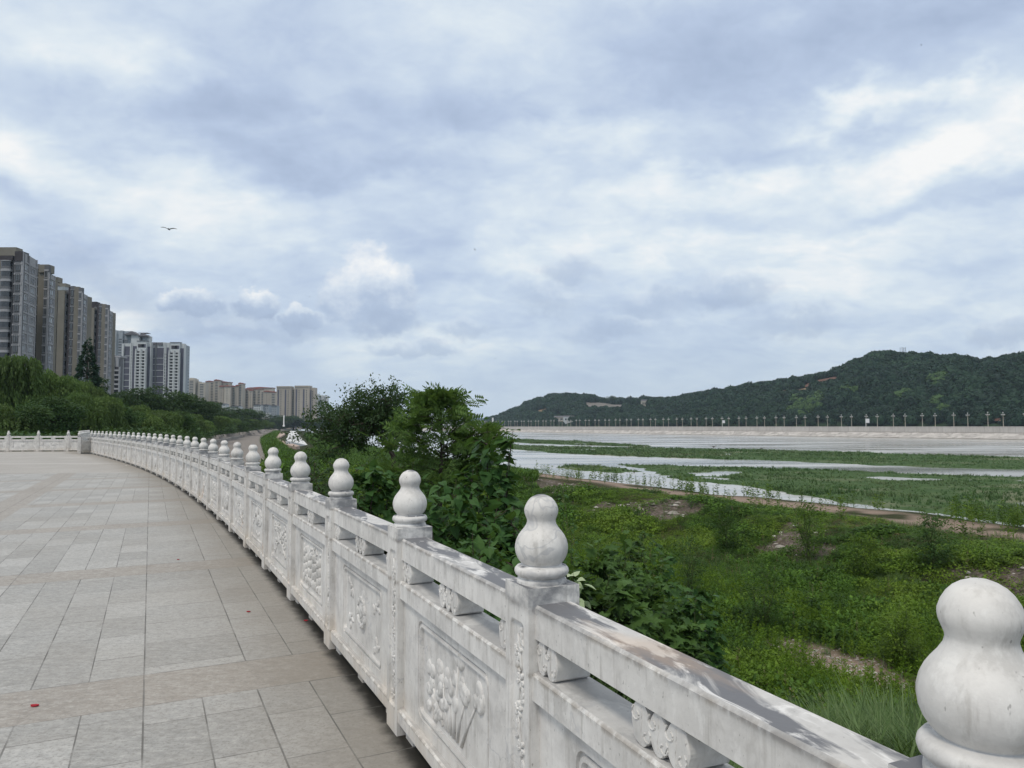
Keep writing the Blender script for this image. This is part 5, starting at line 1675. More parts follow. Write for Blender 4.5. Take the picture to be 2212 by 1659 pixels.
# pebbles on the stony patch
r6 = np.random.default_rng(66)
def pebble(seed):
    r_ = np.random.default_rng(seed)
    V = []; n = 7
    for k, (z, q) in enumerate(((-.5, .55), (0, 1.0), (.42, .62))):
        for i in range(n): V.append((math.cos(6.283 * i / n) * q * r_.uniform(.85, 1.15), math.sin(6.283 * i / n) * q * .75 * r_.uniform(.85, 1.15), z * .6))
    V.append((0, 0, .40)); Fc = []
    for k in range(2):
        for i in range(n):
            a0 = k * n + i; a1 = k * n + (i + 1) % n
            Fc += [(a0, a1, a1 + n), (a0, a1 + n, a0 + n)]
    for i in range(n): Fc.append((2 * n + i, 2 * n + (i + 1) % n, 3 * n))
    return np.array(V), np.array(Fc)
PEB = [pebble(k) for k in range(4)]
n = 950
a = GRAV[0] + r6.normal(size=n) * GRAV[2] * .62; v = GRAV[1] + r6.normal(size=n) * GRAV[3] * .62
x, y = xy(a, v)
cover('river_pebbles', 'stone', PEB, x, y, np.exp(r6.normal(size=n) * .5) * .050, None, sink=-.01)
n = 700
a = 50 + r6.normal(size=n) * 3.4; v = r6.uniform(8, 95, n)
b_, r_, c_ = masks(a, v); ok = r_ > .35
x, y = xy(a[ok], v[ok])
cover('bank_rubble', 'stone', PEB, x, y, np.exp(r6.normal(size=len(x)) * .5) * .17, None, sink=0.0)
ONES = 'zeroth first second third fourth fifth sixth seventh eighth ninth tenth eleventh twelfth thirteenth fourteenth fifteenth sixteenth seventeenth eighteenth nineteenth'.split()
def ordw(n):
    if n < 20: return ONES[n]
    t = {2: 'twent', 3: 'thirt', 4: 'fort', 5: 'fift', 6: 'sixt', 7: 'sevent'}[n // 10]
    return t + 'ieth' if n % 10 == 0 else t + 'y-' + ONES[n % 10]

# ------------------------------------------------------------------ trees on the left bank
def tree_proto(kind, seed):
    """unit tree: height 1, crown radius about .35; returns (trunk MB, leaf V, F)"""
    r = np.random.default_rng(seed); mb = MB()
    if kind == 'conifer':
        mb.tube([(0, 0, 0), (0, 0, .5), (0, 0, .98)], [.018, .012, .002], 6)
        n = 5200; z = 1 - r.random(n) ** .62 * .93; rad = (1.02 - z) * .27 * (1 + .22 * np.sin(z * 62)) * np.sqrt(r.uniform(.35, 1.05, n))
        u = r.random(n) * 6.283; P = np.column_stack([rad * np.cos(u), rad * np.sin(u), z - rad * .15])
        D = np.column_stack([np.cos(u), np.sin(u), r.uniform(-.5, .3, n)]) + r.normal(size=(n, 3)) * .3
        V_, F_ = scatter(LEAF_OVAL[0], LEAF_OVAL[1], P, rot_dir(D, r.normal(size=n)), .036 * r.uniform(.6, 1.3, n))
        return mb, V_, F_
    # lobes
    nl = 17 if kind == 'round' else 13
    mb.tube([(0, 0, 0), (.01, .01, .2), (.0, .02, .45), (0, 0, .7)], [.028, .022, .016, .006], 7)
    L = []
    for k in range(nl):
        z = r.uniform(.22, .82) if kind == 'round' else r.uniform(.42, .84)
        R = (.30 if kind == 'round' else .30) * math.sqrt(max(.05, 1 - ((z - .50) / .48) ** 2)) * r.uniform(.25, 1.0)
        u = r.random() * 6.283; c = np.array([R * math.cos(u), R * math.sin(u), z]); s_ = r.uniform(.10, .17)
        L.append((c, s_)); mb.tube([(0, 0, z * .6), c * np.array([.5, .5, 1]) - np.array([0, 0, .05]), c], [.010, .007, .003], 4, cap=False)
    L.append((np.array([0, 0, .86]), .13))
    if kind == 'round':
        P = []; D = []
        for c, s_ in L:
            n = int(26000 * s_ * s_); d = r.normal(size=(n, 3)); d /= np.linalg.norm(d, axis=1, keepdims=True)
            rr_ = s_ * r.uniform(.55, 1.12, n) ** .5
            P.append(c + d * rr_[:, None] * np.array([1, 1, .8])); D.append(d * np.array([1, 1, .3]) + np.array([0, 0, -.25]) + r.normal(size=(n, 3)) * .5)
        P = np.concatenate(P); D = np.concatenate(D)
        V_, F_ = scatter(LEAF_OVAL[0][:4], np.array([(0, 1, 3), (1, 2, 3)]), P, rot_dir(D, r.normal(size=len(P)) * .8), .034 * r.uniform(.6, 1.4, len(P)))
        return mb, V_, F_
    # willow: hanging strands of narrow leaves
    P = []; D = []
    for c, s_ in L:
        ns = int(2600 * s_ * s_) + 14
        d = r.normal(size=(ns, 3)); d /= np.linalg.norm(d, axis=1, keepdims=True); d[:, 2] = np.abs(d[:, 2]) * .8
        st = c + d * s_ * np.array([1, 1, .75]); ln = r.uniform(.10, .30, ns)
        for i in range(ns):
            m_ = int(ln[i] * 75); t = (np.arange(m_) + r.random(m_)) / m_
            out_ = d[i, :2] * (.05 * np.sqrt(t))[:, None]
            P.append(np.column_stack([st[i, 0] + out_[:, 0], st[i, 1] + out_[:, 1], st[i, 2] + .02 * t - ln[i] * t ** 1.3]) + r.normal(size=(m_, 3)) * .008)
            D.append(np.column_stack([d[i, 0] * .35 + r.normal(size=m_) * .35, d[i, 1] * .35 + r.normal(size=m_) * .35, np.full(m_, -1.0)]))
    P = np.concatenate(P); D = np.concatenate(D); ok = P[:, 2] > .02; P, D = P[ok], D[ok]
    V_, F_ = scatter(LEAF_OVAL[0][:4] * np.array([1, .62, 1]), np.array([(0, 1, 3), (1, 2, 3)]), P, rot_dir(D, r.random(len(P)) * 6.28), .048 * r.uniform(.6, 1.3, len(P)))
    return mb, V_, F_

PROTO = {}
def plant_tree(kind, var, name, label, x, y, z, h, wid, mat, rz, group, crown_mat=None):
    root = empty(name, (x, y, z), rz); root.scale = (wid, wid, h)
    tag(root, label, 'tree', group)
    key = (kind, var, mat)
    if key not in PROTO:
        mb, V_, F_ = tree_proto(kind, 500 + var)
        t_ = mb.build('trunk', M['bark'], root); c_ = mesh('crown', V_, F_, M[mat], root)
        PROTO[key] = (t_, c_)
    else:
        for o in PROTO[key]:
            c = o.copy(); COL.objects.link(c); c.parent = root
    return root

TREES = []
# (picture x, top y, distance, width in px, kind, material, row)
rowA = [(-30, 770, 84, 150), (28, 752, 82, 130), (88, 783, 88, 130), (140, 800, 92, 110), (182, 812, 98, 90)]
rowB = [(-10, 862, 66, 150), (62, 868, 68, 130), (118, 852, 74, 130), (172, 838, 80, 110), (222, 846, 88, 110), (262, 872, 94, 100), (300, 868, 102, 105), (345, 880, 112, 95),
        (382, 886, 124, 90), (418, 890, 160, 80), (450, 893, 255, 74), (482, 898, 295, 66), (508, 900, 360, 60), (532, 902, 450, 52), (553, 904, 560, 44), (572, 906, 720, 40)]
rowC = [(212, 812, 135, 110), (262, 842, 140, 100), (302, 836, 168, 110), (340, 830, 172, 120), (384, 842, 180, 110), (424, 856, 230, 105), (462, 866, 310, 95), (500, 878, 430, 95), (538, 884, 560, 85),
        (574, 893, 820, 70), (604, 896, 900, 62), (634, 897, 930, 60), (664, 898, 950, 60), (694, 901, 980, 60), (724, 905, 1000, 60)]
r7 = np.random.default_rng(77)
def add_row(row, pick, names, rowlabel, group):
    for i, (px, ty, Y, wp) in enumerate(row):
        kind, mat = pick(i)
        x = (px - 1106) / F * Y; top = at_y(px, ty, Y)[2]; zb = -1.7 if Y < 340 else (-2.2 if Y < 800 else -4.5)
        h = (top - zb) / .985; w = wp / F * Y / .74
        nm, adj = names[kind + mat]
        lb = f'{adj}, {ordw(i + 1)} from the left in {rowlabel}'
        plant_tree(kind, i % 3, nm, lb, x, Y, zb, h, w, mat, r7.uniform(0, 6.28), group)
names = {'willowwillow_leaf': ('willow_tree', 'pale green drooping willow'), 'roundround_leaf': ('broadleaf_tree', 'mid-green rounded tree'), 'rounddark_leaf': ('broadleaf_tree', 'dark dense rounded tree')}
add_row(rowA, lambda i: ('willow', 'willow_leaf'), names, 'the tall row under the nearest towers', 'tall willows under the nearest towers')
add_row(rowB, lambda i: ('round', 'round_leaf') if i in (1, 2, 5, 8, 12) else ('willow', 'willow_leaf'), names, 'the front row behind the balustrade', 'front row of trees behind the balustrade')
add_row(rowC, lambda i: ('round', 'dark_leaf'), names, 'the dark rear row', 'dark trees in the rear row')
x = (186 - 1106) / F * 118
plant_tree('conifer', 0, 'conifer_tree', 'dark pointed conifer standing above the willows before the towers', x, 118, -1.7, at_y(186, 732, 118)[2] + 1.7, 15.5, 'conifer_leaf', 0, None)
# undergrowth along the foot of the trees
n = 2600; px = r7.uniform(-40, 640, n); Y = np.interp(px, [0, 250, 420, 560, 640], [58, 75, 118, 260, 380]) * r7.uniform(.95, 1.25, n)
x = (px - 1106) / F * Y
sc = r7.uniform(1.6, 3.6, n) * np.interp(Y, [60, 300], [1, 2.0])
CLU = [clump(LEAF_OVAL, 150, .55, .85, .16, r7) for _ in range(3)]
n3 = 1500; vv3 = 92 + 600 * r7.random(n3) ** 1.5; aa3 = prom_in(vv3) - r7.uniform(1.5, 14, n3) * (1 + vv3 / 400)
x3, Y3 = xy(aa3, vv3); x = np.concatenate([x, x3]); Y = np.concatenate([Y, Y3]); sc = np.concatenate([sc, r7.uniform(1.8, 3.4, n3) * (1 + vv3 / 350)]); px = np.concatenate([px, x3])
a_, v_ = av(x, Y); okk = (Y > 48) & ((a_ < prom_in(v_) - .8) | (v_ < 90))
cover('undergrowth', 'round_leaf', CLU, x[okk], Y[okk], sc[okk], None, zadd=np.full(okk.sum(), -1.9))

# ------------------------------------------------------------------ buildings
def unit_window(glass='glass', frame='pale_frame', mull=1):
    key = ('win', glass, frame, mull)
    if key not in _cache:
        mb = MB(); mats = []
        f = .07
        mb.box(-.5 + f, .5 - f, -.02, .02, f, 1 - f); nf = 6
        fm = [0] * 6
        for (x0, x1, z0, z1) in [(-.5, -.5 + f, 0, 1), (.5 - f, .5, 0, 1), (-.5 + f, .5 - f, 0, f), (-.5 + f, .5 - f, 1 - f, 1)] + [(-.5 + (k + 1) / (mull + 1) - .025, -.5 + (k + 1) / (mull + 1) + .025, f, 1 - f) for k in range(mull)]:
            mb.box(x0, x1, -.12, .04, z0, z1); fm += [1] * 6
        o = mesh('window', np.concatenate(mb.V), mb.F, None, mats=[M[glass], M[frame]], fmat=fm)
        _cache[key] = o
        return o
    o = _cache[key].copy(); COL.objects.link(o); return o
def unit_balcony(mat='white_wall', kind='box'):
    key = ('bal', mat, kind)
    if key not in _cache:
        mb = MB(); fm = []
        if kind == 'round':   # glazed balcony with a rounded front and slab bands
            n = 9; arc = [(-.5, 0)] + [(-.5 * math.cos(math.pi * k / (n - 1)) , -.55 - .45 * math.sin(math.pi * k / (n - 1))) for k in range(n)] + [(.5, 0)]
            for (z0, z1, m_, s_) in ((0, .16, 1, 1.0), (.16, .42, 0, .97), (.42, .92, 2, .96), (.92, 1.0, 1, 1.02)):
                L0 = [(x * s_, y * s_, z0) for x, y in arc]; L1 = [(x * s_, y * s_, z1) for x, y in arc]
                k0 = len(mb.F); mb.loft([L0, L1], cap=True); fm += [m_] * (len(mb.F) - k0)
            mats = [M['mid_clad'], M[mat], M['glass']]
        else:                 # open loggia: parapet, slab, dark opening behind
            mb.box(-.5, .5, -.9, 0, 0, .10); fm += [0] * 6
            mb.box(-.5, .5, -.95, -.88, .02, .36); fm += [0] * 6
            mb.box(-.5, -.44, -.9, 0, .10, 1.0); fm += [0] * 6
            mb.box(.44, .5, -.9, 0, .10, 1.0); fm += [0] * 6
            mb.box(-.44, .44, -.05, .0, .10, 1.0); fm += [1] * 6
            mats = [M[mat], M['dark_clad']]
        o = mesh('balcony', np.concatenate(mb.V), mb.F, None, mats=mats, fmat=fm)
        _cache[key] = o
        return o
    o = _cache[key].copy(); COL.objects.link(o); return o

GROUND_Z = -1.7
class Bld:
    def __init__(s, name, label, cat, px, Y, group=None, zb=GROUND_Z):
        s.o = np.array([(px - 1106) / F * Y, Y, zb]); s.zb = zb
        s.r = empty(name, tuple(s.o)); tag(s.r, label, cat, group); s.nw = 0; s.nb = 0; s.extra = None
    def strip(s, x0, x1, ytop, Y, mat, depth=1.2, turn=0.0, ybase=None, name='wall'):
        """box whose front spans picture columns x0..x1 at distance Y (left edge); turn: degrees the front swings back to the right"""
        X0 = (x0 - 1106) / F * Y; u1 = (x1 - 1106) / F
        t = math.radians(turn); dx, dy = math.cos(t), math.sin(t)
        # width so that the right edge falls on column x1
        w = (u1 * Y - X0) / (dx - u1 * dy)
        z1 = at_y(x0, ytop, Y)[2]; z0 = s.zb - 2 if ybase is None else at_y(x0, ybase, Y)[2]
        mb = MB(); mb.box(0, w, 0, depth, z0 - s.zb, z1 - s.zb, t, (X0 - s.o[0], Y - s.o[1], 0))
        mb.build(name, M[mat], s.r)
        return dict(X=X0 - s.o[0], Y=Y - s.o[1], w=w, t=t, z0=z0 - s.zb, z1=z1 - s.zb, dx=dx, dy=dy)
    def body(s, f0, side, mat, zt=None, deep=5.6):
        """solid volume behind the frontal strips, bounded by the receding side face"""
        e = np.array([side['X'] + side['dx'] * side['w'], side['Y'] + side['dy'] * side['w']]); q = np.array([side['X'], side['Y']])
        yf = max(f0['Y'], q[1]) + deep
        t = (yf - q[1]) / max(e[1] - q[1], .1); q2 = q + (e - q) * min(t, .95)
        P = [(f0['X'], yf), (q2[0] - .25, yf), (e[0] - .25, e[1]), (f0['X'] + e[0] - q[0], e[1])]
        zt = min(side['z1'], f0['z1']) - .15 if zt is None else zt
        mesh('core', [(x, y, side['z0']) for x, y in P] + [(x, y, zt) for x, y in P], [(0, 3, 2, 1), (4, 5, 6, 7), (0, 1, 5, 4), (1, 2, 6, 5), (2, 3, 7, 6), (3, 0, 4, 7)], M[mat], s.r)
    def place(s, o, st, fx, z, w, h, dproj=0.0, sy=1.0):
        """fx along the strip front (0..1), z above the building base"""
        nx, ny = st['dy'], -st['dx']
        o.parent = s.r
        o.location = (st['X'] + st['dx'] * st['w'] * fx + nx * dproj, st['Y'] + st['dy'] * st['w'] * fx + ny * dproj, z)
        o.rotation_euler = (0, 0, st['t']); o.scale = (w, sy, h)
    def windows(s, st, cols, floors, z_top, pitch, w, h, glass='glass', frame='pale_frame', mull=1, var=None):
        """cols: fractions along the front; floors counted downward from z_top"""
        for c in cols:
            for k in range(floors):
                z = z_top - (k + 1) * pitch + pitch * .28
                if z < st['z0'] + 1: continue
                if s.nw >= 100:
                    if s.extra is None: s.extra = []
                    s.extra.append((st, c, z, w, h)); continue
                gl = glass if not var or random.random() > var else 'glass_pale'
                s.place(unit_window(gl, frame, mull), st, c, z, w, h, .05); s.nw += 1
    def balconies(s, st, cols, floors, z_top, pitch, w, mat='white_wall', kind='box', dep=1.3, hh=1.0):
        for c in cols:
            for k in range(floors):
                z = z_top - (k + 1) * pitch
                if z < st['z0'] + 1 or s.nb >= 100: continue
                s.place(unit_balcony(mat, kind), st, c, z, w, pitch * hh, 0.0, dep); s.nb += 1
    def bands(s, st, floors, z_top, pitch, mat, hh=.35, pr=.12, name='floor_band'):
        mb = MB()
        for k in range(floors):
            z = z_top - k * pitch
            if z < st['z0'] + 1: continue
            mb.box(-.02, st['w'] + .02, -pr, .05, z - hh / 2, z + hh / 2)
        if mb.V:
            o = mb.build(name, M[mat], s.r, loc=(st['X'], st['Y'], 0)); o.rotation_euler = (0, 0, st['t'])
    def fins(s, st, xs, mat, wd=.35, pr=.35, z0=None, z1=None, name='pilaster'):
        for fx in xs:
            mb = MB(); mb.box(-wd / 2, wd / 2, -pr, .05, st['z0'] if z0 is None else z0, st['z1'] if z1 is None else z1)
            o = mb.build(name, M[mat], s.r); s.place(o, st, fx, 0, 1, 1)
    def finish(s):
        if s.extra:
            mb = MB()
            for st, c, z, w, h in s.extra:
                P = MB(); P.box(-w / 2, w / 2, -.08, .02, z, z + h)
                V = P.V[0]; ct, sn = math.cos(st['t']), math.sin(st['t'])
                q = np.column_stack([V[:, 0] * ct - V[:, 1] * sn + st['X'] + st['dx'] * st['w'] * c, V[:, 0] * sn + V[:, 1] * ct + st['Y'] + st['dy'] * st['w'] * c, V[:, 2]])
                mb.add(q, BOXF)
            o = mb.build('window', M['glass'], s.r); o['kind'] = 'stuff'

ZX = lambda x: x * .18182                       # detail view -> picture units
ZY = lambda y: 510.2 + y * .18182
def near_tower(name, label, px, Y, strips, roof):
    b = Bld(name, label, 'apartment tower', px, Y, 'grey-beige apartment towers in a row on the left')
    first = None
    for sp in strips:
        x0, x1, yt, dY, mat, turn, typ = sp
        st = b.strip(ZX(x0), ZX(x1), ZY(yt), Y + dY, mat, 1.2 if not turn else .3, turn)
        if first is None: first = st
        if turn: b.body(first, st, 'beige_wall'); first = None
        P = 3.0; zt = st['z1']
        if typ == 'round':
            b.bands(st, 1, zt - .6, P, 'dark_clad', 1.3, .9, 'dark_fascia')
            b.balconies(st, (.5,), 17, zt - 1.4, P, st['w'] * .82, 'pale_frame', 'round', 1.5)
            b.fins(st, (.97,), 'mid_clad', .3, .4, name='downpipe')
        elif typ == 'dark':
            b.strip(ZX(x0), ZX(x1), ZY(yt) - .2, Y + dY - .15, 'dark_clad', .1, turn, ZY(yt) + 21, 'dark_cladding')
            b.windows(st, (.48,), 17, zt - 3.6, P, st['w'] * .62, 2.2, 'glass', 'mid_clad', 1)
            b.bands(st, 17, zt - 3.7, P, 'pale_frame', .5)
        elif typ == 'pale':
            b.windows(st, (.22, .72), 17, zt - 2.8, P, st['w'] * .30, 1.7, 'glass', 'pale_frame', 2, .45)
            b.bands(st, 17, zt - 2.6, P, 'pale_frame', .45, .2)
            b.fins(st, (.02, .46, .98), 'pale_frame', .45, .3)
        elif typ == 'pale1':
            b.windows(st, (.5,), 17, zt - 1.6, P, st['w'] * .6, 1.7, 'glass', 'pale_frame', 1, .35)
            b.bands(st, 17, zt - 1.5, P, 'pale_frame', .45, .2); b.fins(st, (.02, .98), 'pale_frame', .35, .25)
        elif typ == 'win':
            b.windows(st, (.5,), 17, zt - 1.9, P, st['w'] * .72, 2.3, 'glass', 'pale_frame', 1)
            b.bands(st, 17, zt - 1.6, P, 'pale_frame', .45, .15)
        elif typ == 'rec':
            b.balconies(st, (.5,), 17, zt - 1.4, P, st['w'] * .8, 'mid_clad', 'round', 1.2)
        elif typ == 'slot':
            b.windows(st, (.5,), 17, zt - 1.5, P, st['w'] * .7, 2.3, 'glass', 'mid_clad', 0)
            b.bands(st, 17, zt - 1.4, P, 'pale_frame', .25, .1)
    for (x0, x1, yt, yb, dY, mat, turn) in roof:
        b.strip(ZX(x0), ZX(x1), ZY(yt), Y + dY, mat, 3, turn, ZY(yb), 'roof_parapet')
    b.finish()
    return b
near_tower('apartment_tower', 'tallest grey-beige apartment tower at the left edge, nearest of its row', 20, 216,
    [(-330, -40, 240, 3, 'beige_wall', 0, 'plain'), (-40, 112, 240, 0, 'beige_wall', 0, 'round'), (112, 205, 180, -1, 'mid_clad', 0, 'dark'), (205, 378, 186, -1, 'pale_frame', 105, 'pale'), (372, 405, 330, 19, 'mid_clad', 0, 'slot'),
     (403, 474, 338, 18, 'beige_wall', 0, 'plain'), (474, 526, 345, 17, 'mid_clad', 0, 'win'), (526, 600, 432, 17, 'pale_frame', 105, 'pale1')],
    [(-330, 128, 132, 250, 4, 'beige_wall', 0), (128, 205, 178, 330, .5, 'mid_clad', 0), (403, 526, 336, 430, 17.5, 'beige_wall', 0)])
near_tower('apartment_tower', 'second grey-beige apartment tower of the row, with a small rooftop turret', 150, 262,
    [(598, 650, 585, 4, 'mid_clad', 0, 'rec'), (648, 727, 645, 0, 'beige_wall', 0, 'plain'), (727, 772, 640, 1.5, 'mid_clad', 0, 'rec'), (772, 796, 600, 1, 'dark_clad', 0, 'plain'), (796, 840, 592, 1, 'mid_clad', 0, 'slot'),
     (840, 895, 600, 1, 'beige_wall', 0, 'plain'), (895, 936, 612, .5, 'mid_clad', 0, 'win'), (936, 992, 672, .5, 'pale_frame', 105, 'pale1')],
    [(598, 735, 560, 600, 5, 'beige_wall', 0), (625, 730, 600, 642, 3, 'glass_pale', 0), (596, 637, 484, 545, 6, 'beige_wall', 0)])
near_tower('apartment_tower', 'third grey-beige apartment tower, farthest of the row beside the white tower', 205, 305,
    [(992, 1018, 780, 4, 'mid_clad', 0, 'rec'), (1015, 1086, 850, 0, 'beige_wall', 0, 'plain'), (1086, 1120, 840, 1.5, 'mid_clad', 0, 'rec'), (1120, 1142, 806, 1, 'dark_clad', 0, 'plain'), (1142, 1176, 800, 1, 'mid_clad', 0, 'slot'),
     (1176, 1220, 806, 1, 'beige_wall', 0, 'plain'), (1220, 1256, 815, .5, 'mid_clad', 0, 'win'), (1256, 1303, 872, .5, 'pale_frame', 105, 'pale1')],
    [(995, 1110, 778, 850, 3, 'dark_clad', 0)])

# white and grey tower block
WXc = lambda x: 192 + x * .11574
WYc = lambda y: 685.75 + y * .11574
b = Bld('white_tower', 'wide white and slate apartment tower with two stacks of framed balconies', 'apartment tower', 330, 730)
P = 3.03
def wst(x0, x1, yt, dY, mat, turn=0, depth=5, yb=None, name='wall'): return b.strip(WXc(x0), WXc(x1), WYc(yt), 730 + dY, mat, depth, turn, None if yb is None else WYc(yb), name)
s_ = wst(618, 755, 485, 2, 'white_wall'); wst(626, 748, 540, 1.6, 'slate_clad', depth=.3, name='slate_cladding'); b.windows(s_, (.45,), 16, s_['z1'] - 6.6, P, 3.2, 1.9, 'glass', 'pale_frame', 1); b.fins(s_, (.03, .98), 'white_wall', .9, .7, z1=s_['z1'] - .1); b.bands(s_, 9, s_['z1'] - 12.5, P * 2, 'white_wall', .5, .5)
s_ = wst(755, 868, 470, -2, 'white_wall'); wst(795, 862, 535, -2.4, 'slate_clad', depth=.3, name='slate_cladding'); b.windows(s_, (.14, .52), 16, s_['z1'] - 8, P, 2.2, 1.9, 'glass', 'pale_frame', 1); b.fins(s_, (.02, .26), 'white_wall', .8, .7, z1=s_['z1'] - .1)
for (xa, xb, yt) in ((868, 1042, 432), (1492, 1668, 460)):
    s_ = wst(xa, xb, yt + 8, -4, 'white_wall'); b.balconies(s_, (.27, .75), 16, s_['z1'] - 10, P, 6.6, 'white_wall', 'box', 2.2)
    b.fins(s_, (.0, .51, 1.0), 'white_wall', .8, 2.3, z1=s_['z1'] - 8); wst(xa - 8, xb + 8, yt, -4.6, 'grey_roof', depth=5, yb=yt + 9, name='roof_edge')
    q = MB(); q.box(0, 6, -.2, .2, 0, 3.4); o = q.build('roof_window', M['dark_clad'], b.r); b.place(o, s_, .12, s_['z1'] - 6.4, 1, 1)
    for k in range(4):
        q = MB(); q.box(-.5, .5, -.2, .2, 0, 3.4); o = q.build('roof_slot', M['slate_clad'], b.r); b.place(o, s_, .56 + k * .11, s_['z1'] - 6.4, 1, 1)
s_ = wst(1042, 1132, 468, -1, 'white_wall'); wst(1046, 1128, 545, -1.4, 'slate_clad', depth=.3, name='slate_cladding'); b.windows(s_, (.5,), 16, s_['z1'] - 8, P, 4, 1.9, 'glass', 'pale_frame', 1); b.fins(s_, (.02, .98), 'white_wall', .6, .6, z1=s_['z1'] - .1)
s_ = wst(1132, 1384, 464, 4, 'white_wall'); wst(1136, 1380, 568, 3.6, 'slate_clad', depth=.3, name='slate_cladding'); b.windows(s_, (.16, .66), 16, s_['z1'] - 10.5, P, 4.2, 1.9, 'glass', 'pale_frame', 1)
wst(1140, 1225, 464, 2.8, 'grey_roof', depth=5, yb=510, name='roof'); wst(1255, 1340, 466, 2.8, 'grey_roof', depth=5, yb=515, name='roof'); b.fins(s_, (.40,), 'mid_clad', 1.6, .9, z1=s_['z1'] - .1); b.bands(s_, 9, s_['z1'] - 16, P * 2, 'white_wall', .4, .9)
s_ = wst(1384, 1492, 470, -2, 'white_wall'); wst(1428, 1488, 562, -2.4, 'slate_clad', depth=.3, name='slate_cladding'); b.windows(s_, (.12, .56), 16, s_['z1'] - 10.5, P, 2.4, 1.9, 'glass', 'pale_frame', 1); b.fins(s_, (.02, .30, .9), 'white_wall', .7, .6, z1=s_['z1'] - .1)
s_ = wst(1668, 1750, 488, -2, 'white_wall'); wst(1676, 1744, 575, -2.4, 'slate_clad', depth=.3, name='slate_cladding'); b.windows(s_, (.5,), 16, s_['z1'] - 8.6, P, 4, 1.9, 'glass', 'pale_frame', 1)
s_ = wst(1750, 1860, 500, 0, 'grey_wall', 100, .4); b.body(wst(585, 618, 485, 0, 'white_wall'), s_, 'grey_wall', deep=9.5); b.windows(s_, (.85,), 16, s_['z1'] - 2, P, 3, 1.6, 'glass', 'white_wall', 0); wst(1748, 1862, 498, -.3, 'white_wall', 100, .5, 512, 'roof_edge')
b.finish()

def gable(bl, x0, xm, x1, yb, ya, Y, mat, dep=9):
    """triangular roof end with slopes running back"""
    p = [at_y(x0, yb, Y), at_y(xm, ya, Y), at_y(x1, yb, Y)]
    V = [tuple(q - bl.o) for q in p] + [tuple(q - bl.o + np.array([0, dep, 0])) for q in p]
    mesh('roof', V, [(0, 2, 1), (3, 4, 5), (0, 1, 4, 3), (1, 2, 5, 4), (2, 0, 3, 5)], M[mat], bl.r)
b = Bld('gabled_tower', 'white and pale grey tower with pitched gable roofs behind the wide white tower', 'apartment tower', 275, 830)
def gst(x0, x1, yt, dY, mat, turn=0): return b.strip(WXc(x0), WXc(x1), WYc(yt), 830 + dY, mat, 8, turn)
s_ = gst(375, 460, 232, 0, 'white_wall'); gable(b, WXc(360), WXc(455), WXc(462), WYc(298), WYc(250), 829, 'grey_roof')
s_ = gst(460, 595, 244, 3, 'grey_wall'); b.windows(s_, (.68,), 14, s_['z1'] - 9, 3.03, 4, 2, 'glass', 'pale_frame', 1)
s_ = gst(595, 755, 256, 5, 'grey_wall'); b.windows(s_, (.1, .45), 1, s_['z1'] - 10, 10, 4, 8, 'glass', 'pale_frame', 1)
s_ = gst(755, 910, 322, 0, 'white_wall'); gable(b, WXc(625), WXc(805), WXc(915), WYc(324), WYc(255), 828, 'grey_roof')
s_ = gst(910, 970, 330, 4, 'white_wall'); b.windows(s_, (.5,), 4, s_['z1'] - 3, 4.4, 4.5, 3.4, 'glass', 'pale_frame', 1)
s_ = gst(970, 1036, 318, 1, 'grey_wall'); b.windows(s_, (.4,), 3, s_['z1'] - 0, 7, 3, 2.6, 'glass', 'pale_frame', 0)
s_ = gst(1036, 1087, 345, 3, 'white_wall'); gable(b, WXc(902), WXc(990), WXc(1097), WYc(350), WYc(292), 827, 'grey_roof')
b.strip(WXc(885), WXc(1056), WYc(284), 838, 'grey_roof', 8, 0, WYc(292), 'roof_edge')
b.finish()
b = Bld('low_block', 'small grey mid-rise block squeezed between the beige row and the white tower', 'apartment block', 248, 480)
def lst(x0, x1, yt, dY, mat, turn=0): return b.strip(WXc(x0), WXc(x1), WYc(yt), 480 + dY, mat, 4, turn)
lst(376, 414, 690, 2, 'pale_frame'); s_ = lst(414, 450, 740, 0, 'mid_clad'); b.windows(s_, (.5,), 12, s_['z1'] - 4, 3, 2, 2.2)
s_ = lst(450, 515, 750, 1, 'pale_frame'); b.balconies(s_, (.5,), 12, s_['z1'] - 6, 3.0, 6.0, 'pale_frame', 'box', 1.6)
s_ = lst(515, 556, 760, 3, 'mid_clad'); b.windows(s_, (.5,), 12, s_['z1'] - 5, 3, 2.6, 2.0, 'glass', 'pale_frame', 1, .4); b.strip(WXc(408), WXc(560), WYc(714), 484, 'pale_frame', 9, 0, WYc(745), 'roof_parapet')
b.finish()

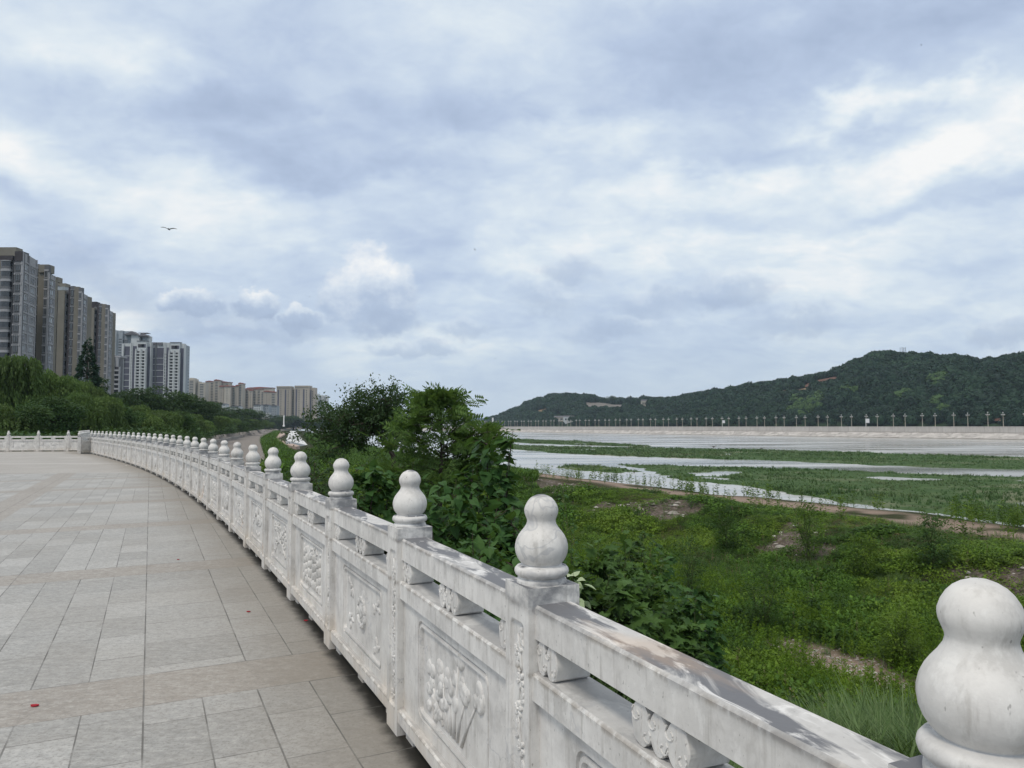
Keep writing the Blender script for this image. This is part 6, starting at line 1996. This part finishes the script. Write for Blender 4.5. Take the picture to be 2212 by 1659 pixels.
# distant beige blocks
TX = lambda x: 384 + x * .1488
TY = lambda y: 795.5 + y * .1488
def far_block(name, label, parts, Y, group, roofmat=None, tex='grid'):
    b = Bld(name, label, 'apartment block', TX(parts[0][0]), Y, group, zb=-1.9)
    for (x0, x1, yt, dY, mat, typ) in parts:
        st = b.strip(TX(x0), TX(x1), TY(yt), Y + dY, mat, 16)
        P = 3.0; n = 17
        W_ = st['w']
        if typ == 'bal':
            k = max(1, int(W_ / 6.5)); cols = [(i + .5) / k for i in range(k)]
            b.windows(st, cols, n, st['z1'] - 3.0, P, W_ / k * .62, 1.9, 'glass', 'cream_wall', 0)
            b.bands(st, n, st['z1'] - 3.0, P, 'cream_wall', .7, .5)
            b.fins(st, [i / k for i in range(k + 1)], 'cream_wall', .9, .7)
        elif typ == 'blank':
            b.windows(st, (.45,), n, st['z1'] - 3.0, P, 1.3, 1.3, 'glass', 'tan_wall', 0)
        elif typ == 'slot':
            b.windows(st, (.5,), n, st['z1'] - 3.0, P, W_ * .7, 2.1, 'glass', 'tan_wall', 0)
        elif typ == 'stripe':
            k = max(1, int(W_ / 9)); b.fins(st, [(i + .25) / k for i in range(k)], 'slate_clad', 2.6, .3, z1=st['z1'] - 4, name='slate_stripe')
            b.windows(st, [(i + .62) / k for i in range(k)], n, st['z1'] - 5, P, 1.6, 1.8, 'glass', 'tan_wall', 0)
        if roofmat and typ != 'slot':
            xm = (x0 + x1) / 2
            o = b.strip(TX(x0 - 5), TX(x1 + 5), TY(yt - 1), Y + dY - 1.5, roofmat, 18, 0, TY(yt + 5), 'roof_edge')
            gable(b, TX(x0 - 4), TX(xm), TX(x1 + 4), TY(yt - 1), TY(yt - 12), Y + dY - 1, roofmat, 15)
    b.finish(); return b
FG = 'distant beige apartment blocks beyond the trees'
far_block('beige_block', 'pale beige block with balconies, immediately right of the white tower', [(140, 242, 155, 0, 'cream_wall', 'bal'), (160, 215, 140, 6, 'cream_wall', 'x'), (242, 290, 190, 8, 'tan_wall', 'slot'), (290, 392, 205, 4, 'cream_wall', 'bal')], 1350, FG)
far_block('red_roofed_block', 'tall beige block with stepped red tiled roofs, left of the red-roofed pair', [(398, 520, 190, 6, 'cream_wall', 'bal'), (520, 592, 172, 0, 'cream_wall', 'bal'), (592, 740, 200, 14, 'cream_wall', 'bal')], 1400, FG, 'red_roof')
far_block('red_roofed_block', 'beige block with a blank wall of small round windows under a red roof', [(595, 662, 262, 0, 'tan_wall', 'blank'), (668, 762, 258, -4, 'cream_wall', 'blank'), (762, 835, 262, 6, 'cream_wall', 'bal'), (835, 878, 250, 2, 'tan_wall', 'blank'), (876, 930, 218, 6, 'cream_wall', 'bal')], 1330, FG, 'red_roof')
far_block('red_roofed_block', 'broad beige block with long red roof ridges in the middle of the far group', [(930, 972, 315, 0, 'cream_wall', 'blank'), (972, 1030, 300, 5, 'cream_wall', 'bal'), (1034, 1078, 320, -3, 'cream_wall', 'blank'), (1078, 1205, 300, 3, 'cream_wall', 'bal'), (1005, 1370, 282, 25, 'cream_wall', 'x')], 1380, FG, 'red_roof')
far_block('red_roofed_block', 'low stepped beige block with red roof left of the tan twin towers', [(1205, 1245, 325, 4, 'tan_wall', 'slot'), (1245, 1340, 335, 0, 'tan_wall', 'blank'), (1342, 1425, 345, -4, 'cream_wall', 'bal'), (1425, 1494, 352, 2, 'tan_wall', 'bal')], 1340, FG, 'red_roof')
far_block('tan_tower', 'left of the two flat-topped tan towers with slate stripes', [(1430, 1640, 276, 0, 'tan_wall', 'stripe'), (1640, 1692, 292, 8, 'tan_wall', 'slot')], 1250, FG)
bt = far_block('tan_tower', 'right of the two flat-topped tan towers with slate stripes', [(1692, 1905, 270, 0, 'tan_wall', 'stripe'), (1906, 1986, 282, 6, 'tan_wall', 'stripe')], 1230, FG)
for (x0, x1, yt, Y) in ((1428, 1640, 260, 1249), (1690, 1907, 252, 1229)):
    bb = [o for o in bpy.data.objects if o.get('label', '').endswith('tan towers with slate stripes')][0 if x0 == 1428 else 1]
    q = Bld.__new__(Bld); q.o = np.array(bb.location); q.zb = -1.9; q.r = bb
    q.strip(TX(x0), TX(x1), TY(yt), Y, 'tan_wall', 18, 0, TY(yt + 20), 'roof_parapet')
far_block('pale_block', 'small pale block at the right end of the far beige group', [(1988, 2040, 368, 0, 'white_wall', 'slot'), (2050, 2092, 388, 10, 'white_wall', 'slot'), (2102, 2166, 395, 4, 'white_wall', 'slot')], 1900, FG)
# low white houses under them
r8 = random.Random(8)
HG = 'low village houses below the beige blocks'
hs = [(558, 700, 545, 505, 'grey_roof', 'long low house with a dark roof, leftmost of the village'), (640, 760, 575, 560, 'white_wall', 'low white house with grey roof behind the first village house'), (760, 900, 560, 540, 'grey_roof', 'dark roofed house in the middle of the village'),
      (905, 1065, 640, 615, 'white_wall', 'long bright white house nearest the treetops'), (1100, 1205, 575, 520, 'white_wall', 'bright white house with an arched roof above the village'), (1010, 1110, 600, 572, 'grey_roof', 'grey house between the two bright white ones'),
      (1205, 1330, 640, 585, 'white_wall', 'pale house with balconies beside the framed grey house'), (1225, 1320, 560, 520, 'grey_wall', 'grey house below the stepped beige block'), (1350, 1440, 660, 530, 'grey_wall', 'tall narrow grey framed house left of the tan towers')]
for (x0, x1, yb, yt, mt, lb) in hs:
    Y = 905 + r8.uniform(-40, 40)
    b = Bld('village_house', lb, 'house', TX(x0), Y, HG, zb=at_y(TX(x0), TY(yb + 60), Y)[2])
    st = b.strip(TX(x0), TX(x1), TY(yt + 12), Y, 'white_wall' if mt != 'grey_wall' else 'grey_wall', 10)
    gable(b, TX(x0 - 4), TX((x0 + x1) / 2), TX(x1 + 4), TY(yt + 13), TY(yt), Y - 1, 'grey_roof', 12)
    b.windows(st, (.2, .5, .8), 2 if yb - yt < 80 else 5, st['z1'] - .2, 3.0, st['w'] * .13, 1.5, 'glass', 'white_wall', 0)
    b.finish()

# white flagpole-like mast on the promenade
p = at_z(613, 923.0, -4.1) if False else at_y(613, 921.5, 620)
mb = MB(); mb.lathe([(.9, 0), (.9, 1.2), (.55, 1.3), (.5, at_y(613, 897.5, 620)[2] - p[2] - .3), (.25, at_y(613, 897.5, 620)[2] - p[2]), (.01, at_y(613, 897.5, 620)[2] - p[2])], 10)
o = mb.build('white_mast', M['paper'], loc=tuple(p)); tag(o, 'slender white mast standing before the far trees on the promenade', 'mast')

# ------------------------------------------------------------------ lamps along the far bank
def lamp_proto():
    root = empty('street_lamp')
    mb = MB(); mb.lathe([(.42, 0), (.42, .5), (.26, .7), (.21, 4), (.17, 8.3), (.24, 8.4), (.24, 8.6), (.12, 8.7), (.08, 10.1), (.0, 10.2)], 8)
    mb.build('pole', M['lamp_pole'], root)
    mb = MB()
    for k in range(6):
        an = k * math.pi / 3; c, s = math.cos(an), math.sin(an)
        mb.tube([(0, 0, 7.9), (c * .6, s * .6, 7.75), (c * 1.0, s * 1.0, 8.25)], .07, 5)
    mb.build('bracket', M['lamp_pole'], root)
    for k in range(6):
        an = k * math.pi / 3; c, s = math.cos(an), math.sin(an)
        q = MB(); q.lathe([(.0, -.36), (.22, -.30), (.36, -.06), (.34, .18), (.16, .34), (.0, .40)], 8)
        q.build('globe', M['lamp_globe'], root, loc=(c * 1.0, s * 1.0, 8.62), smooth=True)
    q = MB(); q.lathe([(.0, -.30), (.30, -.25), (.34, .35), (.20, .55), (.0, .75)], 8)
    q.build('lantern', M['lamp_globe'], root, loc=(0, 0, 9.75), smooth=True)
    return root
LP_ = lamp_proto(); used_ = False
LG = 'globe-cluster street lamps along the far flood wall'
for row, (a0, v0, dv, nn) in (('front', (AF + 6.5 + .8 + 2, 284.9, 23.85, 46)), ('rear', (AF + 20, 305, 24.4, 45))):
    for k in range(nn):
        v_ = v0 + dv * k + (0 if row == 'front' else 0)
        x_, y_ = xy(a0 + max(v_ - 300, 0) * .0105, v_)
        o = LP_ if not used_ else copy_tree(LP_); used_ = True
        o.location = (x_, y_, -1.02)
        tag(o, f'beige globe-cluster lamp, {ordw(k + 1)} from the right in the {row} row on the flood wall', 'street lamp', LG)
# sign boards
for (px, w_, h_, lb) in ((1562, 2.6, 3.0, 'left of the two white sign boards on the far embankment'), (1872, 3.1, 3.5, 'right of the two white sign boards on the far embankment')):
    Y = 506 / ((px - 1106) / F * C26 + S26) + 4
    x_ = (px - 1106) / F * Y
    root = empty('sign_board', (x_, Y, -1.0)); tag(root, lb, 'sign board', 'white sign boards')
    q = MB(); q.tube([(-w_ * .42, 0, 0), (-w_ * .42, 0, 6.8)], .12, 6); q.build('sign_post', M['steel'], root)
    q = MB(); q.box(-w_ * .42, w_ * .58, -.1, .1, 6.8 - h_, 6.8); q.build('sign_panel', M['grey_wall'], root)
    q = MB(); q.box(-w_ * .42 + .2, w_ * .58 - .3, -.13, -.1, 7.0 - h_, 6.6); q.build('sign_face', M['slab_white'], root)
# mast on the hilltop
p = hill_at(1954, 772); 
root = empty('lattice_mast', (p[0], p[1], p[2])); tag(root, 'pale lattice antenna mast on top of the hill', 'mast')
top = at_y(1954, 750.5, p[1])[2] - p[2]
mb = MB(); w = 2.6
for sx in (-1, 1):
    for sy in (-1, 1): mb.tube([(sx * w, sy * w, 0), (sx * w * .8, sy * w * .8, top)], .28, 4)
for k in range(9):
    z0 = top * k / 9; z1 = top * (k + 1) / 9
    mb.tube([(-w * .9, -w * .9, z0), (w * .9, -w * .9, z1)], .13, 4); mb.tube([(w * .9, -w * .9, z0), (-w * .9, -w * .9, z1)], .13, 4)
mb.build('lattice_frame', M['grey_wall'], root)
mb = MB(); mb.box(-w * 1.1, w * 1.1, -w * 1.1, w * 1.1, top * .62, top * .66); mb.build('platform', M['grey_wall'], root)
# trees standing out on the ridge
RT = [(1185, 849, 13), (1172, 860, 9), (1226, 853, 14), (1240, 854, 13), (1252, 852, 16), (1262, 855, 15), (1282, 856, 13), (1293, 858, 12), (1306, 858, 10), (1312, 855, 15), (1322, 853, 17), (1330, 856, 12),
      (1595, 835, 16), (1838, 777, 14), (1880, 762, 18), (1926, 757, 24), (1902, 762, 16), (1980, 766, 14), (2062, 765, 16), (2100, 767, 16)]
for i, (px, ty, wp) in enumerate(RT):
    t0 = hill_pt(np.array([px * 1.0]), np.array([.97])); X0, Y0, Z0 = float(t0[0][0]), float(t0[1][0]), float(t0[2][0])
    top = at_y(px, ty, Y0)[2]; h = max(top - Z0, 6); w = wp / F * Y0 / .7
    plant_tree('round', i % 3, 'ridge_tree', f'tree standing out on the hill skyline, {ordw(i + 1)} of these from the left', X0, Y0, Z0 - .5, h, w, 'dark_leaf', i, 'trees standing out on the hill skyline')
# small houses on and below the hill
HH_ = [(1357, 871, 11, 5.5, 'white house at the end of the hillside terraces', 'white_wall'), (1391.5, 877, 10, 9, 'cream house standing right of the hillside terraces', 'cream_wall'), (1366, 872, 8, 4, 'grey shed beside the white terrace house', 'grey_wall'),
       (1212, 909, 22, 7, 'long low house at the foot of the hill, left one', 'tan_wall'), (1228, 911, 16, 8, 'white house at the foot of the hill beside the long low one', 'white_wall'), (1418, 906, 14, 5, 'blue-roofed shed at the hill foot', 'tan_wall')]
for (px, py, w_, h_, lb, mt) in HH_:
    p = hill_at(px, py + 2); s_ = p[1] / 1000
    root = empty('hill_house', tuple(p + np.array([0, -3, 0]))); tag(root, lb.replace('blue-roofed', 'grey-roofed'), 'house', 'small houses on the hill')
    mb = MB(); mb.box(-w_ / 2, w_ / 2, -4, 4, -3, h_); mb.build('wall', M[mt], root)
    mesh('roof', [(-w_ / 2 - .6, -4.6, h_), (w_ / 2 + .6, -4.6, h_), (w_ / 2 + .6, 4.6, h_), (-w_ / 2 - .6, 4.6, h_), (-w_ / 2, 0, h_ + 1.8), (w_ / 2, 0, h_ + 1.8)], [(0, 1, 5, 4), (2, 3, 4, 5), (0, 4, 3), (1, 2, 5), (0, 3, 2, 1)], M['grey_roof'], root)
    for k in range(3):
        q = MB(); q.box(-w_ * .08, w_ * .08, -4.06, -3.98, h_ * .35, h_ * .7); q.build('window', M['glass'], root, loc=((k - 1) * w_ * .3, 0, 0))
# two dredging boats
for (px, py, L, lb) in ((1068, 931.4, 22, 'dark work boat near the end of the flood wall'), (1114.7, 932.4, 15, 'smaller dark boat out on the open water')):
    p = at_z(px, py, WZ)
    root = empty('work_boat', (p[0], p[1], WZ - .2)); tag(root, lb, 'boat', 'work boats')
    hl = [(-L / 2, 0), (-L * .42, 1.0), (L * .3, 1.0), (L / 2, 0), (L * .3, -1.0), (-L * .42, -1.0)]
    mb = MB(); mb.loft([[(x * .9, y * L * .12, 0) for x, y in hl], [(x, y * L * .15, 1.9) for x, y in hl]]); mb.build('hull', M['boat'], root)
    mb = MB(); mb.box(-L * .3, L * .0, -L * .09, L * .09, 1.85, 4.6); mb.box(-L * .33, L * .03, -L * .11, L * .11, 4.6, 4.9); mb.build('cabin', M['boat'], root)
    mb = MB(); mb.tube([(L * .2, 0, 1.8), (L * .2, 0, 5.5)], .15, 5); mb.build('mast', M['boat'], root)

# ------------------------------------------------------------------ bridge and the far city
YB = 1700.0
root = empty('cable_bridge', ((878 - 1106) / F * YB, YB, WZ)); tag(root, 'white cable-stayed bridge with a leaning pylon far upstream', 'bridge')
o3 = np.array(root.location)
def bp(px, py, dy=0): return at_y(px, py, YB + dy) - o3
zt, zb_ = at_y(950, 916.2, YB)[2] - WZ, at_y(950, 918.4, YB)[2] - WZ
x0, x1 = (780 - 1106) / F * YB - o3[0], (1085 - 1106) / F * YB - o3[0]
mb = MB(); mb.box(x0, x1, -8, 8, zb_, zt); mb.build('deck', M['slab_white'], root)
mb = MB(); 
for s in (-1, 1):
    A = bp(899, 909); B = bp(889.3, 878)
    mb.tube([A + np.array([0, s * 5, -12]), A + np.array([0, s * 3, 0]), B], [3.6, 3.0, 1.2], 6)
mb.build('pylon', M['slab_white'], root)
for k in range(8):
    f = k / 8; A = bp(889.3 + 9 * f, 878.5 + 22 * f)
    q = MB(); q.tube([A, bp(1010 - 6 * k, 916)], .22, 4); q.build('cable', M['slab_white'], root)
    q = MB(); q.tube([A, bp(868 + 2.2 * k, 916)], .22, 4); q.build('cable', M['slab_white'], root)
for k in range(6):
    px = 905 + k * 32; q = MB(); c = bp(px, 917.5); q.box(c[0] - 2.2, c[0] + 2.2, -6, 6, -2, zb_ + .2); q.build('pier', M['concrete'], root)
p = at_y(1064.5, 921, 1330)
root = empty('white_pylon', tuple(p)); tag(root, 'single upright white pylon at the upstream end of the flood wall', 'pylon')
h = at_y(1064.5, 902.5, 1330)[2] - p[2]
mb = MB(); mb.box(-1.5, 1.5, -1.5, 1.5, 0, h); mb.build('shaft', M['slab_white'], root)
mb = MB(); mb.box(-4.5, 4.5, -4.5, 4.5, -4, 2.8); mb.build('base', M['concrete'], root)
CG = 'hazy city blocks beyond the bridge'
for (x0, x1, yt, Y, mt, lb, cols) in [(878, 910, 895.5, 2300, 'glass_blue', 'hazy blue glass hall directly behind the leaning pylon', 7), (840, 878, 900, 2500, 'grey_wall', 'grey block seen through the dark tree, left of the glass hall', 8), (912, 950, 899, 2500, 'grey_wall', 'grey block right of the blue glass hall behind the feathery tree', 8),
                                  (955, 1005, 897, 2600, 'grey_wall', 'broad grey block behind the feathery tree', 9), (1007, 1017.5, 893, 2550, 'white_wall', 'slim white tower right of the feathery tree', 3), (1018.5, 1034, 894, 2560, 'white_wall', 'pair-fronted white tower above the blue slab block', 5), (1014, 1049, 903, 2450, 'glass_blue', 'long low blue slab block at the water end', 10), (1049, 1062, 908, 2500, 'grey_wall', 'small grey block next to the upright pylon', 3)]:
    b = Bld('city_block', lb, 'building', x0, Y, CG, zb=-6)
    st = b.strip(x0, x1, yt, Y, mt, 30)
    b.fins(st, [(i + .5) / cols for i in range(cols)], 'slate_clad' if mt != 'glass_blue' else 'mid_clad', st['w'] / cols * .42, .5, z1=st['z1'] - 3, name='window_column')
# far tree line and hills
def ridge(name, xs, ys, Y, dep, mat):
    V = []; n = len(xs)
    for px, py in zip(xs, ys): V.append(tuple(at_y(px, py, Y + dep)))
    for px, py in zip(xs, ys): q = at_y(px, py, Y); V.append((q[0], Y, -12))
    for px, py in zip(xs, ys): q = at_y(px, py, Y); V.append((q[0] * (Y + 2 * dep) / Y, Y + 2 * dep, -12))
    Fc = [(i, i + 1, n + i + 1, n + i) for i in range(n - 1)] + [(i + 1, i, 2 * n + i, 2 * n + i + 1) for i in range(n - 1)]
    o = mesh(name, V, Fc, M[mat], smooth=True); o['kind'] = 'structure'
xs = np.linspace(560, 1150, 60)
ridge('far_hills', xs, 907 - 6 * fbm(xs, xs * 0, 60, 5) - 3 * fbm(xs, xs * 0, 14, 6) + np.interp(xs, [560, 700, 980, 1090], [4, 3, 3, -1]), 3500, 300, 'far_hill')
xs = np.linspace(690, 1075, 110)
ridge('far_tree_belt', xs, 914.5 - 3.0 * vnoise(xs, xs * 0, 5, 7) - 1.5 * vnoise(xs, xs * 0, 2, 8), 1850, 40, 'hill_leaf')

# ------------------------------------------------------------------ birds
def bird(px, py, Y, span, roll, yaw, lb, up=.18):
    p = at_y(px, py, Y)
    root = empty('bird', tuple(p), yaw); root.rotation_euler = (0, roll, yaw)
    tag(root, lb, 'bird', 'birds gliding in the cloudy sky')
    s = span / 2
    mb = MB(); rings = []
    for (y, r_, z) in ((-.42, .01, 0), (-.36, .045, 0), (-.2, .085, -.01), (0, .10, -.01), (.2, .07, 0), (.34, .03, .01), (.52, .05, .01), (.62, .02, .01)):
        rings.append([(r_ * (1.6 if y > .45 else 1) * s * math.cos(t), y * s, (z + r_ * (.25 if y > .45 else .9) * math.sin(t)) * s) for t in np.linspace(0, 2 * math.pi, 10, endpoint=False)])
    mb.loft(rings)
    for sx in (-1, 1):
        W_ = [(.06, -.16, .20, 0), (.35, -.20, .17, up * .62), (.62, -.13, .19, up), (.86, -.04, .17, up * .92), (1.0, .06, .12, up * .8)]
        L_ = []
        for (x, y0, y1, z) in W_:
            L_.append([(sx * x * s, y0 * s, z * s + .012 * s), (sx * x * s, y1 * s, z * s), (sx * x * s, y0 * s, z * s - .012 * s)])
        if sx < 0: L_ = [l[::-1] for l in L_]
        mb.loft(L_)
    mb.build('body', M['black'], root, smooth=False)
bird(364.5, 495, 60, 1.28, R_(4), R_(12), 'large dark kite gliding with spread wings above the towers')
bird(1026, 540, 120, .55, R_(20), R_(60), 'small bird right of the big white cumulus', .5)
bird(669, 641, 160, .55, 0, R_(20), 'tiny bird left of the cumulus cloud', .3)
bird(804, 637, 200, .45, 0, R_(-20), 'tiny bird crossing the front of the cumulus cloud', .3)
bird(1352, 700, 180, .5, 0, R_(10), 'tiny bird low over the river, right of the centre', .3)
bird(1070, 775, 150, .45, 0, R_(-30), 'tiny bird low above the feathery tree', .3)
bird(1990, 97, 150, .42, R_(50), R_(40), 'tiny bird high in the upper right sky', .4)

# ------------------------------------------------------------------ litter on the paving
r9 = random.Random(9)
for (px, py, sz, mt, lb) in [(75, 1524.5, .030, 'petal', 'red petal on the brown paving band nearest the camera'), (537, 1321.5, .020, 'petal', 'red petal on the pale slabs beside the centre joint'), (385, 1209, .018, 'petal', 'small red petal farther up the plaza'),
                             (661, 1341, .022, 'petal', 'red petal close to the balustrade ledge'), (273, 1005.8, .05, 'paper', 'white paper scrap far off near the curved balustrade')]:
    p = at_z(px, py, .004)
    mb = MB(); n = 8
    mb.loft([[(sz * .75 * (1 + .25 * r9.uniform(-1, 1)) * math.cos(t), sz * .45 * math.sin(t), 0) for t in np.linspace(0, 2 * math.pi, n, endpoint=False)], [(sz * .8 * math.cos(t), sz * .36 * math.sin(t), .006) for t in np.linspace(0, 2 * math.pi, n, endpoint=False)]])
    o = mb.build('fallen_petal' if mt == 'petal' else 'paper_scrap', M[mt], loc=tuple(p)); tag(o, lb, 'litter' if mt == 'paper' else 'petal')

# ------------------------------------------------------------------ haze
HAZE = 0.000075
mb = MB(); mb.box(-3200, 1700, -60, 4300, -13, 420)
m = bpy.data.materials.new('haze'); m.use_nodes = True; t = m.node_tree; t.nodes.clear(); gg = G(t)
oo = gg.n('ShaderNodeOutputMaterial'); pv_ = gg.n('ShaderNodeVolumePrincipled')
pv_.inputs['Color'].default_value = (.66, .82, 1.0, 1); pv_.inputs['Density'].default_value = HAZE; pv_.inputs['Anisotropy'].default_value = 0.0
gg.lk(pv_.outputs[0], oo.inputs['Volume'])
o = mb.build('haze', m); o['kind'] = 'stuff'
